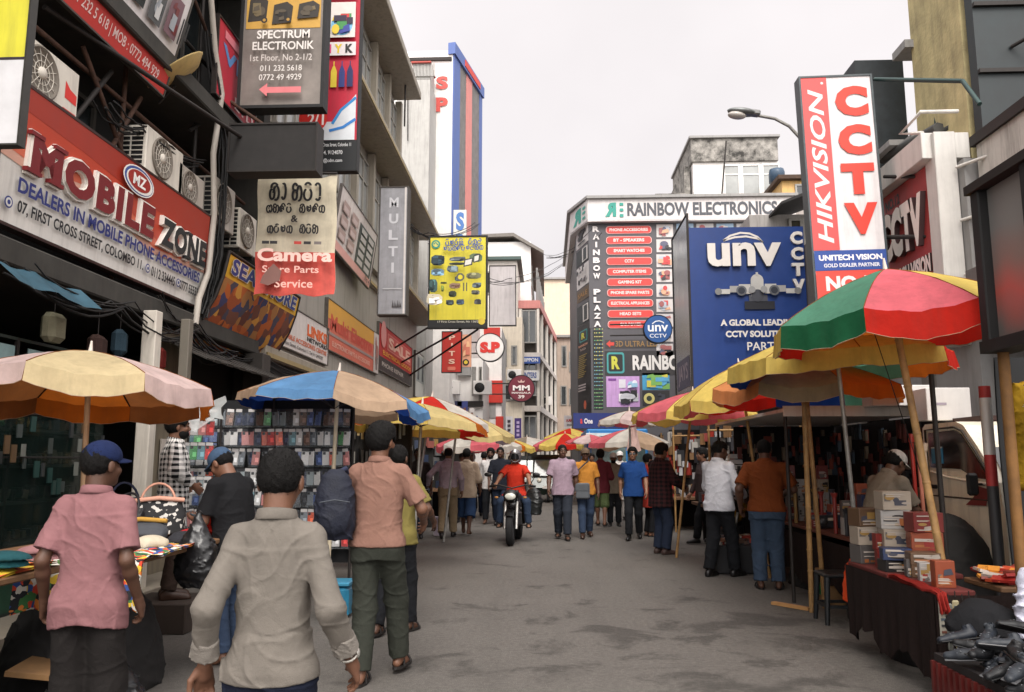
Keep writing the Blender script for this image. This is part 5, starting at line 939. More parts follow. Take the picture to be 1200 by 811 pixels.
for yy in (.72, .48, .22): s.rect(.76, yy - .05, .92, yy + .07, GRN)
s.done()
def plz(label, x0, y0, x1, y1, col, Y=Yr - .012, **k): s = cam_sign('wall_poster', label, x0, y0, x1, y1, Y, thick=.01, lift=.012, group=None); s.board(col); return s
s = plz('tall grey strip of the plaza with RAINBOW PLAZA reading downwards', 691, 264, 708, 385, (84, 82, 86))
for k, ch in enumerate('RAINBOW PLAZA'):
    if ch != ' ': s.text(ch, .3, .935 - .0768 * k, .78, .99 - .0768 * k, (218, 212, 210), .05)
s.done()
s = plz('column of lit coloured dots under the downward plaza name', 696, 387, 707, 480, (40, 44, 44)); r = random.Random(4)
for i in range(22):
    for j in range(6): c = [(90, 160, 110), (150, 190, 130), (120, 170, 190), (210, 200, 120)][(i // 6 + r.randrange(2)) % 4]; s.disc(.09 + .165 * j, .022 + .0455 * i, .055, c, n=8)
s.done()
for k, t in enumerate(('PHONE ACCESSORIES', 'BT - SPEAKERS', 'SMART WATCHES', 'CCTV', 'COMPUTER ITEMS', 'GAMING KIT', 'PHONE SPARE PARTS', 'ELECTRICAL APPLIANCES', 'HEAD SETS', 'CAR POWER')):
    y = 269.5 + 12.2 * k * 1.0 + .1 * k * k * .12; x0 = 710 + .25 * k
    s = plz('red rounded name plate %s on the plaza front' % ('reading ' + t.lower()), x0, y - 4.6, 763.5 + .3 * k, y + 4.6, (84, 82, 86)); s.rrect(0, 0, 1, 1, (222, 170, 164), .4); s.rrect(.015, .06, .985, .94, (206, 66, 62), .4); v = text_geo(t, .03)[0]; hw = min(.42, .026 * len(t)); s.text(t, .5 - hw, .3, .5 + hw, .72, (230, 200, 196), .04); s.done()
for k in range(9):
    y0 = 263 + 17.5 * k; s = plz('small product picture panel, number %s down the plaza picture column' % ('one two three four five six seven eight nine'.split()[k]), 769.5, y0, 789, y0 + 15, (198, 192, 190)); s.pic(.08, .08, .92, .92, ((150, 90, 90), (206, 160, 130), (90, 90, 110), (170, 176, 186), (60, 60, 64), (190, 70, 70)), 9, k + 3); s.done()
for k in range(6):
    x0 = 793 + 23.5 * k; s = plz('small picture panel under the plaza fascia, %s from the picture column' % ('first second third fourth fifth sixth'.split()[k]), x0, 262, x0 + 20, 276, ((150, 176, 200), (186, 184, 184))[k % 2]); s.pic(.1, .1, .9, .9, ((160, 90, 90), (200, 190, 184), (90, 100, 130)), 7, k + 30); s.done()
s = plz('dark band with gold letters and a red arrow under the red name plates', 709, 398, 786, 408, (66, 64, 66)); s.poly([(.02, .5), (.08, .95), (.08, .7), (.14, .7), (.14, .3), (.08, .3), (.08, .05)], (200, 70, 60)); s.text('3D ULTRA LED', .16, .15, .8, .85, (140, 110, 70), .02); s.done()
s = plz('dark band with a green outlined monogram and big white RAINBOW', 709, 411, 830, 440, (56, 54, 56)); s.rrect(.02, .08, .19, .94, (70, 150, 150), .12); s.rrect(.036, .16, .174, .86, (40, 44, 44), .1); s.text('R', .065, .25, .145, .78, (190, 190, 70), .05); s.text('RAINBOW', .27, .2, .86, .82, (214, 210, 206), .04); s.done()
s = plz('lilac printed phone poster low on the plaza front', 711, 441, 750, 477, (190, 150, 200)); s.rect(.06, .86, .3, .93, (120, 60, 140)); s.rect(.38, .62, .58, .9, (210, 206, 214)); s.pic(.35, .1, .98, .55, ((40, 40, 44), (190, 190, 196), (90, 90, 96), (220, 216, 220)), 12, 9); s.pic(.62, .6, .95, .95, ((150, 190, 214), (220, 220, 230)), 6, 2); s.done()
s = plz('bright blue and yellow printed poster beside the lilac one', 753, 437, 785, 457, (70, 150, 190)); s.pic(0, 0, 1, 1, ((200, 190, 80), (40, 110, 150), (120, 170, 90), (90, 160, 200)), 10, 4); s.done()
s = plz('dark poster with a yellow spot under the blue and yellow one', 753, 458, 785, 476, (44, 44, 46)); s.disc(.25, .5, .2, (200, 190, 120)); s.disc(.25, .5, .1, (50, 60, 50)); s.pic(.5, .1, .95, .9, ((90, 130, 80), (60, 60, 70)), 5, 4); s.done()
def chs(label, z0, z1, col): s = Sign('wall_poster', label, ch_a + Vector((0, -.02, z0)) + u_ * .04, ch_b + Vector((-.02, -.02, z0)) - u_ * .04, ch_a + Vector((0, -.02, z1)) + u_ * .04, thick=.01, lift=.012); s.board(col); return s
zz = lambda py: atY(684, py, 35).z
s = chs('white poster with black sketches high on the angled plaza end', zz(288), zz(267), (200, 196, 194)); s.pic(.1, .3, .9, .9, ((60, 58, 60), (120, 90, 90), (40, 40, 44)), 6, 2); s.rect(.2, .1, .8, .2, (60, 60, 60)); s.done()
s = chs('white poster with six small black drawings on the angled plaza end', zz(336), zz(311), (200, 196, 194))
for k in range(6): s.pic(.1 + .28 * (k % 3), .12 + .45 * (k // 3), .34 + .28 * (k % 3), .48 + .45 * (k // 3), ((40, 40, 44), (90, 80, 84)), 4, k)
s.done()
s = chs('dim brown poster on the angled plaza end', zz(352), zz(338), (92, 76, 60)); s.text('SALE', .1, .3, .9, .7, (150, 110, 60), .02); s.done()
for y0, y1 in ((291, 309), (357, 379)):
    s = chs('narrow window with a white frame on the angled plaza end, %s' % ('upper one' if y0 < 300 else 'lower one'), zz(y1), zz(y0), (40, 46, 48)); s.rect(.5, .06, .95, .94, (196, 192, 188)); s.rect(.6, .12, .85, .88, (40, 46, 48)); s.done()
s = chs('tall black board with green monogram and gold lines on the angled plaza end', zz(484), zz(380), (34, 34, 36)); s.rrect(.2, .8, .85, .93, (50, 130, 130), .15); s.rrect(.27, .815, .78, .915, (30, 32, 32), .1); s.text('R', .38, .83, .68, .9, (190, 190, 70), .05); s.text('RAINBOW', .15, .745, .9, .77, (210, 150, 120), .02); s.text('PLAZA', .3, .70, .75, .725, (170, 150, 140), .02)
for k in range(12): s.rect(.2, .64 - .022 * k, .85 - .1 * (k % 3), .65 - .022 * k, (140, 120, 60))
for k in range(3): s.rect(.25, .30 - .03 * k, .85, .315 - .03 * k, (170, 160, 160))
s.disc(.8, .08, .1, (190, 90, 60)); s.done()
s = cam_sign('shop_sign', 'deep blue fascia with a red and white mark below the plaza', 672, 484, 735, 502, 33.4, thick=.3, lift=.01); s.board((30, 46, 110)); s.text('a', .13, .3, .17, .62, (200, 60, 60), .04); s.text('One', .2, .3, .36, .65, (210, 208, 214), .04); s.done()
round_sign('round blue camera shop sign hung in front of the plaza name plates', 770.5, 386, 16.5, 31, (34, 80, 140), lambda s: (s.stroke([(.30, .68), (.42, .77), (.55, .79), (.68, .74), (.72, .70)], .035, (220, 224, 230)), s.text('unv', .14, .40, .86, .64, (224, 226, 230), .02), s.text('CCTV', .2, .18, .8, .32, (220, 222, 228), .01)))
# weathered roof room behind the plaza
rr_ = thing('roof_building', 'weathered concrete rooftop block with black mould and pale window panels', 'building', (10, 42, 0)); A, B_ = atY(811, 164, 41), atY(915, 240, 41)
MOULD = bpy.data.materials.new('mould'); MOULD.use_nodes = True; t = MOULD.node_tree; b = t.nodes['Principled BSDF']; tcn = t.nodes.new('ShaderNodeTexCoord'); n = t.nodes.new('ShaderNodeTexNoise'); n.inputs['Scale'].default_value = 1.6; n.inputs['Detail'].default_value = 9; n.inputs['Roughness'].default_value = .75; t.links.new(tcn.outputs['Object'], n.inputs['Vector']); cr_ = t.nodes.new('ShaderNodeValToRGB'); cr_.color_ramp.elements[0].position = .38; cr_.color_ramp.elements[0].color = (.03, .028, .025, 1); cr_.color_ramp.elements[1].position = .62; cr_.color_ramp.elements[1].color = (.34, .32, .29, 1); t.links.new(n.outputs['Fac'], cr_.inputs[0]); t.links.new(cr_.outputs[0], b.inputs['Base Color']); b.inputs['Roughness'].default_value = .9
zm = atY(860, 190, 41).z
m = MB(); m.bb((A.x, 41, 0), (B_.x, 47, zm), WHITEB); P_(m, 'wall', rr_); m = MB(); m.bb((A.x - .1, 40.85, zm), (B_.x - .05, 47, A.z), MOULD, .02); P_(m, 'water_tank_wall', rr_); m = MB(); m.bb((A.x - .2, 40.7, A.z), (B_.x + .05, 47, A.z + .12), GREYB); P_(m, 'roof', rr_)
zl = atY(860, 232, 41).z
for k, (p, q) in enumerate(((847, 866), (868, 890), (892, 913))): w_ = win(rr_, (atY(p, 190, 41).x, 40.998, zl), (atY(q, 190, 41).x, 0, zm - .15), 'x', 1, 1, WHITEB, PALEGLASS, .08, True); w_.matrix_parent_inverse = Matrix.Translation(-Vector(rr_.location))
m = MB(); A2 = atY(801, 196, 41.5); m.bb((A2.x, 41.4, 8), (A.x - .1, 46, A2.z), MOULD); P_(m, 'side_wall', rr_); m = MB(); A3 = atY(768, 227, 40); m.bb((A3.x, 40, zt + .13), (A2.x, 41.3, A3.z), MOULD); P_(m, 'parapet', rr_)
m = MB(); m.tube([atY(845, 240, 40.5), atY(851, 165, 40.6)], .04, STEEL, 5); P_(m, 'pipe', rr_)
far_block('roof_house', 'small ochre rooftop house with a dark tile edge right of the mouldy block', 916, 945, 212, 38, 5, paint((196, 158, 96), streak=.4), roof=M((70, 52, 40), rough=.8, var=.4), wins=((932, 216, 944, 232, 1),))
far_block('wall_block', 'grey rendered wall under the ochre rooftop house', 914, 950, 230, 36.5, 1.3, paint((150, 142, 136), streak=.3))
m = MB(); c = atY(924, 188, 37.5); m.lathe([(.001, .7), (.35, .68), (.4, .5), (.4, 0), (.001, 0)], (c.x, 39.5, c.z - .4), plastic((50, 70, 90)), 14); tag(m.build('water_tank'), 'dark blue round water tank on the ochre rooftop house', 'water tank')
m = MB(); c = atY(945, 236, 24); m.prism([(c.x - 1.0, c.z - .25), (c.x + 1.5, c.z + .75), (c.x + 1.5, c.z + .62), (c.x - 1.0, c.z - .33)], 23.2, 25.5, M((36, 34, 34), rough=.7, var=.3), 'xz'); m.tube([(c.x + 1.4, 24, 0), (c.x + 1.4, 24, c.z + .5)], .07, STEEL, 6); tag(m.build('awning'), 'small dark sloping awning roof left of the tall red and white camera sign', 'awning')
rb_ = far_block('shop_building', 'terrace of dim shops on the right behind the blue camera sign', 878, 1010, 252, 24.6, 9, paint((150, 146, 142), streak=.4), wins=((925, 256, 940, 290, 1),)); m = MB(); c = rb_.location
# ================================================================ right: blue camera box sign
s = cam_sign('box_sign', 'huge deep blue boxed camera sign with raised white letters', 813, 266, 951, 455, 18.2, thick=2.3, lift=.008); s.board((24, 56, 122), mat=paint((20, 54, 118), streak=.06, rough=.4)); BW = (214, 208, 202)
s.stroke([(.30, .915), (.36, .945), (.45, .963), (.53, .958), (.6, .935), (.645, .90), (.6, .925), (.5, .94), (.4, .935), (.3, .915)], .012, BW)
s.text('unv', .15, .745, .79, .895, BW, .035, raised=.09, side=ink((120, 124, 130)))
for k, ch in enumerate('CCTV'): s.text(ch, .88, .885 - .10 * k, .985, .965 - .10 * k, BW, .05, raised=.04)
GR1, GR2, GR3 = (178, 176, 172), (120, 120, 120), (40, 44, 54)
s.rect(.46, .48, .72, .53, (26, 28, 36)); s.rect(.5, .53, .66, .57, (70, 72, 80)); s.rect(.52, .56, .63, .66, GR1); s.disc(.575, .66, .055, GR1); s.disc(.575, .565, .055, (60, 62, 70)); s.rect(.565, .69, .585, .71, GR1)
for sg in (-1, 1):
    x = .575
    for a, b_, c0, c1, cc in ((.06, .16, .575, .635, GR1), (.16, .24, .585, .625, (150, 148, 146)), (.24, .34, .575, .605, GR1)): s.rect(min(x + sg * a, x + sg * b_), c0, max(x + sg * a, x + sg * b_), c1, cc)
    s.disc(x + sg * .14, .595, .045, (90, 92, 98)); s.disc(x + sg * .14, .595, .03, GR3); s.disc(x + sg * .34, .59, .03, GR2); s.disc(x + sg * .05, .60, .03, (140, 140, 140))
s.text('A GLOBAL LEADING', .24, .375, .90, .415, BW, .045); s.text('CCTV SOLUTION', .28, .305, .84, .345, BW, .045); s.text('PARTNER', .46, .225, .88, .275, BW, .01); s.done()
s = Sign('glass_sign', 'grey blue glass panel full of street reflections on the side of the blue sign', atX(793, 470, 3.32), Vector((3.32, 18.22, atX(793, 470, 3.32).z)), atX(793, 272, 3.32), thick=.03); s.board((96, 104, 120), STEEL, .03, mat=M((110, 118, 132), rough=.16, var=.5, scale=1.3, metal=.75)); s.rect(.1, .05, .9, .22, (66, 70, 96)); s.text('JAYS', .2, .07, .8, .19, (150, 140, 150), .02); s.done()
# ---- street lamp
m = thing('street_lamp', 'grey street lamp with a flat glass head on a curved arm', 'street lamp', (6.05, 16.5, 0)); p = MB(); p.tube([(0, 0, 0), (0, 0, 7.0)], .06, GREYF, 8); p.tube([(0, 0, 7.0)] + [Vector(atY(x, y, 16.5)) - Vector((6.05, 16.5, 0)) for x, y in ((955, 190), (940, 165), (936, 160), (925, 148), (908, 139), (886, 135))], .035, GREYF, 6); p.build('pole', m); c = Vector(atY(869, 133, 16.5)) - Vector((6.05, 16.5, 0)); p = MB(); rot = Matrix.Rotation(R(8), 3, 'Y'); p.ell(c + Vector((.02, 0, .03)), (.33, .16, .085), metal((120, 122, 122), metal=.5), 12, rot); p.box(c + Vector((.28, 0, 0)), (.22, .2, .12), metal((130, 130, 130), metal=.4), rot, .03); p.build('lamp_head', m); p = MB(); p.ell(c + Vector((-.1, 0, -.04)), (.2, .13, .08), M((196, 190, 184), rough=.15, var=.1), 12, rot); p.build('diffuser', m)
# ---- tall red and white camera sign, leaning a little
A, B_ = atY(957, 343, 12.6), atY(1042, 343, 12.6); T = atY(936.5, 92, 12.6); s = Sign('projecting_sign', 'tall red and white CCTV camera sign leaning over the big umbrella', Vector((A.x, 12.6, A.z - .12)), Vector((B_.x, 12.6, A.z - .12)), Vector((T.x, 12.6, T.z)), thick=.22, lift=.006)
tl = math.atan2(A.x - T.x, T.z - A.z); s.root.matrix_world = s.root.matrix_world @ Matrix.Rotation(-tl * .8, 4, 'Y')
s.board((212, 206, 206), metal((70, 76, 78), metal=.4), .03); s.rect(0, .215, .37, 1, (202, 78, 76)); s.text('HIKVISION', .085, .245, .30, .945, (232, 208, 206), .02, shear=.25, rot=90); s.disc(.3, .972, .02, (228, 200, 198))
for k, ch in enumerate('CCTV'): s.text(ch, .47, .815 - .178 * k, .94, .955 - .178 * k, (206, 56, 40), .065)
s.rect(0, .125, 1, .212, (40, 70, 140)); s.text('UNITECH VISION', .06, .168, .94, .193, (224, 220, 222), .045); s.text('GOLD DEALER PARTNER', .12, .138, .9, .155, (206, 206, 216), .035); s.rect(0, 0, 1, .123, (200, 66, 54)); s.text('NO.12', .13, .035, .9, .10, (228, 210, 206), .045); s.done()
m = MB(); m.tube([atY(1025, 93, 12.7), atX(1128, 95, 6.0)], .035, M((40, 62, 60), rough=.5), 6); m.tube([atX(1128, 95, 6.0), atX(1148, 122, 6.0)], .035, M((40, 62, 60), rough=.5), 6); m.tube([atY(1098, 95, 12.6), atY(1097, 175, 12.6)], .035, M((40, 62, 60), rough=.5), 6); tag(m.build('sign_bracket'), 'green steel bracket arm holding the tall red and white sign to the tall block', 'bracket')
m = MB(); m.tube([atY(1036, 207, 12.65), atX(1106, 207, 6.0)], .03, STEEL, 6); m.tube([atY(1040, 278, 12.65), atX(1106, 277, 5.9)], .035, STEEL, 6); tag(m.build('sign_bracket'), 'dark horizontal struts between the tall sign and the slanted camera shop sign', 'bracket')
# ---- camera shop on the right
cs = thing('shop_building', 'camera shop with a white framed slanted red sign right of the tall sign', 'building', (8, 13, 0)); m = MB(); m.bb((6.06, 11.3, 0), (12, 14.4, 5.9), GREYB); P_(m, 'wall', cs)
m = MB(); m.bb((5.6, 11.55, 6.0), (6.3, 13.8, 6.4), paint((200, 196, 190), streak=.2), .01); m.bb((5.74, 11.46, 3.2), (6.05, 11.78, 6.38), paint((196, 192, 186), streak=.2), .01); P_(m, 'sign_frame', cs)
m = MB()
for z in (4.2, 5.0, 5.8): m.tube([(6.0, 11.4, z), (6.4, 10.6, z)], .025, WHITEM, 6)
m.tube([(5.65, 11.6, 6.42), (5.65, 12.3, 6.7), (5.65, 11.6, 6.75), (6.2, 11.6, 6.75)], .03, WHITEM, 6); P_(m, 'stay_bar', cs)
s = wall_sign('shop_sign', 'slanted dark red sign with raised white CCTV letters in a white frame', 5.95, 1038, 1106, 214, 372, thick=.06); 
s = Sign('x', 'x', (5.76, 13.35, 3.95), (5.76, 11.79, 3.95), (5.76, 13.35, 5.98), thick=.06) if bpy.data.objects.remove(s.root) is None else s
s.root.name = 'shop_sign'; s.root['label'] = 'dark red wall sign with raised white CCTV letters in a white frame'; s.board((150, 50, 48)); s.text('CCTV', .02, .42, .96, .82, (214, 204, 196), .06, raised=.08, side=ink((60, 40, 40))); s.text('NO.12', .06, .86, .4, .95, (40, 34, 34), .04); s.text('UNITECH VISION', .0, .2, .98, .34, (220, 206, 200), .05, raised=.02, side=ink((40, 30, 30))); s.done()
m = MB(); m.bb((5.9, 14.5, 6.0), (6.8, 15.4, 9.1), M((50, 56, 60), rough=.6, var=.3)); m.bb((6.0, 13.5, 7.0), (6.0 + 1.6, 14.4, 7.1), GREYB); tag(m.build('rear_hoarding'), 'dark grey back of a hoarding behind the tall red and white sign', 'hoarding')
m = MB()
for k in range(10): x = 6.2 + .22 * k; m.tube([(x, 12.2, 6.75), (x, 14.3, 7.05)], .09, M((70, 70, 68), rough=.7, var=.4), 6)
tag(m.build('corrugated_roof'), 'small corrugated grey roof above the white framed camera shop', 'roof sheet')
# ---- tall ochre block and black hoarding
yb = thing('tall_block', 'tall mouldy ochre rendered block rising out of the top of the view', 'building', (9, 13, 0)); m = MB(); m.bb((6.35, 11.62, 4), (14, 13.2, 18), M((186, 172, 128), rough=.9, var=.3, scale=2.5, bump=.7, bscale=18, streak=.3)); P_(m, 'wall', yb)
for z in (6.9, 8.6, 10.3, 12): m = MB(); m.bb((6.2, 13.1, z), (6.6, 13.6, z + .14), GREYB); P_(m, 'ledge', yb)
hb = thing('hoarding', 'black sheet metal hoarding with arms at the top right of the view', 'hoarding', (7, 11.4, 5.9)); m = MB(); A = atY(1150, 185, 11.4); m.bb((A.x, 11.3, A.z), (12, 11.5, 17), M((34, 42, 44), rough=.5, var=.4, scale=2)); P_(m, 'panel', hb)
for k in range(5):
    z = A.z + .5 + 1.05 * k; m = MB(); m.tube([(A.x + .5, 11.28, z + .1), (A.x + 1.2, 10.4, z + .35), (A.x + 1.5, 10.3, z + .3)], .03, STEEL, 6); m.box((A.x + 1.5, 10.3, z + .27), (.35, .16, .1), STEEL, None, .02); P_(m, 'floodlight_arm', hb); m = MB(); m.bb((A.x, 11.24, z - .3), (12, 11.298, z - .24), STEEL); P_(m, 'rail', hb)
m = MB(); m.bb((6.2, 9.4, 4.0), (11, 11.2, 6.05), paint((190, 186, 178), streak=.55)); m.bb((6.15, 9.3, 6.05), (11, 11.28, 6.2), STEEL); m.tube([(6.17, 9.9, 4), (6.17, 9.9, 6)], .03, paint((50, 90, 130)), 6); tag(m.build('upper_wall'), 'stained white upper storey wall behind the dark light box on the right', 'wall')
lb = thing('light_box', 'rusty black framed light box with a faded pink panel at the right edge', 'light box', (2.9, 5.3, 2.28)); m = MB()
for y in (5.29, 4.73, 4.17): m.bb((2.88, y - .05, 2.33), (3.06, y + .05, 3.36), M((26, 25, 25), rough=.7, var=.4), .01)
m.bb((2.86, 3.6, 3.36), (3.08, 5.37, 3.42), M((40, 32, 28), rough=.8, var=.5)); m.bb((2.87, 3.6, 2.27), (3.07, 5.35, 2.35), M((24, 23, 23), rough=.7, var=.4)); P_(m, 'frame', lb)
PANEL = bpy.data.materials.new('panel'); PANEL.use_nodes = True; t = PANEL.node_tree; b = t.nodes['Principled BSDF']; tcn = t.nodes.new('ShaderNodeTexCoord'); sp_ = t.nodes.new('ShaderNodeSeparateXYZ'); t.links.new(tcn.outputs['Object'], sp_.inputs[0]); n = t.nodes.new('ShaderNodeTexNoise'); n.inputs['Scale'].default_value = 2; t.links.new(tcn.outputs['Object'], n.inputs['Vector']); ad = t.nodes.new('ShaderNodeMath'); ad.operation = 'MULTIPLY_ADD'; ad.inputs[1].default_value = .4; t.links.new(n.outputs['Fac'], ad.inputs[0]); t.links.new(sp_.outputs['Z'], ad.inputs[2]); cr_ = t.nodes.new('ShaderNodeValToRGB'); e = cr_.color_ramp.elements; e[0].position = .35; e[0].color = (.13, .11, .10, 1); e[1].position = .95; e[1].color = (.20, .19, .18, 1); q = e.new(.55); q.color = (.42, .09, .07, 1); q = e.new(.72); q.color = (.24, .15, .13, 1); t.links.new(ad.outputs[0], cr_.inputs[0]); t.links.new(cr_.outputs[0], b.inputs['Base Color']); b.inputs['Roughness'].default_value = .35
for y in (4.73, 4.17, 3.62): m = MB(); m.bb((.04, y + .055 - 5.3, .075), (.1, y + .505 - 5.3, 1.075), PANEL); o = m.build('panel', lb)
m = MB(); m.tube([(2.97, 5.28, 0), (2.98, 5.28, 2.3)], .035, M((120, 84, 44), rough=.7, var=.4), 8); P_(m, 'support_post', lb)
# ---- right shop row: open fronts under the signs
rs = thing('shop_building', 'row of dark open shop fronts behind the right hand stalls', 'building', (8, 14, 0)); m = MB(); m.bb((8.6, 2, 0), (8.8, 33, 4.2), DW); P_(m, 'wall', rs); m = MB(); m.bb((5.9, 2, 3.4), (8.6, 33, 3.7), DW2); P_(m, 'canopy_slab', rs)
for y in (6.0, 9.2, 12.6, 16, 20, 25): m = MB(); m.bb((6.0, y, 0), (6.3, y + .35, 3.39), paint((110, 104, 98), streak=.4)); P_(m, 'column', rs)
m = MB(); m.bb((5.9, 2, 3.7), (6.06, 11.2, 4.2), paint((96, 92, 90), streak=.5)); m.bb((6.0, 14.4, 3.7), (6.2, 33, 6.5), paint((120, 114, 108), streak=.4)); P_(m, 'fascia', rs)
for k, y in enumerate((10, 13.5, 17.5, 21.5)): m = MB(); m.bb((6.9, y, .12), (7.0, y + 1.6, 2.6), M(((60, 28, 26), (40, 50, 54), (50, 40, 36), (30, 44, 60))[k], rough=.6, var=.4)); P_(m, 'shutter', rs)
# ================================================================ umbrellas
UMB_C = dict(cream=(210, 192, 152), pink=(210, 186, 182), white=(206, 200, 190), orange=(196, 106, 36), brown=(150, 92, 50), blue=(96, 140, 184), beige=(188, 160, 134), navy=(28, 56, 120), yellow=(214, 188, 100), red=(196, 44, 34), rose=(212, 104, 114), green=(84, 136, 112), dgreen=(34, 96, 64), grey=(140, 128, 112), peach=(206, 134, 84), lav=(180, 168, 180), straw=(206, 186, 130), mint=(120, 160, 140), dark=(40, 40, 44))
BAMBOO = M((150, 116, 72), rough=.6, var=.45, scale=7, bump=.3, bscale=20); WOOD = M((110, 80, 54), rough=.7, var=.4, scale=6); GALV = metal((150, 148, 144), metal=.6)
def umat(c): return M(UMB_C[c], rough=.85, var=.24, scale=2.6, bump=.4, bscale=26, spec=.12, transl=.42, streak=.2)
def umbrella(label, apex, rad, rise, cols, n=8, val=.16, tilt=(0, 0), a0=0.0, pole_base=None, pole=GALV, pr=.022, ribs=True, valcols=None, seed=1, group='market umbrellas', ragged=.034):
    r = random.Random(seed); root = thing('market_umbrella', label, 'umbrella', apex, 0, group); Q = Matrix.Rotation(tilt[0], 3, 'X') @ Matrix.Rotation(tilt[1], 3, 'Y'); m = MB(); NR, NA = 8, 10; vc = valcols or cols
    fl = [r.uniform(-1, 1) * ragged for _ in range(n)]
    def pt(t, a, k):       # t radial 0..1, a 0..1 across panel k
        th = a0 + (k + a) * 2 * math.pi / n; chord = math.cos(math.pi / n) / math.cos((a - .5) * 2 * math.pi / n); rr = rad * t * (1 - (1 - chord) * t) ; sag = 4 * a * (1 - a)
        z = -rise * (.55 * t + .45 * t ** 2.2) - rad * .035 * sag * t * t + fl[k] * sag * t * t - (fl[k] if a < .5 else fl[(k + 1) % n]) * abs(a - .5) * t * 1.2 + rad * .009 * t * t * math.sin(a * 19 + k * 2.3 + seed) * math.sin(math.pi * a) + rad * .006 * math.sin(t * 15 + k * 1.7) * sag
        return Vector((rr * math.cos(th), rr * math.sin(th), z))
    for k in range(n):
        rows = [[Q @ pt(i / NR, j / NA, k) for j in range(NA + 1)] for i in range(NR + 1)]
        m.grid(rows, umat(cols[k % len(cols)]))
        if val:
            rim = [pt(1, j / NA, k) for j in range(NA + 1)]; wv = r.uniform(.6, 1.2); out = []
            for i in range(4):
                q = i / 3; out.append([Q @ (p + Vector((p.x, p.y, 0)).normalized() * (.02 * q * wv + .018 * math.sin(j * 1.9 + k) * q) - Vector((0, 0, val * q * (.86 + .14 * math.sin(math.pi * j / NA)))) ) for j, p in enumerate(rim)])
            m.grid(out, umat(vc[k % len(vc)]))
            m.tube(out[-1], .003, umat('beige'), 4, cap=False)
    for k in range(n): m.tube([Q @ (pt(t, 0, k) + Vector((0, 0, .003))) for t in (.03, .3, .6, .85, 1)], .0035, umat('brown'), 4, cap=False)
    m.build('canopy', root)
    m = MB(); m.tube([Q @ Vector((0, 0, -.02)), Q @ Vector((0, 0, .09))], [.022, .008], plastic((190, 180, 170)), 8); m.build('finial', root)
    pb = Vector(pole_base) - Vector(apex) if pole_base is not None else Q @ Vector((0, 0, -apex[2])); m = MB(); m.tube([Q @ Vector((0, 0, -.03)), pb], [pr, pr * 1.1], pole, 8)
    if pole is BAMBOO:
        for q in np.arange(.06, 1, .12): c = (Q @ Vector((0, 0, -.03))).lerp(pb, q); d_ = (pb - Q @ Vector((0, 0, -.03))).normalized() * .012; m.tube([c - d_, c, c + d_], [pr * 1.02, pr * 1.22, pr * 1.02], BAMBOO, 8, cap=False)
    m.build('pole', root)
    if ribs:
        hub = Vector((0, 0, -rise * 1.25))
        for k in range(n):
            m = MB(); m.tube([Q @ (pt(t, 0, k) - Vector((0, 0, .012))) for t in (.02, .25, .5, .75, .98)], .006, STEEL, 5); m.build('rib', root)
            m = MB(); m.tube([Q @ hub, Q @ (pt(.5, 0, k) - Vector((0, 0, .02)))], .005, STEEL, 5); m.build('strut', root)
    return root
umbrella('faded cream, pink and orange market umbrella over the near left stall', tuple(atY(106, 412, 6.35)), .99, .30, ['cream', 'pink', 'orange', 'brown', 'orange', 'brown', 'pink', 'pink'], a0=R(-82), val=.16, tilt=(R(-5), 0), pole_base=(-3.72, 6.4, 0), pole=M((160, 130, 100), rough=.6, var=.2), seed=3)
umbrella('blue and beige striped umbrella over the phone case rack', (-2.28, 8.65, 2.55), 1.03, .34, ['beige', 'blue', 'navy', 'beige', 'navy', 'navy', 'beige', 'blue'], a0=R(-76), val=.10, tilt=(R(-3), R(5)), pole_base=(-2.32, 8.55, 0), pole=M((190, 176, 150), rough=.5), seed=4)
umbrella('torn yellow umbrella tucked under the edge of the blue and beige one', (-1.75, 11.2, 2.36), .95, .26, ['yellow', 'straw', 'orange', 'red', 'yellow', 'straw', 'yellow', 'orange'], a0=R(-120), val=.12, tilt=(R(-4), R(4)), seed=5, ragged=.06, pole_base=(-1.85, 11.2, 0))
umbrella('red, white and yellow umbrella behind the torn yellow one', (-1.9, 13.2, 2.62), 1.05, .34, ['red', 'white', 'red', 'yellow', 'red', 'white', 'red', 'yellow'], a0=R(-105), val=.14, tilt=(0, R(8)), seed=6, ribs=True)
umbrella('lavender and straw coloured umbrella beside the walking shoppers on the left', (-1.72, 15.6, 2.52), 1.15, .38, ['lav', 'straw', 'straw', 'lav', 'red', 'blue', 'red', 'lav'], a0=R(-125), val=.12, tilt=(0, R(6)), seed=7)
umbrella('small pink striped umbrella low between the shoppers on the left', (-1.9, 21, 2.25), 1.0, .3, ['rose', 'white'], seed=8, ribs=False)
umbrella('green and white umbrella peeking out behind the lavender one', (-1.75, 24, 2.3), 1.0, .3, ['green', 'white', 'rose', 'white'], seed=9, ribs=False)
umbrella('yellow umbrella behind the two men right of the lavender umbrella', (-1.5, 28, 2.35), 1.1, .35, ['yellow', 'yellow', 'orange', 'yellow'], seed=10, ribs=False)
umbrella('pale grey umbrella far down the middle of the street', (-.75, 31, 2.45), 1.2, .36, ['white', 'grey', 'white', 'white'], seed=11, ribs=False)
umbrella('yellow and red umbrella far down the street left of the pink one', (.7, 30, 2.55), 1.2, .45, ['rose', 'yellow', 'red', 'yellow', 'rose'], n=10, seed=12, ribs=False)
umbrella('second yellow and red umbrella, tallest behind the men in lavender and orange', (1.0, 33, 2.85), 1.1, .4, ['yellow', 'red'], seed=13, ribs=False)
umbrella('plain salmon pink umbrella over the street beside the plaza', (1.45, 27, 2.42), .8, .25, ['rose', 'pink'], seed=14, ribs=False, val=.05)
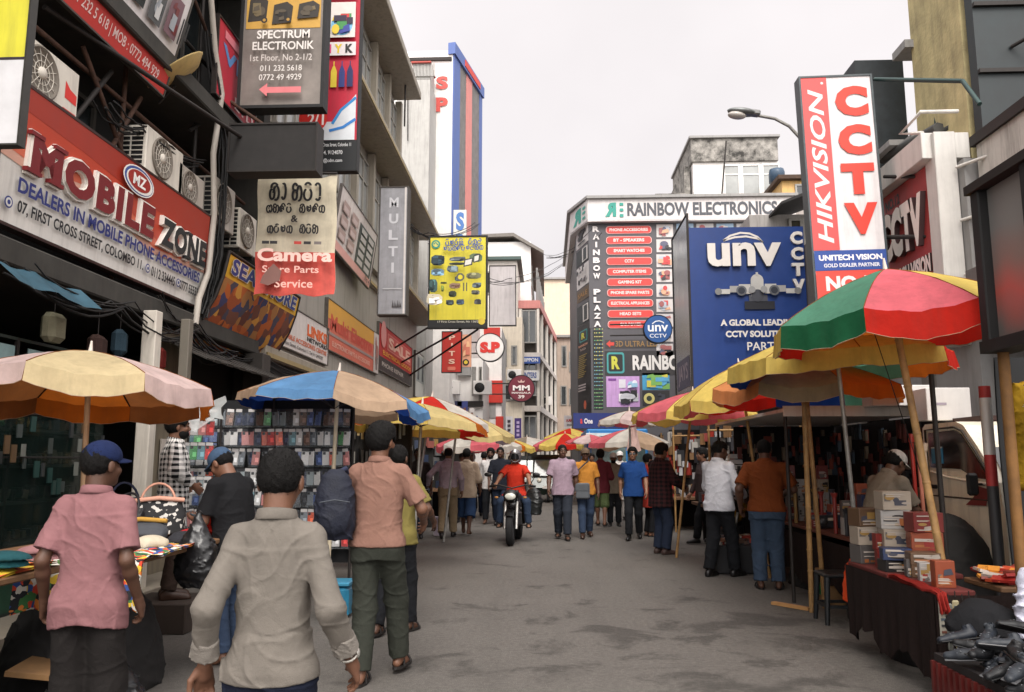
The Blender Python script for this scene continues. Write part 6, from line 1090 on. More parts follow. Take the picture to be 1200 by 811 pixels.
umbrella('dirty white umbrella with a rag hanging from it by the blue truck', (1.95, 19.0, 2.30), .95, .33, ['white', 'beige', 'white', 'white', 'brown', 'beige', 'white', 'rose'], a0=R(-130), seed=15, val=.12)
m = MB(); r = random.Random(5); c = Vector((1.95, 18.0, 2.32)); rows = [[c + Vector((.02 * math.sin(j * 2) + (j / 6 - .5) * (.12 + .22 * i / 6), .03 * math.sin(j * 1.7 + i), -i * .09 - .03 * (i == 6) * (j % 2))) for j in range(7)] for i in range(7)]; m.grid(rows, cloth((190, 160, 152))); m.grid([[p + Vector((0, .02, 0)) for p in q] for q in rows[::-1]], cloth((190, 160, 152))); tag(m.build('hanging_rag'), 'pinkish rag tied to the rim of the dirty white umbrella', 'rag')
umbrella('pale pink and white umbrella below the lilac poster of the plaza', (1.72, 16.6, 2.58), .66, .2, ['pink', 'white', 'pink', 'white', 'rose', 'white', 'pink', 'white'], a0=R(-112), seed=16, val=.10)
umbrella('red and yellow striped umbrella in the middle of the right hand row', (2.45, 13.4, 2.70), 1.02, .36, ['rose', 'yellow', 'rose', 'yellow'], n=10, a0=R(-160), seed=17, val=.14, pole=BAMBOO, pole_base=(2.1, 13.4, 0), pr=.02)
umbrella('bright yellow and rose umbrella tilted above the red and yellow one', (2.75, 11.4, 2.92), 1.0, .44, ['yellow', 'rose', 'yellow', 'green', 'rose', 'red', 'rose', 'yellow'], a0=R(-150), seed=18, val=.17, tilt=(0, R(-8)), pole=BAMBOO, pole_base=(3.0, 11.2, 0), pr=.02)
umbrella('sun bleached orange and grey umbrella over the radio stall', (2.92, 9.1, 2.72), 1.04, .36, ['orange', 'orange', 'green', 'navy', 'red', 'peach', 'peach', 'grey'], a0=R(-88), seed=19, val=.15, pole=BAMBOO, pole_base=(2.98, 9.0, 0), pr=.024, ragged=.04)
umbrella('yellow and blue umbrella partly hidden behind the biggest umbrella', (2.85, 7.9, 2.88), 1.05, .32, ['yellow', 'red', 'orange', 'green', 'red', 'navy', 'yellow', 'yellow'], a0=R(-100), seed=20, val=.18, tilt=(0, R(-3)), pole=GALV, pole_base=(3.1, 8.2, 0))
umbrella('biggest umbrella, green, rose and yellow, on a tilted bamboo pole', (2.72, 6.35, 3.09), .95, .40, ['rose', 'yellow', 'dgreen', 'red', 'orange', 'red', 'yellow', 'green'], a0=R(-124), val=.2, tilt=(R(2), R(-5)), pole=BAMBOO, pole_base=(2.98, 6.1, 0), pr=.028, seed=21, valcols=['red', 'yellow', 'dgreen', 'red', 'orange', 'red', 'yellow', 'dgreen'])
m = MB(); m.tube([(2.76, 8.75, 0), (2.80, 8.75, 2.62)], .028, BAMBOO, 8)
for q in np.arange(.2, 2.6, .22): m.tube([(2.76 + .015 * q, 8.75, q - .012), (2.76 + .015 * q, 8.75, q), (2.76 + .015 * q, 8.75, q + .012)], [.028, .034, .028], BAMBOO, 8, cap=False)
tag(m.build('bamboo_pole'), 'upright knotted bamboo pole standing beside the black stool', 'pole')
m = MB(); m.tube([(2.6, 6.42, 2.7), (3.25, 7.0, 1.2)], .004, STEEL, 4); m.tube([(3.3, 6.9, 0), (3.28, 6.9, 2.3)], .022, STEEL, 6); tag(m.build('steel_pole'), 'thin dark steel pole behind the tilted bamboo pole', 'pole')
# ================================================================ left: rack of phone cases
rk = thing('display_rack', 'black mesh rack crammed with hanging phone cases under the blue umbrella', 'rack', (-3.0, 8.9, 0)); RX0, RX1, RY = -4.02, -2.18, 8.9
m = MB()
for x in (RX0, -3.1, RX1): m.tube([(x, RY + .05, 0), (x, RY + .05, 2.3)], .018, STEEL, 6)
for z in (.6, .82, 1.04, 1.26, 1.48, 1.70, 1.92, 2.14): m.tube([(RX0, RY + .03, z), (RX1, RY + .03, z)], .008, STEEL, 5)
P_(m, 'frame', rk); m = MB(); m.bb((RX0, RY + .08, .45), (RX1, RY + .1, 2.25), M((20, 21, 23), rough=.8, var=.3)); P_(m, 'back_panel', rk)
CASEC = dict(white=(206, 204, 202), orange=(200, 74, 34), black=(30, 30, 34), rose=(190, 120, 116), blue=(60, 80, 130), green=(70, 140, 80), grey=(110, 116, 122), red=(180, 40, 36), clear=(140, 150, 152), navy=(36, 44, 70), brown=(96, 66, 50), teal=(90, 130, 140))
protos = {}
def case_proto(cn, kind):
    if (cn, kind) in protos: return protos[(cn, kind)]
    t = thing('phone_case_pack', 'x', 'phone case', (0, 0, 0), 0, 'packaged phone cases hanging on the rack'); m = MB(); c = CASEC[cn]; m.box((0, 0, -.085), (.082, .012, .158), plastic(c, rough=.25), None, .006); m.box((-.018, -.0075, -.032), (.03, .004, .03), plastic((20, 20, 22)), None, .002)
    if kind == 1: m.box((.012, -.0072, -.105), (.036, .003, .05), ink(tuple(min(255, int(q * 1.3 + 20)) for q in c)))
    m.build('case', t); m = MB(); m.bb((-.043, -.011, -.185), (.043, .011, .012), M((190, 196, 200), rough=.12, var=0, alpha=.10)); m.build('sleeve', t); m = MB(); m.box((0, -.012, .004), (.07, .003, .034), ink((186, 182, 180) if kind else (40, 40, 44))); m.build('header_card', t); protos[(cn, kind)] = t; t['used'] = 0; return t
WT = ['white'] * 10 + ['clear'] * 6 + ['black'] * 7 + ['grey'] * 4 + ['navy'] * 3 + ['rose'] * 2 + ['orange', 'orange', 'blue', 'blue', 'brown', 'red', 'green', 'teal', 'teal']
r = random.Random(12); rown = ['bottom', 'second lowest', 'third lowest', 'middle', 'third highest', 'second highest', 'top']; cnt_ = {}
for row, z in enumerate((.80, 1.02, 1.24, 1.46, 1.68, 1.90, 2.12)):
    x = RX0 + .05; dens = .072 if row in (1, 3, 5) else .082
    while x < RX1 - .03:
        cn = r.choice(WT)
        if row == 5 and -3.45 < x < -3.0 and r.random() < .6: cn = r.choice(['orange', 'rose', 'red'])
        if row == 6 and r.random() < .3: cn = r.choice(['orange', 'brown', 'navy'])
        p = case_proto(cn, r.randrange(2)); lab = '%s phone case pack hanging in the %s row of the rack' % (cn, rown[row]); loc = (x, RY - .03 - r.uniform(0, .05), z); rot = (R(r.uniform(-8, 8)), R(r.uniform(-4, 4)), R(r.uniform(-28, 28)))
        if not p['used']: p['used'] = 1; p.location = loc; p.rotation_euler = rot; p['label'] = lab
        else: dup(p, loc, rot, lab)
        x += dens * r.uniform(.8, 1.25)
# side wing of the rack, behind the man in the check shirt
for row, z in enumerate((1.04, 1.38, 1.74, 2.0)):
    for k in range(4):
        cn = [['white', 'rose', 'orange', 'white'], ['white', 'white', 'clear', 'white'], ['clear', 'green', 'teal', 'red'], ['rose', 'white', 'rose', 'red']][row][k]; p = case_proto(cn, 1)
        loc = (-3.86 + k * .085, 8.45, z); rot = (0, R(-6 if row == 0 else 2), R(12)); lab = '%s phone case pack on the small front wing, %s row' % (cn, ('lowest', 'second', 'third', 'top')[row])
        if not p['used']: p['used'] = 1; p.location = loc; p.rotation_euler = rot; p['label'] = lab
        else: dup(p, loc, rot, lab)
m = MB()
for z in (1.06, 1.40, 1.76, 2.02): m.tube([(-3.95, 8.47, z), (-3.5, 8.47, z)], .007, STEEL, 5)
m.tube([(-3.95, 8.47, 0), (-3.95, 8.47, 2.2)], .014, STEEL, 6); m.tube([(-3.5, 8.47, 0), (-3.5, 8.47, 2.2)], .014, STEEL, 6); tag(m.build('wing_rack'), 'small steel wing rack in front of the phone case rack', 'rack')
m = MB(); c = Vector((-4.0, 8.3, 2.2)); rows = [[c + Vector((j * .1 + .03 * math.sin(i * 2), -.02 * i, .05 * math.sin(j * 1.3) - i * .07 * (1 + .3 * math.sin(j)))) for j in range(7)] for i in range(5)]; m.grid(rows, M((190, 192, 190), rough=.2, var=.2, alpha=.55)); tag(m.build('plastic_sheet'), 'crumpled clear plastic sheet hung over the top of the rack', 'plastic sheet')
lan = MB(); lan.lathe([(.001, .12), (.06, .11), (.10, .05), (.11, 0), (.10, -.05), (.06, -.1), (.001, -.11)], (-3.95, 7.9, 2.06), cloth((150, 34, 26)), 14); tag(lan.build('paper_lantern'), 'round red lantern hanging under the cream umbrella', 'lantern')
# second hanging display further on
rk2 = thing('display_rack', 'rack of dangling cables and belts beside the white umbrella pole', 'rack', (-2.6, 11.5, 0)); m = MB(); m.bb((-4.2, 11.55, .5), (-1.95, 11.58, 2.25), M((30, 28, 27), rough=.9, var=.3)); P_(m, 'back_panel', rk2); m = MB(); r = random.Random(8); mats_ = [plastic(c) for c in ((30, 30, 32), (120, 118, 112), (70, 66, 60), (150, 130, 90), (90, 96, 100), (44, 40, 40))]
for row, z in enumerate((.95, 1.35, 1.75, 2.15)):
    for k in range(36): x = -4.15 + k * .06; m.box((x, 11.5 - r.uniform(0, .06), z - .14), (.035, .02, r.uniform(.16, .3)), r.choice(mats_), Matrix.Rotation(R(r.uniform(-20, 20)), 3, 'Z'))
P_(m, 'goods', rk2)['kind'] = 'stuff'; m = MB(); m.tube([(-1.95, 11.5, 0), (-1.95, 11.5, 2.3)], .02, STEEL, 6); m.tube([(-4.2, 11.5, 2.2), (-1.95, 11.5, 2.2)], .015, STEEL, 6); P_(m, 'frame', rk2)
for k, (y, x0, x1) in enumerate(((14.4, -4.3, -2.7), (17.5, -4.3, -2.7), (21, -4.3, -2.6), (26, -4.4, -2.5))):
    st_ = thing('market_stall', ('dim stall of hanging chargers behind the man in the dark tee', 'dim stall of boxed goods behind the bald man in lavender', 'dim stall of goods behind the white shirted shoppers', 'farthest stall on the left below the far umbrellas')[k], 'stall', (x0, y, 0)); m = MB(); m.bb((x0, y, .75), (x1, y + 1.6, .8), WOOD); m.bb((x0, y + 1.5, 0), (x1, y + 1.55, 2.2), M((34, 32, 30), rough=.9)); P_(m, 'table', st_); m = MB(); r = random.Random(k)
    for q in range(46): z = r.uniform(.85, 2.1); m.box((r.uniform(x0, x1), y + r.uniform(.1, 1.4) if z < 1.2 else y + 1.4, z if z > 1.2 else .8 + .1), (r.uniform(.05, .2), r.uniform(.04, .12), r.uniform(.1, .26)), ink(r.choice(((60, 60, 64), (150, 146, 140), (120, 60, 50), (40, 50, 70), (150, 120, 70), (90, 90, 90)))), Matrix.Rotation(r.uniform(0, 3), 3, 'Z'))
    P_(m, 'goods', st_)['kind'] = 'stuff'; m = MB()
    for q in (x0 + .03, x1 - .03): m.tube([(q, y, 0), (q, y, 2.2)], .02, STEEL, 6)
    P_(m, 'post', st_)
# ================================================================ left: low tables with bags and cloths
CLOTHM = [cloth((28, 28, 30)), cloth((40, 44, 60)), cloth((150, 148, 150)), cloth((70, 50, 46)), cloth((30, 60, 64))]
def drape(c, sx, sy, h, mat, seed=1, amp=.05, name='folded_cloth', label='', cat='cloth', drop=.0, rz=0):
    """a heap or fold of cloth lying on something: closed lumpy cushion"""
    f = Field((-sx - .08, -sy - .08, -.06 - drop), (sx + .08, sy + .08, h + .1), .02); fn = folds(seed, .9 if amp < .03 else 1.5); f.ell((0, 0, -.0), (sx, sy, h), .02)
    if drop: f.ell((0, -sy * .8, -drop * .5), (sx * .95, sy * .25, drop * .6), .05)
    f.wrinkle(fn, amp * .8); f.d = np.maximum(f.d, (-.002 - drop - f.ax[2])[None, None, :].astype(np.float32)) if not drop else f.d
    v, q = f.mesh(); o = obj_np(name, v, q, mat, None); o.location = c; o.rotation_euler = (0, 0, rz); return tag(o, label, cat)
PRINT = patch_mat([(190, 60, 36), (206, 170, 50), (30, 30, 34), (60, 110, 60), (200, 196, 186), (44, 70, 130), (206, 120, 50), (30, 32, 36), (196, 190, 180)], 26); PRINTY = patch_mat([(206, 172, 40), (206, 172, 40), (206, 172, 40), (200, 90, 50), (206, 180, 60), (206, 150, 120)], 9); BLOTCH = patch_mat([(22, 22, 24), (22, 22, 24), (24, 24, 26), (180, 176, 170)], 34)
def table(label, x0, x1, y0, y1, z, mt=WOOD, legs=True):
    t = thing('market_table', label, 'table', ((x0 + x1) / 2, (y0 + y1) / 2, 0)); m = MB(); m.bb((x0, y0, z - .04), (x1, y1, z), mt, .008); P_(m, 'table_top', t)
    if legs:
        for x in (x0 + .05, x1 - .05):
            for y in (y0 + .05, y1 - .05): m = MB(); m.bb((x - .025, y - .025, 0), (x + .025, y + .025, z - .041), WOOD); P_(m, 'leg', t)
    return t
table('low wooden street table of printed cloths and bags beside the pink shirted man', -3.75, -2.55, 5.0, 6.7, .97, legs=False)
def sheet(label, x0, x1, y0, y1, z, drop, mat, seed=1, name='printed_cloth'):
    r = random.Random(seed); m = MB(); rows = []
    for i in range(13):
        q = i / 12; row = []
        for j in range(17):
            u = j / 16; x = x0 + (x1 - x0) * u
            if q < .55: row.append((x, y1 + (y0 - y1) * q / .55, z + .012 * math.sin(u * 19 + i) + .008 * math.sin(i * 2.1)))
            else: t = (q - .55) / .45; row.append((x, y0 - .02 - .035 * math.sin(u * 16 + seed) * t - .03 * t, z - drop * t * (1 + .1 * math.sin(u * 9 + seed))))
        rows.append(row)
    m.grid(rows, mat); m.grid([[(p[0], p[1] + .012, p[2] - .012) for p in q] for q in rows[::-1]], mat); return tag(m.build(name), label, 'cloth')
sheet('bright floral printed cloth draped over the front of the bag table', -3.3, -2.5, 4.98, 5.9, .985, .34, PRINT, 3)
table('low table of folded clothes at the lower left edge', -4.4, -2.95, 3.55, 4.9, .94, legs=False)
sheet('yellow printed cloth spread on the left edge table', -4.4, -2.96, 4.1, 4.88, .965, .2, PRINTY, 5)
for k, (x, y, sx, sy, h, mt, lb_) in enumerate(((-3.5, 4.02, .2, .16, .12, CLOTHM[0], 'black bunched cloth in front of the yellow printed cloth'), (-3.1, 4.0, .16, .12, .09, CLOTHM[0], 'smaller black cloth beside the man in the pink shirt'), (-3.35, 3.72, .16, .1, .07, CLOTHM[2], 'crumpled white and grey cloth at the left edge'), (-3.1, 3.65, .22, .1, .05, PRINT, 'dark patterned folded cloth below the white one'))): drape((x, y, .94), sx, sy, h, mt, k + 3, .02, 'folded_cloth', lb_)
drape((-2.25, 2.75, 0), .45, .4, .42, M((124, 104, 76), rough=.9, var=.35, scale=5, bump=.6, bscale=90), 4, .05, 'jute_sack', 'tan jute sack slumped on the ground at the lower left corner', 'sack')
drape((-2.6, 3.35, 0), .3, .3, .7, CLOTHM[0], 8, .05, 'dark_bundle', 'dark cloth bundle behind the jute sack', 'bundle')
BAGM = M((16, 17, 19), rough=.28, var=.3, scale=6, bump=.4, bscale=14, spec=.6); CARTON = M((128, 96, 62), rough=.85, var=.25)
drape((-2.62, 4.55, 0), .34, .26, .34, BAGM, 11, .05, 'rubbish_bag', 'shiny black rubbish bag on the road behind the pink shirted man', 'plastic bag')
drape((-2.75, 5.15, 0), .22, .2, .3, BAGM, 13, .05, 'rubbish_bag', 'black rubbish bag tucked under the bag table', 'plastic bag')
m = MB(); m.box((-2.95, 5.0, .30), (.55, .4, .03), CARTON, Matrix.Rotation(R(12), 3, 'Z') @ Matrix.Rotation(R(8), 3, 'Y')); tag(m.build('cardboard_sheet'), 'brown cardboard sheet sticking out from under the bag table', 'cardboard')
# handbags and caps piled on the table
def handbag(label, loc, mat, rz=0, w_=.36, h=.3, tiltx=0, strap=True, trim=None):
    t = thing('handbag', label, 'bag', loc, rz, 'bags piled on the street table'); t.rotation_euler = (tiltx, 0, rz); f = Field((-w_ / 2 - .05, -.12, -.03), (w_ / 2 + .05, .12, h + .08), .012)
    f.loft([(0, w_ * .46, .075, 0), (h * .5, w_ * .5, .085, 0), (h, w_ * .42, .03, 0)], (0, 0, 0), np.eye(3), k=0, p=3.2); f.wrinkle(folds(len(label), 1.2), .006); v, q = f.mesh(); obj_np('bag_body', v, q, mat, t)
    if trim: m = MB(); m.tube([(-w_ * .45, -.05, h * .92), (0, -.06, h * .98), (w_ * .45, -.05, h * .92)], .018, trim, 6); m.build('trim', t)
    if strap: m = MB(); m.tube([(math.cos(a) * w_ * .3, 0, h - .03 + math.sin(a) * .16) for a in np.linspace(0, math.pi, 11)], .01, trim or mat, 6); m.build('handle', t)
    return t
BK = M((24, 25, 28), rough=.5, var=.3)
handbag('black bag with white scribble print and pink flap edge', (-3.05, 6.25, .98), BLOTCH, .5, .42, .3, -.3, trim=cloth((200, 150, 130)))
handbag('plain red bag beside the scribble print bag', (-2.62, 6.45, .98), cloth((190, 44, 34)), -.3, .36, .26, -.3, strap=False, trim=cloth((206, 180, 140)))
handbag('flat grey bag with gold piping nearest the floral cloth', (-2.95, 5.72, .99), cloth((66, 68, 72)), .2, .4, .2, -1.0, strap=False, trim=cloth((170, 130, 60)))
handbag('dark bag leaning behind the flat grey bag', (-3.25, 5.95, .98), BK, -.2, .4, .26, -.5)
handbag('navy bag at the back corner of the bag table', (-3.4, 6.45, .98), CLOTHM[1], .8, .36, .3, -.3)
# bags hanging: black carrier held by the man in black
f = Field((-.2, -.17, -.52), (.2, .17, .06), .012); f.loft([(-.5, .1, .07, 0), (-.4, .155, .11, 0), (-.22, .14, .1, 0), (-.06, .05, .04, 0), (.03, .015, .012, 0)], (0, 0, 0), np.eye(3), k=0); f.wrinkle(folds(31, 1.6), .016); v, q = f.mesh(); o = obj_np('carrier_bag', v, q, M((22, 22, 24), rough=.32, var=.3, bump=.3, bscale=16, spec=.5, scale=4), None); o.location = (-2.52, 5.78, 1.18); tag(o, 'thin black plastic carrier bag hanging in front of the man in the black tee', 'plastic bag')
m = MB(); m.box((-2.15, 8.3, .16), (.32, .3, .32), plastic((40, 110, 140)), None, .04); m.box((-2.15, 8.3, .34), (.34, .32, .04), plastic((60, 130, 160)), None, .01); tag(m.build('plastic_tub'), 'blue plastic tub on the road beside the rack', 'tub')
m = MB(); m.box((-2.25, 17.0, .2), (.22, .2, .38), cloth((186, 176, 190))); tag(m.build('carrier_bag'), 'pale carrier bag on the road beside the bald man', 'plastic bag')
# ================================================================ right: long stall with awning, radios and boxes
aw = thing('stall_awning', 'long white sheeted awning frame over the right hand stalls', 'awning', (3.3, 9.6, 0)); m = MB(); m.bb((2.72, 9.3, 2.12), (4.6, 13.0, 2.16), paint((196, 190, 184), streak=.3)); P_(m, 'sheet', aw); m = MB(); m.bb((2.72, 9.27, 2.07), (4.6, 9.3, 2.19), WHITEM)
P_(m, 'edge_rail', aw); m = MB()
for x, y in ((2.75, 9.32), (4.55, 9.32), (2.75, 12.95)): m.tube([(x, y, 0), (x, y, 2.1)], .02, STEEL, 6)
P_(m, 'post', aw)
for k, (x0, x1, y, z0, z1, lb_) in enumerate(((3.62, 4.28, 9.0, 2.17, 2.4, 'long white carton lying on the stall awning'), (3.95, 4.40, 8.45, 1.98, 2.32, 'white carton panel hung beside the truck cab'))):
    t = thing('carton', lb_, 'carton', (x0, y, z0)); m = MB(); m.bb((x0, y, z0), (x1, y + .3, z1), paint((200, 196, 192), streak=.1), .006); P_(m, 'box', t); m = MB(); m.bb((x0 + .1, y - .004, (z0 + z1) / 2 - .01), (x1 - .25, y - .002, (z0 + z1) / 2 + .015), ink((150, 140, 150))); P_(m, 'printing', t)
table('long red edged stall table of radios and boxes on the right', 3.1, 4.6, 8.0, 11.6, .78, M((96, 52, 40), rough=.7, var=.3), legs=False)
table('front stall table with a red cloth edge stacked with phone boxes', 2.58, 3.15, 6.35, 7.15, .72, M((90, 34, 30), rough=.8, var=.3), legs=False); table('low front end of the phone box stall with strip packs hung on it', 2.58, 2.85, 5.6, 6.34, .715, M((90, 34, 30), rough=.8, var=.3), legs=False)
bk_ = thing('stall_backdrop', 'dark tarpaulin hung with goods behind the radio stall', 'tarpaulin', (4.7, 10, 0)); m = MB(); m.bb((4.62, 9.4, .1), (4.66, 13.0, 2.1), M((30, 24, 24), rough=.9, var=.4)); m.bb((3.0, 12.96, .1), (4.6, 13.0, 2.1), M((28, 24, 24), rough=.9, var=.4)); P_(m, 'sheet', bk_); m = MB(); r = random.Random(17)
for q in range(90): m.box((r.uniform(3.0, 4.55), 12.9 - r.uniform(0, .08), r.uniform(.9, 2.0)), (r.uniform(.04, .12), .04, r.uniform(.08, .25)), ink(r.choice(((90, 40, 34), (60, 60, 62), (40, 36, 36), (110, 96, 80), (120, 50, 36), (50, 60, 70)))))
for q in range(90): m.box((4.58 - r.uniform(0, .05), r.uniform(9.5, 12.9), r.uniform(.9, 2.0)), (.04, r.uniform(.04, .12), r.uniform(.08, .25)), ink(r.choice(((90, 40, 34), (60, 60, 62), (40, 36, 36), (110, 96, 80), (120, 50, 36), (50, 60, 70)))))
P_(m, 'goods', bk_)['kind'] = 'stuff'
BXC = [('cream', (150, 138, 124)), ('red', (104, 34, 30)), ('black', (30, 28, 28)), ('white', (150, 146, 142)), ('orange', (130, 62, 38)), ('brown', (88, 66, 48)), ('grey', (82, 78, 76)), ('blue', (36, 48, 78))]
bxp = {}
def box_proto(i, shp):
    if (i, shp) in bxp: return bxp[(i, shp)]
    nm, c = BXC[i]; t = thing('goods_box', 'x', 'box', (0, 0, 0), 0, 'boxed goods on the right hand stalls'); w_, d_, h_ = ((.13, .09, .18), (.21, .16, .09), (.08, .07, .13), (.23, .17, .15))[shp]; m = MB(); m.box((0, 0, h_ / 2), (w_, d_, h_), ink(c, rough=.4), None, .004); m.build('carton', t); s_ = MB(); r = random.Random(i * 7 + shp); y = -d_ / 2 - .0015
    PC = ((150, 140, 130), (130, 40, 34), (34, 30, 30), (150, 90, 50), (60, 60, 70), (90, 84, 80), (140, 110, 60))
    for k_ in range(r.randint(4, 7)):
        cc = r.choice(PC); a = r.uniform(-.47, .2) * w_; b_ = r.uniform(.04, .6) * h_; ww, hh = r.uniform(.15, .6) * w_, r.uniform(.08, .4) * h_; ww = min(ww, w_ * .48 - a); hh = min(hh, h_ * .96 - b_); y -= .0006
        if r.random() < .6: q_ = [(a, b_), (a + ww, b_), (a + ww, b_ + hh), (a, b_ + hh)]
        elif r.random() < .5: q_ = [(a, b_), (a + ww, b_ + hh * .2), (a + ww * .8, b_ + hh), (a + ww * .1, b_ + hh * .8)]
        else: q_ = [(a + ww / 2 * (1 + math.cos(v_)), b_ + hh / 2 * (1 + math.sin(v_))) for v_ in np.linspace(0, 5.6, 9)]
        s_.add([(u_, y, v_) for u_, v_ in q_], [tuple(range(len(q_)))], ink(cc))
    for k_ in range(3): y -= .0006; b_ = r.uniform(.1, .85) * h_; s_.add([(-w_ * .4, y, b_), (w_ * r.uniform(-.1, .4), y, b_), (w_ * .1, y, b_ + .008), (-w_ * .4, y, b_ + .008)], [(0, 1, 2, 3)], ink((170, 160, 150)))
    s_.build('printing', t); t['used'] = 0; t['dims'] = (w_, d_, h_); bxp[(i, shp)] = t; return t
def put_box(i, shp, loc, rz, label):
    p = box_proto(i, shp)
    if not p['used']: p['used'] = 1; p.location = loc; p.rotation_euler = (0, 0, rz); p['label'] = label
    else: dup(p, loc, (0, 0, rz), label)
    return p['dims']
r = random.Random(23); shn = ('upright', 'flat', 'small', 'large')
def stack(x0, x1, y, z, levels, where):
    x = x0
    while x < x1:
        zz_ = z; i0 = r.randrange(8); sh_ = r.choice((0, 1, 1, 2, 3)); wd = 0
        for l in range(r.randint(1, levels)):
            i = r.choice((i0, r.randrange(8))); d_ = put_box(i, sh_, (x + .09, y + r.uniform(-.02, .02), zz_), R(r.uniform(-14, 14)), '%s %s box %s, %s' % (BXC[i][0], shn[sh_], where, ('bottom of pile', 'second in pile', 'third in pile', 'fourth in pile', 'fifth in pile', 'atop tall pile')[l])); zz_ += d_[2] + .001; wd = max(wd, d_[0])
        x += wd + r.uniform(.01, .05)
stack(2.62, 2.72, 5.75, .716, 2, 'at the very front of the near stall'); stack(2.62, 2.74, 6.0, .716, 3, 'in the second row of the near stall'); stack(2.62, 2.74, 6.22, .716, 4, 'in the third row of the near stall'); stack(2.62, 3.08, 6.5, .72, 5, 'in the fourth row of the near stall'); stack(2.62, 3.08, 6.78, .72, 5, 'in the fifth row of the near stall'); stack(2.62, 3.08, 7.04, .72, 6, 'in the back row of the near stall')
stack(3.15, 3.7, 8.25, .78, 3, 'at the near end of the radio stall'); stack(3.15, 4.5, 8.9, .78, 3, 'in the middle of the radio stall'); stack(3.15, 4.5, 9.8, .78, 3, 'on the far half of the radio stall'); stack(3.15, 4.5, 10.9, .78, 4, 'at the far end of the radio stall')
# radios, torches and tangled gadgets standing among the boxes
for k in range(16):
    x, y = 3.18 + r.random() * 1.2, 8.45 + r.random() * 2.4; c = ((40, 40, 44), (130, 40, 34), (170, 168, 164), (60, 60, 66), (150, 120, 60), (30, 50, 70), (20, 20, 22), (90, 90, 92))[k % 8]; t = thing('radio', '%s radio standing among the boxes, %s on the stall' % ((('dark grey', 'dark red', 'silver', 'slate', 'gold', 'navy', 'black', 'mid grey')[k % 8]), ('nearer' if k < 8 else 'farther')), 'radio', (x, y, .785), R(r.uniform(-30, 30)), 'radios on the stall'); m = MB(); m.box((0, 0, .08), (.22, .08, .15), plastic(c), None, .012); m.build('casing', t); m = MB(); m.lathe([(.05, 0), (.052, .01), (.001, .012)], (-.05, -.043, .08), plastic((60, 60, 62)), 14, 'Y', rot=Matrix.Rotation(R(180), 3, 'Z')); m.build('speaker', t); m = MB(); m.tube([(.09, 0, .15), (.14, 0, .42)], .004, GALV, 5); m.build('antenna', t); m = MB(); m.box((.05, -.042, .11), (.08, .004, .03), ink((180, 170, 150))); m.build('dial', t)
for k, (x, z0, z1, c) in enumerate(((3.62, 1.0, 1.75, (150, 44, 36)), (3.68, 1.0, 1.72, (190, 120, 100)), (3.74, 1.0, 1.66, (180, 160, 140)), (3.3, 1.0, 1.45, (40, 40, 44)))): m = MB(); m.tube([(x, 8.1, z0), (x - .01, 8.1, z1)], .02, plastic(c), 8); m.tube([(x - .01, 8.1, z1), (x, 8.1, z1 + .08)], [.028, .03], plastic(c), 8); tag(m.build('selfie_stick'), '%s stick stood upright on the stall behind the box stack' % ('red', 'peach', 'cream', 'black')[k], 'stick')
# remote controls hung on the table front
for k in range(6):
    c = ((150, 146, 134), (110, 110, 104), (150, 140, 110), (96, 116, 104), (150, 148, 146), (130, 118, 96))[k]; t = thing('remote_control', ('white', 'grey', 'cream', 'green', 'pale', 'tan')[k] + ' strip pack hanging from the front edge of the near stall', 'remote control', (2.60 + .045 * k, 5.56, .70 - .02 * (k % 2)), 0, 'strip packs hung on the near stall'); m = MB(); m.box((0, 0, -.17 - .02 * (k % 3)), (.045, .02, .26 + .04 * (k % 3)), plastic(c), None, .008); m.build('body', t); m = MB()
    for a in range(6): m.box((0, -.012, -.08 - .04 * a), (.03, .006, .014), plastic(((60, 60, 60), (110, 70, 60), (80, 90, 100))[(a + k) % 3]))
    m.build('keypad', t); m = MB(); m.tube([(0, 0, .02), (0, 0, -.02)], .004, STEEL, 4); m.build('hook', t)
sheet('dark red cloth hanging down the front of the near stall', 2.565, 2.63, 5.56, 6.3, .718, .12, cloth((130, 36, 30)), 7, 'table_cloth')
drape((2.66, 7.28, .36), .09, .09, .36, cloth((190, 66, 30)), 5, .03, 'orange_bag', 'bright orange plastic bag hung on the end of the near stall', 'plastic bag'); drape((3.2, 9.3, .1), .2, .18, .34, M((24, 90, 50), rough=.3, var=.3), 6, .03, 'green_bag', 'green plastic bag under the radio stall', 'plastic bag')
m = MB(); m.bb((3.05, 9.1, 0), (3.55, 9.5, .36), CARTON, .01); tag(m.build('carton'), 'brown carton on the ground under the radio stall', 'carton')
st = thing('stool', 'black moulded plastic stool beside the bamboo pole', 'stool', (2.86, 8.25, 0)); SM = M((24, 26, 28), rough=.45, var=.3); m = MB(); m.box((0, 0, .46), (.34, .34, .04), SM, None, .015); m.build('seat', st); m = MB()
for sx in (-1, 1): m.box((sx * .158, 0, .17), (.018, .26, .03), SM); m.box((0, sx * .158, .17), (.26, .018, .03), SM)
m.build('stretcher', st)
for sx in (-1, 1):
    for sy in (-1, 1): m = MB(); m.tube([(sx * .14, sy * .14, .445), (sx * .17, sy * .17, 0)], [.03, .022], SM, 6); m.build('leg', st)
m = MB(); m.box((2.62, 9.0, .02), (.07, .46, .03), M((176, 132, 84), rough=.7), Matrix.Rotation(R(38), 3, 'Z')); tag(m.build('wood_offcut'), 'short pale plank lying on the road by the bamboo pole', 'plank')
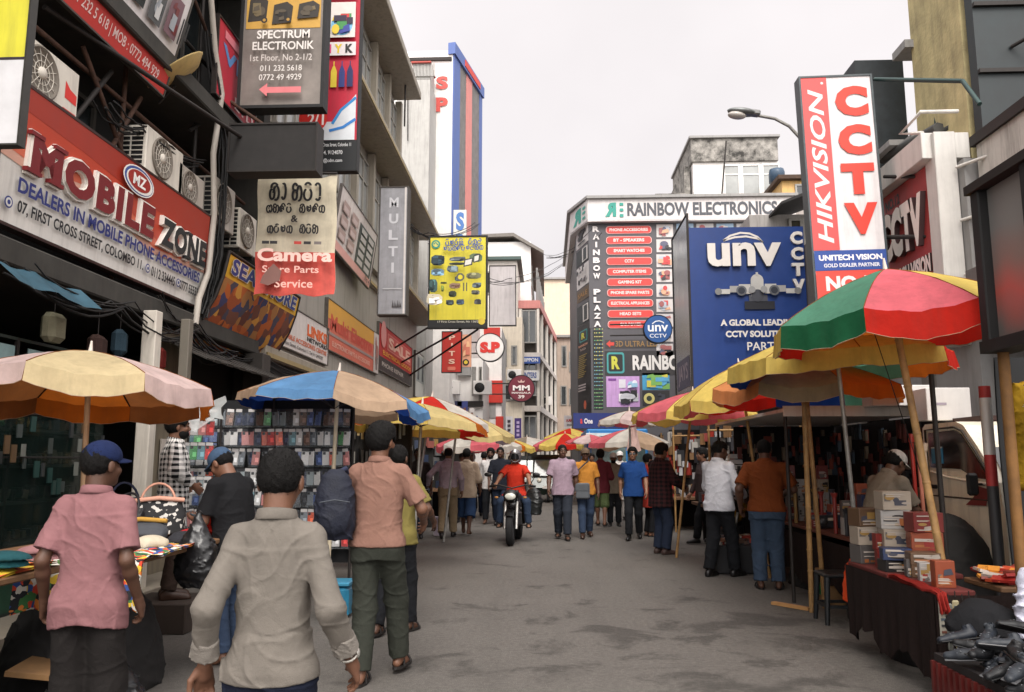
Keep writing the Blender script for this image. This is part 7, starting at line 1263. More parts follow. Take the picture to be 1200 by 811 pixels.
# heaped printed packs behind the near stall
pk = MB(); rr2 = random.Random(3)
for q in range(70): pk.box((3.12 + rr2.random() * .46, 5.77 + rr2.random() * .4, .73 + rr2.random() * .07), (.14, .06, .02), ink(rr2.choice(((150, 40, 34), (196, 130, 50), (190, 180, 170), (120, 50, 40), (180, 70, 40)))), Matrix.Rotation(rr2.uniform(0, 3), 3, 'Z') @ Matrix.Rotation(rr2.uniform(-.5, .5), 3, 'X'))
o = pk.build('sweet_packs'); tag(o, 'loose heap of red and orange packets on the near stall', 'packets', kind='stuff')
table('small side table of loose packets right of the tilted bamboo pole', 3.08, 3.62, 5.72, 6.22, .72, legs=False)
# shoes heap on a red crate, lower right
cr2 = thing('plastic_crate', 'dark red slatted plastic crate at the lower right corner', 'crate', (3.0, 4.2, 0)); m = MB(); CX = -.22; CRM = M((86, 24, 20), rough=.5, var=.3)
for z in (.02, .2, .42): m.bb((2.35 + CX, 4.6, z), (4.0 + CX, 4.62, z + .06), CRM); m.bb((2.33 + CX, 3.1, z), (2.35 + CX, 4.62, z + .06), CRM)
for k in range(26): m.bb((2.3 + CX, 3.1 + k * .06, 0), (2.325 + CX, 3.125 + k * .06, .5), CRM)
for k in range(27): m.bb((2.36 + CX + k * .06, 4.62, 0), (2.385 + CX + k * .06, 4.645, .5), CRM)
P_(m, 'slats', cr2); m = MB(); m.bb((2.32 + CX, 3.1, .5), (4.0 + CX, 4.62, .54), M((30, 24, 24), rough=.8)); P_(m, 'lid', cr2)
f0 = Field((-.07, -.17, -.01), (.07, .17, .14), .008); f0.cone((0, -.1, .045), (0, .04, .03), .042, .04, .01); f0.cone((0, .03, .03), (0, .12, .022), .04, .03, .02); f0.cone((0, -.1, .05), (0, -.09, .1), .036, .038, .02); f0.cone((0, -.09, .1), (0, -.08, .2), .028, .03, 0, cut=True); f0.d = np.maximum(f0.d, (.0 - f0.ax[2])[None, None, :].astype(np.float32)); SV, SF = f0.mesh()
shoep = []
for c, nm in (((16, 17, 20), 'black'), ((22, 26, 34), 'slate'), ((38, 42, 48), 'grey'), ((14, 14, 16), 'glossy black')):
    t = thing('shoe', 'x', 'shoe', (0, 0, 0), 0, 'shoes heaped on the red crate'); obj_np('upper', SV, SF, M(c, rough=.5, var=.35, scale=18, spec=.35), t); m = MB(); m.box((0, .0, .006), (.088, .28, .012), plastic((70, 70, 72) if nm == 'grey' else (14, 14, 15)), None, .004); m.build('sole', t); m = MB(); m.tube([(-.03, .03, .07), (.03, .05, .066)], .004, plastic((90, 92, 96)), 4); m.tube([(-.03, .055, .06), (.03, .07, .056)], .004, plastic((90, 92, 96)), 4); m.build('lace', t); shoep.append((t, nm)); t['used'] = 0; t.scale = (.74, .74, .66)
r = random.Random(40)
for k in range(11):
    t, nm = shoep[k % 4]; lab = '%s shoe lying along the street edge of the crate' % nm; loc = (2.12 + (k % 2) * .12, 3.75 + k * .055, .555 + .03 * (k % 3)); rot = (R(r.uniform(-12, 12)), R(r.uniform(-25, 25)), R(r.uniform(50, 140)))
    if not t['used']: t['used'] = 1; t.location = loc; t.rotation_euler = rot; t['label'] = lab
    else: dup(t, loc, rot, lab)
for k in range(72):
    t, nm = shoep[r.choice((0, 0, 1, 1, 2, 3))]; x = 2.18 + (k % 9) * .165 + r.uniform(-.04, .04); row = k // 9; y = 3.2 + row * .19 + r.uniform(-.03, .03); z = .545 + .02 + (.06 if r.random() < .3 else 0) + .008 * row; lab = '%s shoe in the %s row of the heap on the crate' % (nm, ('first', 'second', 'third', 'fourth', 'fifth', 'sixth', 'seventh', 'rearmost')[row]); rot = (R(r.uniform(-10, 18)), R(r.uniform(-30, 30)), R(r.uniform(40, 170)))
    if not t['used']: t['used'] = 1; t.location = (x, y, z); t.rotation_euler = rot; t['label'] = lab
    else: dup(t, (x, y, z), rot, lab)
drape((3.45, 5.15, .5), .5, .25, .4, CLOTHM[0], 21, .05, 'dark_cloth_heap', 'black cloth heap behind the shoes at the right edge', 'cloth'); drape((3.6, 4.95, 0), .6, .3, .6, M((20, 20, 22), rough=.8, var=.3), 22, .04, 'dark_bundle', 'dark bundle beneath the black cloth heap', 'bundle')
m = MB(); m.bb((3.3, 5.25, .98), (4.8, 5.3, 1.0), GALV); m.bb((3.32, 5.22, 0), (3.36, 5.3, .98), STEEL); m.bb((3.98, 5.25, 0), (4.06, 5.3, 1.4), WOOD); tag(m.build('garment_rail'), 'low grey rail carrying the blue and white cloths', 'rail')
def hang_cloth(label, c, w_, h, mat, seed, rz=0, name='hanging_cloth'):
    f = Field((-w_ / 2 - .05, -.1, -h - .05), (w_ / 2 + .05, .1, .06), .013); f.loft([(-h, w_ * .5, .04, 0), (-h * .5, w_ * .45, .05, 0), (-.02, w_ * .3, .035, 0), (.01, w_ * .25, .03, 0)], (0, 0, 0), np.eye(3), k=0, p=3); f.wrinkle(folds(seed, 1.3), .016); v, q = f.mesh(); o = obj_np(name, v, q, mat, None); o.location = c; o.rotation_euler = (0, 0, rz); return tag(o, label, 'cloth')
hang_cloth('bright blue cloth hanging from the low rail', (3.18, 5.15, .98), .28, .42, cloth((24, 84, 170)), 3); hang_cloth('white cloth hanging beside the blue one', (2.92, 5.1, .92), .24, .40, cloth((190, 190, 204)), 9, .3)
PLB = M((150, 152, 150), rough=.18, var=.3, scale=5, bump=.8, bscale=16, spec=.6)
hang_cloth('bagged grey garment with black print hanging at the right edge', (3.42, 5.55, 2.28), .34, .62, patch_mat([(150, 148, 142), (160, 156, 150), (140, 138, 134), (40, 40, 40), (170, 168, 162)], 11, .25), 12, name='bagged_garment'); hang_cloth('yellow garment hanging behind the bagged grey one', (3.42, 5.9, 2.12), .2, .75, cloth((150, 118, 30)), 14, .2, 'hanging_garment'); hang_cloth('dark grey sleeve of a hanging jacket near the wooden post', (3.62, 6.1, 1.95), .2, .5, cloth((60, 58, 60)), 15, .6, 'hanging_garment'); hang_cloth('clear wrapped teal print parcel at the right edge', (3.35, 5.2, 1.52), .45, .26, patch_mat([(150, 150, 150), (90, 130, 130), (170, 168, 164), (110, 110, 112), (60, 90, 96)], 9, .15), 18, name='wrapped_parcel'); hang_cloth('brown garment hanging lowest at the right edge', (3.7, 5.3, 1.6), .3, .5, cloth((84, 58, 36)), 19, name='hanging_garment')
m = MB(); m.tube([(3.74, 6.95, 0), (3.74, 6.95, 1.36)], .0445, paint((50, 50, 52)), 10); m.tube([(3.74, 6.95, 1.36), (3.74, 6.95, 1.62)], .045, paint((150, 46, 46)), 10); m.tube([(3.74, 6.95, 1.62), (3.74, 6.95, 2.1)], .0455, paint((180, 178, 176)), 10); m.tube([(3.74, 6.95, 2.1), (3.74, 6.95, 2.2)], .045, paint((150, 46, 46)), 10); tag(m.build('striped_post'), 'red and white striped post beside the cream truck cab', 'post')
# ================================================================ vehicles
def wheel(parent, c, r_, w_, axis='X', name='wheel'):
    m = MB(); n = 22; m.lathe([(r_ * .62, -w_ * .5), (r_ * .92, -w_ * .5), (r_, -w_ * .3), (r_, w_ * .3), (r_ * .92, w_ * .5), (r_ * .62, w_ * .5)], c, M((22, 22, 23), rough=.85, var=.25, scale=20), n, axis); o = m.build(name, parent); m = MB(); m.lathe([(.001, w_ * .3), (r_ * .2, w_ * .32), (r_ * .6, w_ * .2), (r_ * .64, w_ * .45), (r_ * .64, -w_ * .45), (r_ * .6, -w_ * .2), (r_ * .2, -w_ * .32), (.001, -w_ * .3)], c, metal((120, 120, 122)), n, axis); m.build('rim', o); return o
VP = M((232, 225, 206), rough=.35, var=.12, scale=3, streak=.35, coat=.2)
vn = thing('flatbed_truck', 'dusty cream small flatbed truck with a blue sticker in its cab window', 'truck', (4.65, 9.0, 0), R(180))     # +y is its front, which looks to the camera
def vs_(y0, y1, prof): pass
m = MB()      # body side profile (y forward, z): cab-over nose
prof = [(.46, .35), (.46, 1.90), (.52, 1.94), (1.15, 1.94), (1.28, 1.90), (1.5, 1.70), (1.80, 1.38), (1.86, 1.1), (1.87, .4), (1.5, .32)]
m.prism(prof, -.72, .72, VP, 'yz'); m.build('cab', vn); m = MB(); m.bb((-.74, -2.3, .5), (.74, .42, .78), M((44, 42, 42), rough=.7), .01); m.build('flatbed', vn)
for sg in (-1, 1):
    x = sg * .722
    m = MB(); m.prism([(.60, 1.50), (.60, 1.85), (1.12, 1.86), (1.24, 1.82), (1.45, 1.63), (1.68, 1.40), (1.4, 1.42), (1.2, 1.49)][::1], x, x + sg * .012, M((16, 18, 20), rough=.06, var=.2, spec=.8), 'yz'); w_ = m.build('side_window', vn)
    m = MB(); m.tube([(x + sg * .012, a, b_) for a, b_ in ((.54, .5), (.54, 1.88), (1.13, 1.89), (1.27, 1.85), (1.48, 1.66), (1.74, 1.38), (1.75, .5))], .012, M((60, 56, 50), rough=.7), 5); m.tube([(x + sg * .014, .62, 1.46), (x + sg * .02, .95, 1.41), (x + sg * .016, 1.7, 1.36)], .012, VP, 6); m.tube([(x + sg * .012, .56, 1.22), (x + sg * .012, 1.75, 1.22)], .008, M((60, 56, 50), rough=.7), 5); d_ = m.build('door', vn); m = MB(); m.box((x + sg * .02, .66, 1.31), (.02, .13, .04), BLACKM, None, .008); m.build('handle', d_)
    m = MB(); m.box((x + sg * .12, 1.6, 1.36), (.1, .05, .2), BLACKM, None, .02); m.tube([(x, 1.58, 1.36), (x + sg * .12, 1.6, 1.36)], .012, BLACKM, 5); m.build('wing_mirror', vn)
    for y in (-1.6, 1.15): wheel(vn, (sg * .64, y, .28), .28, .17)
    m = MB(); m.ell((sg * .5, 1.87, .75), (.14, .03, .09), M((200, 200, 196), rough=.1)); m.build('headlight', vn)
m = MB(); m.bb((.735, .66, 1.54), (.742, .88, 1.70), ink((60, 130, 170))); m.bb((.735, .66, 1.69), (.7425, .88, 1.705), ink((190, 196, 200))); m.build('sticker', vn); m = MB(); m.prism([(1.25, 1.16), (1.6, 1.17), (1.66, 1.32), (1.5, 1.34), (1.4, 1.24)], .735, .738, ink((120, 44, 44)), 'yz'); m.build('decal', vn)
m = MB(); m.add([(-.62, 1.52, 1.68), (.62, 1.52, 1.68), (.66, 1.79, 1.39), (-.66, 1.79, 1.39)], [(0, 1, 2, 3)], M((16, 18, 20), rough=.06, spec=.8)); m.build('windscreen', vn); m = MB(); m.bb((-.72, 1.86, .32), (.72, 1.93, .5), M((90, 86, 80), rough=.6), .01); m.build('bumper', vn)
for o in vn.children:
    if o.name.startswith('windscreen'): o.location.y = .012; o.location.z = .012
m = MB(); m.box((4.65, 8.15, 1.975), (.9, .6, .05), M((60, 40, 36), rough=.7)); tag(m.build('roof_rack'), 'flat dark rack of timber on the roof of the cream truck cab', 'roof rack')
# blue truck facing away
tk = thing('delivery_truck', 'bright blue delivery truck with a wide rear window behind the blue polo man', 'truck', (2.35, 27.0, 0)); TB = paint((36, 110, 170), streak=.12); m = MB(); m.bb((-1.0, 0, .45), (1.05, 4.5, 2.6), TB, .05); m.build('body', tk); m = MB(); m.bb((-.85, -.02, 1.45), (.3, -.004, 2.32), M((96, 112, 110), rough=.1, var=.3, spec=.8)); m.bb((.36, -.02, 1.45), (.95, -.004, 2.32), M((70, 84, 84), rough=.1, var=.3, spec=.8)); m.build('rear_window', tk); m = MB(); m.bb((-1.02, -.03, 2.36), (1.07, .02, 2.46), paint((196, 206, 210))); m.bb((-.95, -.03, 1.38), (1.0, -.004, 1.44), paint((190, 196, 200))); m.build('trim', tk); m = MB(); m.bb((-1.0, -.1, .4), (1.05, .0, .6), BLACKM); m.build('bumper', tk)
for x in (-.85, .9): wheel(tk, (x, .8, .36), .36, .22); wheel(tk, (x, 3.6, .36), .36, .22); m = MB(); m.bb((x - .1, -.03, .75), (x + .1, -.002, 1.0), plastic((170, 30, 26))); m.build('tail_light', tk)
# three wheeler
def tuk(label, x, y, c, rz=R(180)):
    t = thing('auto_rickshaw', label, 'auto rickshaw', (x, y, 0), rz); bm_ = M(c, rough=.35, var=.1, coat=.3); m = MB(); m.prism([(-1.2, .35), (-1.25, .95), (-1.2, 1.0), (.75, .95), (1.15, .9), (1.3, .55), (1.1, .3)], -.6, .6, bm_, 'yz'); m.build('body', t); m = MB(); m.prism([(-1.25, 1.55), (-1.15, 1.72), (.5, 1.76), (.8, 1.66), (.86, 1.58), (.5, 1.66), (-1.1, 1.62)], -.62, .62, M((26, 28, 28), rough=.7), 'yz'); m.build('roof', t); m = MB(); m.add([(-.52, 1.02, .98), (.52, 1.02, .98), (.48, .80, 1.60), (-.48, .80, 1.60)], [(0, 1, 2, 3)], M((120, 128, 126), rough=.08, var=.25, spec=.8)); m.build('windscreen', t); m = MB()
    for a, b_ in (((-.55, 1.03, .95), (-.5, .8, 1.64)), ((.55, 1.03, .95), (.5, .8, 1.64)), ((-.58, -1.2, .95), (-.56, -1.15, 1.6)), ((.58, -1.2, .95), (.56, -1.15, 1.6)), ((-.55, 1.03, .96), (.55, 1.03, .96))): m.tube([a, b_], .025, BLACKM, 6)
    m.build('frame', t); wheel(t, (0, 1.1, .22), .22, .1); wheel(t, (-.55, -.8, .22), .22, .1); wheel(t, (.55, -.8, .22), .22, .1)
    for x_ in (-.32, .32): m = MB(); m.ell((x_, 1.2, .82), (.09, .08, .09), M((206, 200, 186), rough=.1)); m.build('headlight', t)
    m = MB(); m.bb((-.2, 1.28, .52), (.2, 1.31, .62), paint((190, 186, 180))); m.build('number_plate', t); return t
tuk('dark green auto rickshaw facing the camera far down the street', .05, 31, (24, 44, 36)); tuk('black auto rickshaw parked behind the green one', -1.0, 40, (30, 30, 32)); tuk('red auto rickshaw far behind, at the end of the street', 1.3, 46, (110, 30, 26))
# motorcycle
def motorbike(label, x, y, rz, c, lean=0.0, lamp=(190, 190, 180), stand=False):
    t = thing('motorcycle', label, 'motorcycle', (x, y, 0), rz); t.rotation_euler = (0, lean, rz); bl = M((20, 20, 21), rough=.4, var=.2); wheel(t, (0, .66, .30), .30, .10); wheel(t, (0, -.66, .30), .30, .12)
    m = MB()
    for sx in (-1, 1): m.tube([(sx * .09, .66, .30), (sx * .09, .50, .78)], .024, metal((170, 168, 164)), 8); m.tube([(sx * .09, .50, .78), (sx * .08, .44, .98)], .028, bl, 8)
    m.build('fork', t); m = MB(); rows = [[(.07 * math.cos(a), .66 + .33 * math.sin(b_), .30 + .33 * math.cos(b_) + .02 * math.sin(a)) for a in np.linspace(0, math.pi, 5)] for b_ in np.linspace(-1.0, .8, 8)]; m.grid(rows, bl); m.grid([q[::-1] for q in rows], bl); m.build('mudguard', t)
    m = MB(); m.ell((0, .62, .90), (.12, .10, .11), bl); m.build('headlamp_cowl', t); m = MB(); m.ell((0, .70, .88), (.085, .04, .065), M(lamp, rough=.08, var=.05, spec=.8)); m.build('headlight', t)
    m = MB(); m.tube([(-.36, .30, 1.05), (-.2, .42, 1.08), (0, .44, 1.02), (.2, .42, 1.08), (.36, .30, 1.05)], .014, STEEL, 6)
    for sx in (-1, 1): m.tube([(sx * .36, .30, 1.05), (sx * .26, .36, 1.07)], .022, bl, 6)
    h_ = m.build('handlebar', t)
    for sx in (-1, 1): m = MB(); m.tube([(sx * .28, .38, 1.07), (sx * .36, .40, 1.24)], .007, STEEL, 5); m.ell((sx * .38, .40, 1.27), (.06, .02, .04), bl); m.build('mirror', t); m = MB(); m.ell((sx * .22, .62, .86), (.03, .02, .02), plastic((150, 100, 40))); m.build('indicator', t)
    m = MB(); f = Field((-.2, -.2, .6), (.2, .55, 1.1), .014); f.ell((0, .16, .84), (.14, .28, .13), 0); f.ell((0, .40, .72), (.15, .12, .13), .05); v, q = f.mesh(); obj_np('fuel_tank', v, q, M(c, rough=.25, coat=.4, var=.1), t)
    m = MB(); m.box((0, .1, .45), (.24, .36, .3), metal((70, 70, 72)), None, .05); m.box((0, .12, .62), (.18, .2, .14), metal((90, 90, 92)), None, .03); m.build('engine', t); f = Field((-.2, -.95, .6), (.2, .05, 1.0), .014); f.ell((0, -.25, .80), (.13, .3, .06), 0); f.ell((0, -.62, .86), (.11, .26, .06), .05); v, q = f.mesh(); obj_np('seat', v, q, M((26, 25, 26), rough=.7), t)
    m = MB(); m.tube([(0, .42, .92), (0, .1, .32), (0, -.3, .34), (0, -.66, .30)], .03, STEEL, 6); m.tube([(.1, -.66, .3), (.1, -.3, .72), (.1, -.8, .8)], .02, STEEL, 6); m.tube([(-.1, -.66, .3), (-.1, -.3, .72), (-.1, -.8, .8)], .02, STEEL, 6); m.build('frame', t); m = MB(); m.tube([(.13, .2, .32), (.16, -.2, .28), (.17, -.8, .36)], [.03, .04, .05], metal((110, 108, 106)), 8); m.build('exhaust', t); m = MB(); m.box((0, -.9, .74), (.16, .05, .08), plastic((170, 30, 26)), None, .02); m.build('tail_light', t)
    m = MB()
    for sx in (-1, 1): m.tube([(sx * .1, -.02, .32), (sx * .26, -.02, .31)], .014, STEEL, 6)
    m.build('footrest', t); return t
mbk = motorbike('black motorcycle ridden towards the camera down the middle of the street', -.63, 15.75, R(176), (34, 32, 34)); mbk.scale = (1.22, 1, 1.02)
motorbike('dark parked motorcycle with a yellow tank among the right hand stalls', 3.05, 13.2, R(150), (150, 116, 30), R(-6))
# crates and bits behind the parked motorcycle
for k, (x, y, c, lb_) in enumerate(((2.75, 12.2, (96, 70, 54), 'low tray of brown goods on the road by the parked motorcycle'), (2.7, 11.75, (44, 44, 46), 'black tray of small goods next to the brown tray'))):
    t = thing('goods_tray', lb_, 'tray', (x, y, 0)); m = MB(); m.box((0, 0, .2), (.7, .5, .38), M((30, 30, 32), rough=.7), None, .01); m.build('crate', t); m = MB(); r = random.Random(k + 50)
    for q in range(40): m.box((r.uniform(-.32, .32), r.uniform(-.22, .22), .40 + r.random() * .06), (.12, .06, .05), ink(r.choice(((150, 110, 90), (180, 176, 170), (90, 70, 60), (60, 60, 64), (150, 60, 50)))), Matrix.Rotation(r.uniform(0, 3), 3, 'Z'))
    m.build('goods', t)['kind'] = 'stuff'
m = MB()
for k in range(9): m.box((3.0, 12.95, .95 + k * .085), (.2, .14, .07), ink((190, 190, 194)), Matrix.Rotation(R((k * 37) % 11 - 5), 3, 'Z'))
tag(m.build('box_column'), 'white column of small boxes behind the parked motorcycle', 'boxes')
for k, (y, x0, x1) in enumerate(((14.6, 2.9, 4.6), (18.0, 2.8, 4.6), (22, 3.1, 4.6))):
    st_ = thing('market_stall', ('crowded stall of tools and toys beyond the parked motorcycle', 'dim stall of hanging red goods behind the dark jacketed man', 'farthest stall on the right before the plaza')[k], 'stall', (x0, y, 0)); m = MB(); m.bb((x0, y, .7), (x1, y + 1.8, .75), WOOD); m.bb((x0 + .2, y + 1.7, 0), (x1, y + 1.75, 2.3), M((30, 26, 26), rough=.9)); P_(m, 'table', st_); m = MB(); r = random.Random(k + 70)
    for q in range(110): z = r.uniform(.8, 2.2); m.box((r.uniform(x0, x1), y + r.uniform(.05, 1.5) if z < 1.2 else y + r.uniform(1.3, 1.65), z if z > 1.2 else .8 + .08), (r.uniform(.04, .18), r.uniform(.04, .1), r.uniform(.08, .3)), ink(r.choice(((60, 60, 64), (150, 146, 140), (120, 44, 36), (40, 40, 44), (150, 50, 40), (170, 170, 172), (120, 90, 60)))), Matrix.Rotation(r.uniform(0, 3), 3, 'Z'))
    P_(m, 'goods', st_)['kind'] = 'stuff'; m = MB()
    for q in (x0 + .03, x1 - .03): m.tube([(q, y, 0), (q, y, 2.3)], .022, BAMBOO, 6)
    m.tube([(x0, y, 2.1), (x1, y, 2.12)], .02, BAMBOO, 6); P_(m, 'post', st_)

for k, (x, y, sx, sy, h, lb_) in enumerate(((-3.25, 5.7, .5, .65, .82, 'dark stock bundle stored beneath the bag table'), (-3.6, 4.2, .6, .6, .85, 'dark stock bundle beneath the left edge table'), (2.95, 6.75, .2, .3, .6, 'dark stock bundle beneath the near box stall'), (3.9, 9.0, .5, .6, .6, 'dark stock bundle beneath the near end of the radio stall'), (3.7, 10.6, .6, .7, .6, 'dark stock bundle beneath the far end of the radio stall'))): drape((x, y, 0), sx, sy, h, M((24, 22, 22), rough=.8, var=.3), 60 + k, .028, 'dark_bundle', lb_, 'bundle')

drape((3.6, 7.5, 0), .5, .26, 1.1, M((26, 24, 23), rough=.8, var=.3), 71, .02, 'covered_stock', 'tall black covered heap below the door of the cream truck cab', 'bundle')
m = MB(); rows = [[(3.72 + .11 * j, 6.72 + .03 * math.sin(j * 1.3 + i * .4), 2.42 - .19 * i) for j in range(12)] for i in range(10)]; TP = M((24, 25, 27), rough=.7, var=.4, scale=3); m.grid(rows, TP); m.grid([[(p[0], p[1] + .02, p[2]) for p in q] for q in rows[::-1]], TP); tag(m.build('tarpaulin'), 'dark tarpaulin hung behind the wrapped garments at the right edge', 'tarpaulin')
for k in range(14):
    r = random.Random(k + 200); x, y = 3.14 + r.random() * .4, 8.15 + r.random() * 2.8; c = r.choice(((40, 40, 44), (120, 40, 34), (150, 146, 140), (60, 60, 66), (140, 110, 60))); t = thing('torch', '%s torch standing upright on the radio stall, %s part' % ({40: 'black', 120: 'red', 150: 'silver', 60: 'grey', 140: 'gold'}[c[0]], 'near' if y < 9.2 else ('middle' if y < 10.2 else 'far')), 'torch', (x, y, .782), 0, 'torches on the radio stall'); h_ = r.uniform(.2, .42); m = MB(); m.tube([(0, 0, 0), (0, 0, h_)], .022, plastic(c), 8); m.build('barrel', t); m = MB(); m.tube([(0, 0, h_), (0, 0, h_ + .05)], [.024, .042], plastic(c), 10); m.build('head', t)

for k, (nm, c, x, y, z, rz) in enumerate((('teal', (40, 90, 96), -3.05, 4.45, .99, .3), ('maroon', (90, 30, 40), -3.3, 4.5, .99, -.2), ('mustard', (160, 120, 40), -3.55, 4.35, .96, .1), ('pale pink', (180, 130, 130), -3.0, 4.72, 1.0, .5), ('forest green', (36, 66, 46), -3.25, 3.85, .95, -.4), ('rust', (130, 64, 36), -3.0, 3.8, .95, .2), ('sky blue', (90, 120, 150), -3.5, 4.1, .95, .4))):
    for q in range(2): drape((x + q * .03, y - q * .02, z + q * .04), .15 - q * .01, .11, .05, cloth(c if not q else tuple(int(v_ * .75) for v_ in c)), 300 + k * 2 + q, .012, 'folded_garment', '%s folded garment, %s of its pair on the left edge table' % (nm, ('lower', 'upper')[q]), 'garment', 0, rz)
for k, (nm, c, x, y) in enumerate((('crimson', (150, 36, 40), -2.7, 6.1), ('ivory', (180, 170, 150), -2.75, 5.55), ('dark teal', (30, 60, 66), -3.35, 5.45), ('golden', (170, 130, 50), -3.2, 5.2), ('charcoal', (44, 44, 48), -2.65, 5.85), ('plum', (80, 40, 70), -3.5, 5.9))): drape((x, y, .985), .13, .1, .08, cloth(c), 340 + k, .016, 'folded_garment', '%s bunched garment on the bag table' % nm, 'garment', 0, k)
# phone accessories hung along the shop front shelf edge
r = random.Random(5)
hg = thing('hanging_goods', 'strings of packed accessories hanging along the dark display cabinet', 'accessories', (-5.05, 6.6, 2.1)); m = MB()
for k in range(60): m.box((-5.05 + r.uniform(0, .06), 4.3 + k * .078, 1.2 + r.random() * .75), (.015, .06, r.uniform(.1, .2)), plastic(r.choice(((60, 66, 64), (110, 112, 106), (40, 44, 46), (90, 70, 50), (36, 60, 56)))), Matrix.Rotation(r.uniform(-.3, .3), 3, 'Z'))
P_(m, 'packs', hg)['kind'] = 'stuff'; m = MB(); m.tube([(-5.04, 4.2, 2.02), (-5.04, 9.0, 2.02)], .01, STEEL, 5); m.tube([(-5.04, 4.2, 1.6), (-5.04, 9.0, 1.6)], .01, STEEL, 5); P_(m, 'rail', hg)

SK = cloth((34, 25, 23))  # dark sheets added in place of the open shade beneath the stalls
for a_, b_, lb_ in (((2.56, 5.58), (2.56, 7.16), 'dark sheet standing for open shade along the street side of the near stall'), ((2.56, 5.57), (3.1, 5.57), 'dark sheet standing for open shade across the front end of the near stall'), ((3.08, 8.0), (3.08, 11.6), 'dark sheet standing for open shade along the radio stall'), ((3.06, 5.70), (3.64, 5.70), 'dark sheet standing for open shade under the loose packets')):
    n_ = 40; rows = []; a_, b_ = Vector((*a_, 0)), Vector((*b_, 0)); nv = Vector((-(b_ - a_).y, (b_ - a_).x, 0)).normalized()
    for i in range(6): rows.append([a_.lerp(b_, j / n_) + nv * (.018 * math.sin(j * 1.5) + .012 * math.sin(j * .6 + 1)) * (i / 5) + Vector((0, 0, .69 - (.52 + .07 * math.sin(j * .37) + .03 * math.sin(j * 1.1)) * i / 5)) for j in range(n_ + 1)])
    m = MB(); m.grid(rows, SK); m.grid([[p - nv * .008 for p in q] for q in rows[::-1]], SK); tag(m.build('stall_shade_sheet'), lb_, 'cloth')
for k, (x, y, z, c, nm) in enumerate(((2.5, 5.0, .0, (30, 30, 34), 'black'), (2.8, 5.05, .0, (40, 36, 36), 'sooty brown'), (2.62, 5.15, .30, (24, 24, 28), 'ink blue'), (2.9, 5.2, .34, (50, 44, 42), 'dull brown'), (2.7, 5.25, .52, (28, 28, 30), 'coal grey'))):
    drape((x, y, z), .22, .16, .34 if z == 0 else .2, cloth(c), 400 + k, .022, 'bunched_jacket', '%s bunched jacket heaped at the foot of the tilted bamboo pole' % nm, 'jacket', 0, k * .7)
m = MB(); m.bb((-5.086, 4.22, .76), (-5.082, 8.98, 2.26), M((30, 44, 40), rough=.05, var=0, alpha=.34, spec=.6)); P_(m, 'glass_pane', cab)
cables('thin overhead wires crossing the street before the plaza', [atY(640, 300, 46), atY(700, 272, 33.5)], 4, .016, .4, 12, jit=.25); cables('overhead wires sagging between the office block and the far shops', [atY(510, 290, 28), atY(600, 330, 40), atY(668, 300, 60)], 4, .018, .5, 14, jit=.25)
for k, (px, py, Y) in enumerate(((603, 440, 44.8), (607, 462, 44.8), (640, 470, 56), (566, 455, 34.8), (529, 455, 34.8))):
    c = atY(px, py, Y); t = thing('air_conditioner', 'small far air conditioner on ' + ('the beige corner house, upper', 'the beige corner house, lower', 'the side of the narrow open block', 'the grey and white shop beside the red pillar', 'the grey and white shop by the red vertical sign')[k], 'air conditioner', c, 0, 'far air conditioners'); m = MB(); m.box((0, -.2, 0), (.8, .36, .6), WHITEB, None, .02); m.build('casing', t); m = MB(); m.lathe([(.22, 0), (.2, .02), (.001, .015)], (-.12, -.385, 0), BLACKM, 16, 'Y', rot=Matrix.Rotation(R(180), 3, 'Z')); m.build('fan_grille', t)
# ================================================================ people
JEAN = cloth((48, 60, 80)); JEAND = cloth((34, 42, 58)); BLKP = cloth((26, 27, 30)); KHAKI = cloth((124, 108, 86)); OLV = cloth((48, 50, 44)); SHOEB = M((24, 22, 22), rough=.4, var=.2); SHOEBR = M((60, 40, 30), rough=.45, var=.2); SAND = M((30, 26, 24), rough=.6)
def sh_(c, sleeve='short', hem=.76, **k): return dict(dict(mat=cloth(c) if isinstance(c, tuple) else c, sleeve=sleeve, hem=hem), **k)
def pt_(m_, end=.06, **k): return dict(dict(mat=m_, end=end), **k)
AS = dict(lh=(-.245, -.12, .875), rh=(.245, .16, .885)); AS2 = dict(lh=(-.25, .18, .89), rh=(.245, -.1, .87)); STEP = dict(**AS, lf=(-.09, .20, .085), rf=(.09, -.22, .115)); STEP2N = dict(lf=(-.09, -.22, .115), rf=(.09, .20, .085)); STEP2 = dict(**AS2, lf=(-.09, -.22, .115), rf=(.09, .20, .085))
RU = R(180)
person('man in a rumpled grey shirt with rolled cuffs seen from behind, nearest the camera', -.98, 2.92, R(3), H=1.605, res=.006, skin='mid', shirt=sh_(cloth((106, 100, 93), bscale=420), 'rolled', .855, loose=.017, yoke=True, tail=.02, cuffmat=cloth((122, 116, 109))), pants=pt_(cloth((22, 26, 40)), loose=.03), shoes=SHOEB, hair='short', headp=.12, heady=-.05,
       lh=(-.24, -.03, .915), rh=(.285, .05, .92), lel=(-.08, -1, 0), rel=(.12, -1, 0), b=.81, curl=.7, wrinkle=.007, cuff=True, watch=1, lpalm=(.5, -.9, 0), rpalm=(-.9, -.3, 0), lf=(-.1, .1, .085), rf=(.1, -.1, .085), face=False)
person('man in a pink short sleeved shirt and navy cap seen from behind', -2.30, 4.05, R(8), H=1.655, res=.007, skin='dark', shirt=sh_(cloth((128, 90, 92), bscale=400), 'short', .80, loose=.026, yoke=True, tail=-.05), pants=pt_(cloth((34, 31, 30)), loose=.034), shoes=SHOEB, hair='short', cap=cloth((24, 34, 66)), heady=-.55, headp=.05,
       lh=(-.24, .04, .90), rh=(.225, .05, .895), lel=(-.1, -1, 0), rel=(.1, -1, 0), curl=.9, wrinkle=.006, b=.85, face=False)
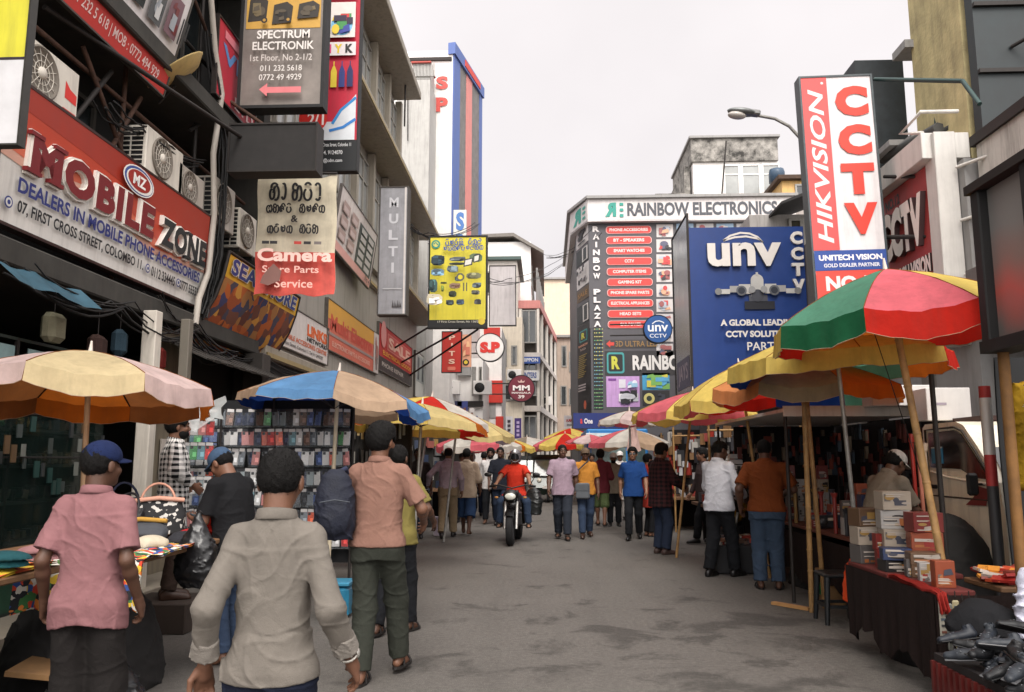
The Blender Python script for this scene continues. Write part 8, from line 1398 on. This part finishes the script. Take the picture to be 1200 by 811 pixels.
p3 = person('man in a black tee and blue cap bent over his phone by the bag table', -2.50, 6.45, R(72), H=1.70, res=.008, skin='mid', shirt=sh_((24, 24, 26), 'short', .78, collar='crew'), pants=pt_(JEAN), hair='crop', cap=cloth((56, 74, 96)), lean=.16, headp=.55, lh=(-.08, .34, 1.10), rh=(.10, .36, 1.10), lel=(-.7, -.5, -1), rel=(.7, -.5, -1), curl=.9, lpalm=(.3, 0, 1), rpalm=(-.3, 0, 1), b=1.06)
ph = MB(); ph.box((0, 0, 0), (.075, .15, .01), plastic((40, 60, 70)), None, .004); o = ph.build('mobile_phone'); o.location = (joint(p3, 0) + joint(p3, 1)) / 2 + Vector((-.08, .03, .03)); o.rotation_euler = (R(20), 0, R(72)); tag(o, 'mobile phone held by the man in the black tee', 'phone')
person('man in a black and white check shirt standing at the rack with hands on hips', -3.62, 7.7, R(-62), H=1.74, z=.27, res=.009, skin='mid', shirt=sh_(check_mat((206, 202, 198), (22, 22, 24), .052), 'rolled', .76, loose=.026), pants=pt_(cloth((60, 48, 42))), shoes=SHOEBR, hair='thick', lh=(-.26, .10, 1.05), rh=(.24, .16, 1.04), lel=(-1, -.4, -.2), rel=(1, -.5, -.2), beard=True)
m = MB(); m.bb((-3.95, 7.4, 0), (-3.3, 8.05, .27), M((60, 50, 44), rough=.8), .01); tag(m.build('wooden_box'), 'low wooden box the man in the check shirt stands on', 'box')
p5 = person('tall man in a salmon polo walking away with a navy backpack on one shoulder', -1.24, 5.95, R(-6), H=1.83, res=.007, skin='mid', shirt=sh_(cloth((126, 94, 82), bscale=400), 'short', .885, loose=.022), pants=pt_(OLV, loose=.026), sandals=SAND, hair='thick', heady=-.35, rh=(.25, .26, 1.03), lh=(-.20, .22, 1.30), lel=(-.8, -.3, -1), rel=(.6, -1, -.2), curl=.8, b=.93, wrinkle=.006, lf=(-.07, -.10, .085), rf=(.09, .26, .085), beard=True)
bp_ = thing('backpack', 'navy backpack slung on the left shoulder of the salmon polo man', 'bag', (-1.53, 5.80, 1.01), R(14)); f = Field((-.24, -.2, -.08), (.24, .2, .62), .012); f.loft([(0, .15, .09, 0), (.12, .175, .12, 0), (.35, .165, .115, 0), (.5, .12, .08, 0), (.56, .05, .03, 0)], (0, 0, 0), np.eye(3), k=0, p=2.6); f.ell((0, -.11, .18), (.13, .06, .14), .04); f.wrinkle(folds(77, 1.1), .012); v, q = f.mesh(); obj_np('bag_body', v, q, M((17, 21, 36), rough=.75, var=.3, bump=.5, bscale=60), bp_); bp_.scale = (.86, .86, .9); m = MB(); m.tube([(.02, .10, .05), (.06, .22, .3), (.10, .18, .50), (.08, .05, .56), (.02, 0, .53)], .022, M((30, 36, 60), rough=.8), 6); m.build('shoulder_strap', bp_); m = MB(); m.tube([(-.12, -.155, .30), (0, -.175, .32), (.12, -.155, .30)], .005, M((60, 64, 70)), 5); m.build('zip', bp_)
person('man in a mustard tee half hidden behind the salmon polo man', -1.40, 7.55, R(-14), H=1.70, res=.009, skin='dark', shirt=sh_((112, 102, 56), 'short', .80, collar='crew'), pants=pt_(BLKP), sandals=SAND, rh=(.27, .24, 1.0), lh=(-.25, .0, .9), lf=(-.09, -.2, .1), rf=(.09, .12, .085), b=.97)
person('man in a dark tee and jeans walking towards the camera on the left', -2.66, 16.6, R(184), H=1.80, shirt=sh_((44, 38, 36), 'short', .78, collar='crew'), pants=pt_(JEAND), shoes=SHOEB, skin='dark', **STEP)
p8 = person('balding man in a lavender shirt carrying a motorcycle helmet, walking away', -2.02, 16.5, R(2), H=1.82, shirt=sh_((150, 136, 146), 'long', .92, tucked=True), pants=pt_(KHAKI, loose=.03), shoes=SHOEB, hair='bald', lh=(-.40, .05, .98), rh=(.26, .06, .88), **STEP2N)
hl = thing('motorcycle_helmet', 'glossy black motorcycle helmet carried by the balding man', 'helmet', joint(p8, 0) + Vector((-.10, .02, -.12))); f = Field((-.18, -.18, -.18), (.18, .18, .18), .01); f.ell((0, 0, 0), (.13, .15, .135), 0); f.ell((0, 0, -.15), (.1, .12, .07), .01, cut=True); v, q = f.mesh(); obj_np('shell', v, q, M((24, 24, 26), rough=.15, spec=.7), hl); m = MB(); m.grid([[(.125 * math.sin(a), -.145 * math.cos(a), z_) for a in np.linspace(-1.1, 1.1, 9)] for z_ in (.05, -.04)], M((150, 150, 154), rough=.1, spec=.8)); m.build('visor', hl)
person('barefoot man in a beige shirt and blue wrap shorts walking away', -1.70, 17.1, R(-4), H=1.80, shirt=sh_((178, 160, 140), 'elbow', .74, loose=.034), pants=pt_(cloth((44, 64, 96)), .36, loose=.05, flare=.02), skin='dark', **STEP)
person('man in a dark headscarf and turquoise top in the crowd behind the beige shirt', -2.15, 20.5, RU, H=1.74, res=.014, shirt=sh_((40, 120, 130), 'long', .7), pants=pt_(BLKP), shoes=SHOEB, cap=cloth((26, 26, 30)))
person('bearded young man in a white shirt facing the camera left of the rider', -1.40, 20.2, R(176), H=1.84, res=.013, shirt=sh_((196, 192, 190), 'rolled', .78), pants=pt_(BLKP), skin='dark', hair='thick', beard=True, **STEP2)
person('man in a white shirt walking away behind the bearded young man', -1.75, 22.5, 0, H=1.78, res=.014, shirt=sh_((198, 190, 186), 'short', .78), pants=pt_(JEAND), shoes=SHOEB, **STEP)
person('man in a black tee with folded headwear just behind the rider', -1.12, 19.5, R(182), H=1.86, res=.013, shirt=sh_((30, 32, 40), 'short', .78, collar='crew'), pants=pt_(JEAND), shoes=SHOEB, skin='dark', **STEP)
person('man in a pale blue checked shirt far behind the shoppers on the left', -2.3, 25, R(170), H=1.74, res=.015, shirt=sh_(check_mat((170, 180, 190), (110, 130, 160), .05), 'short', .78), pants=pt_(BLKP), shoes=SHOEB)
rd = person('motorcycle rider in a bright orange red tee and striped helmet', -.63, 15.75, R(176), H=1.74, skin='light', shirt=sh_((170, 44, 28), 'short', .86, collar='crew'), pants=pt_(JEAN), sandals=SAND, hair=None, helmet=M((84, 80, 82), rough=.2, spec=.6, var=.1), lean=.10, hipy=-.27, lh=(-.335, .27, 1.06), rh=(.335, .27, 1.06), lel=(-1, -.4, -.5), rel=(1, -.4, -.5), lf=(-.27, .0, .36), rf=(.27, .0, .36), lkn=(-.35, 1, .3), rkn=(.35, 1, .3), curl=1.2, lpalm=(0, -.2, -1), rpalm=(0, -.2, -1))
f = Field((-.2, -.24, -.5), (.2, .24, .1), .014); f.loft([(-.46, .11, .15, 0), (-.2, .13, .18, 0), (0, .07, .12, 0), (.06, .02, .05, 0)], (0, 0, 0), np.eye(3), k=0, p=3); f.wrinkle(folds(88, 1.2), .014); v, q = f.mesh(); o = obj_np('saddle_bag', v, q, M((28, 30, 30), rough=.35, var=.3, bump=.5, bscale=30, spec=.5), None); o.location = (-.26, 15.75, .98); o.rotation_euler = (0, 0, R(70)); tag(o, 'big black shopping bag hanging on the side of the ridden motorcycle', 'bag')
person('man in a short sleeved lavender shirt and dark trousers walking towards the camera', .32, 16.3, R(176), H=1.86, b=1.06, shirt=sh_((146, 126, 138), 'short', .80), pants=pt_(cloth((40, 44, 52)), loose=.03), sandals=SAND, skin='dark', heady=.25, **STEP)
p12 = person('man in an orange shirt and cap with a grey sling bag in front', .80, 16.7, R(184), H=1.80, shirt=sh_((172, 116, 48), 'short', .82), pants=pt_(JEAN), shoes=SHOEBR, cap=cloth((96, 80, 66)), skin='dark', rh=(.22, .16, .95), **STEP2N)
bg_ = thing('sling_bag', 'flat grey sling bag in front of the man in the orange shirt', 'bag', (.72, 16.40, .78)); m = MB(); m.box((0, 0, .17), (.30, .08, .32), M((84, 88, 92), rough=.8, var=.2), None, .03); m.build('bag_body', bg_); m = MB(); m.tube([(-.13, .05, .32), (-.06, .1, .6), (.14, .12, .78)], .016, M((50, 50, 54)), 5); m.build('strap', bg_); m = MB(); m.box((0, -.043, .24), (.26, .012, .14), M((76, 80, 84), rough=.8), None, .006); m.build('flap', bg_)
person('man in a maroon shirt and green shorts walking away', 1.30, 19.5, R(-8), H=1.80, res=.012, shirt=sh_((96, 38, 46), 'elbow', .74, loose=.03), pants=pt_(cloth((84, 98, 64)), .46, loose=.045), sandals=SAND, hair='thick', **STEP)
person('man in a bright blue polo and sunglasses walking towards the camera', 1.74, 16.35, R(172), H=1.80, shirt=sh_((28, 60, 112), 'short', .80), pants=pt_(BLKP), shoes=SHOEB, hair='thick', shades=True, skin='light', **STEP2)
person('man in a white cap and dark mask behind the blue polo man', 1.62, 19.6, R(178), H=1.72, res=.013, shirt=sh_((120, 110, 96), 'long', .76), pants=pt_(BLKP), shoes=SHOEB, cap=cloth((196, 192, 190)), beard=True)
person('person in loose white clothes behind the blue polo man', 1.95, 21.5, RU, H=1.78, res=.014, shirt=sh_((200, 194, 190), 'long', .5, loose=.05), pants=pt_(cloth((196, 190, 186))), shoes=SHOEB, cap=cloth((200, 196, 192)))
person('man in a dark plaid jacket and jeans browsing the right hand stall', 1.94, 13.9, R(-60), H=1.84, res=.010, b=1.05, shirt=sh_(check_mat((58, 30, 32), (20, 18, 20), .07), 'long', .72, loose=.036), pants=pt_(JEAND, loose=.03), shoes=M((60, 44, 40), rough=.6, var=.4), hair='thick', lh=(-.2, .28, 1.0), rh=(.2, .32, 1.02), headp=.2)
person('woman in a red and orange scarf at the stall behind the dark jacket', 2.12, 17.0, R(-70), H=1.68, res=.012, b=.92, shirt=sh_((150, 50, 40), 'long', .6, loose=.04), pants=pt_(BLKP), sandals=SAND, hair='bun')
person('man in a white long sleeved shirt and black trousers at the tool stall', 2.38, 11.3, R(-48), H=1.83, res=.009, shirt=sh_((184, 184, 190), 'long', .82, loose=.032), pants=pt_(BLKP, loose=.028), shoes=SHOEB, lh=(-.16, .30, 1.03), rh=(.2, .26, 1.0), headp=.3, heady=-.4, wrinkle=.007, skin='dark', lf=(-.1, -.12, .085), rf=(.1, .14, .085))
person('stocky man in a rust orange polo and jeans shopping at the radio stall', 2.74, 10.25, R(-12), H=1.82, res=.008, b=1.12, shirt=sh_((110, 56, 26), 'short', .88, loose=.02), pants=pt_(cloth((56, 70, 88)), loose=.032), sandals=SAND, hair='crop', lh=(-.29, .06, .93), rh=(.24, .30, 1.08), headp=.2, wrinkle=.007, skin='dark')
person('stall keeper in a grey shirt and white cap bent over behind the boxes', 3.16, 7.95, R(-68), H=1.72, res=.009, shirt=sh_((112, 102, 90), 'short', .8), pants=pt_(BLKP), shoes=SHOEB, cap=cloth((170, 166, 160)), lean=.38, headp=.4, lh=(-.14, .45, .98), rh=(.14, .5, .95), skin='dark')
for k, (x, y, rz, c, pc, lb_) in enumerate(((-1.3, 29, 180, (180, 176, 170), BLKP, 'small distant man in a pale shirt before the grey umbrella'), (1.4, 25, 180, (70, 80, 60), BLKP, 'man in an olive shirt far behind the maroon shirt'), (-.2, 36, 0, (190, 180, 176), JEAND, 'tiny distant figure in white past the auto rickshaw'), (3.0, 15.6, 100, (50, 40, 40), BLKP, 'stall keeper in a dark shirt beyond the parked motorcycle'))):
    person(lb_, x, y, R(rz), H=1.72 + .02 * (k % 4), res=.015, shirt=sh_(c, ('short', 'long')[k % 2], .78), pants=pt_(pc), shoes=SHOEB, skin=('dark', 'mid')[k % 2], hair=('short', 'thick')[k % 2], **(STEP if k % 2 else STEP2))
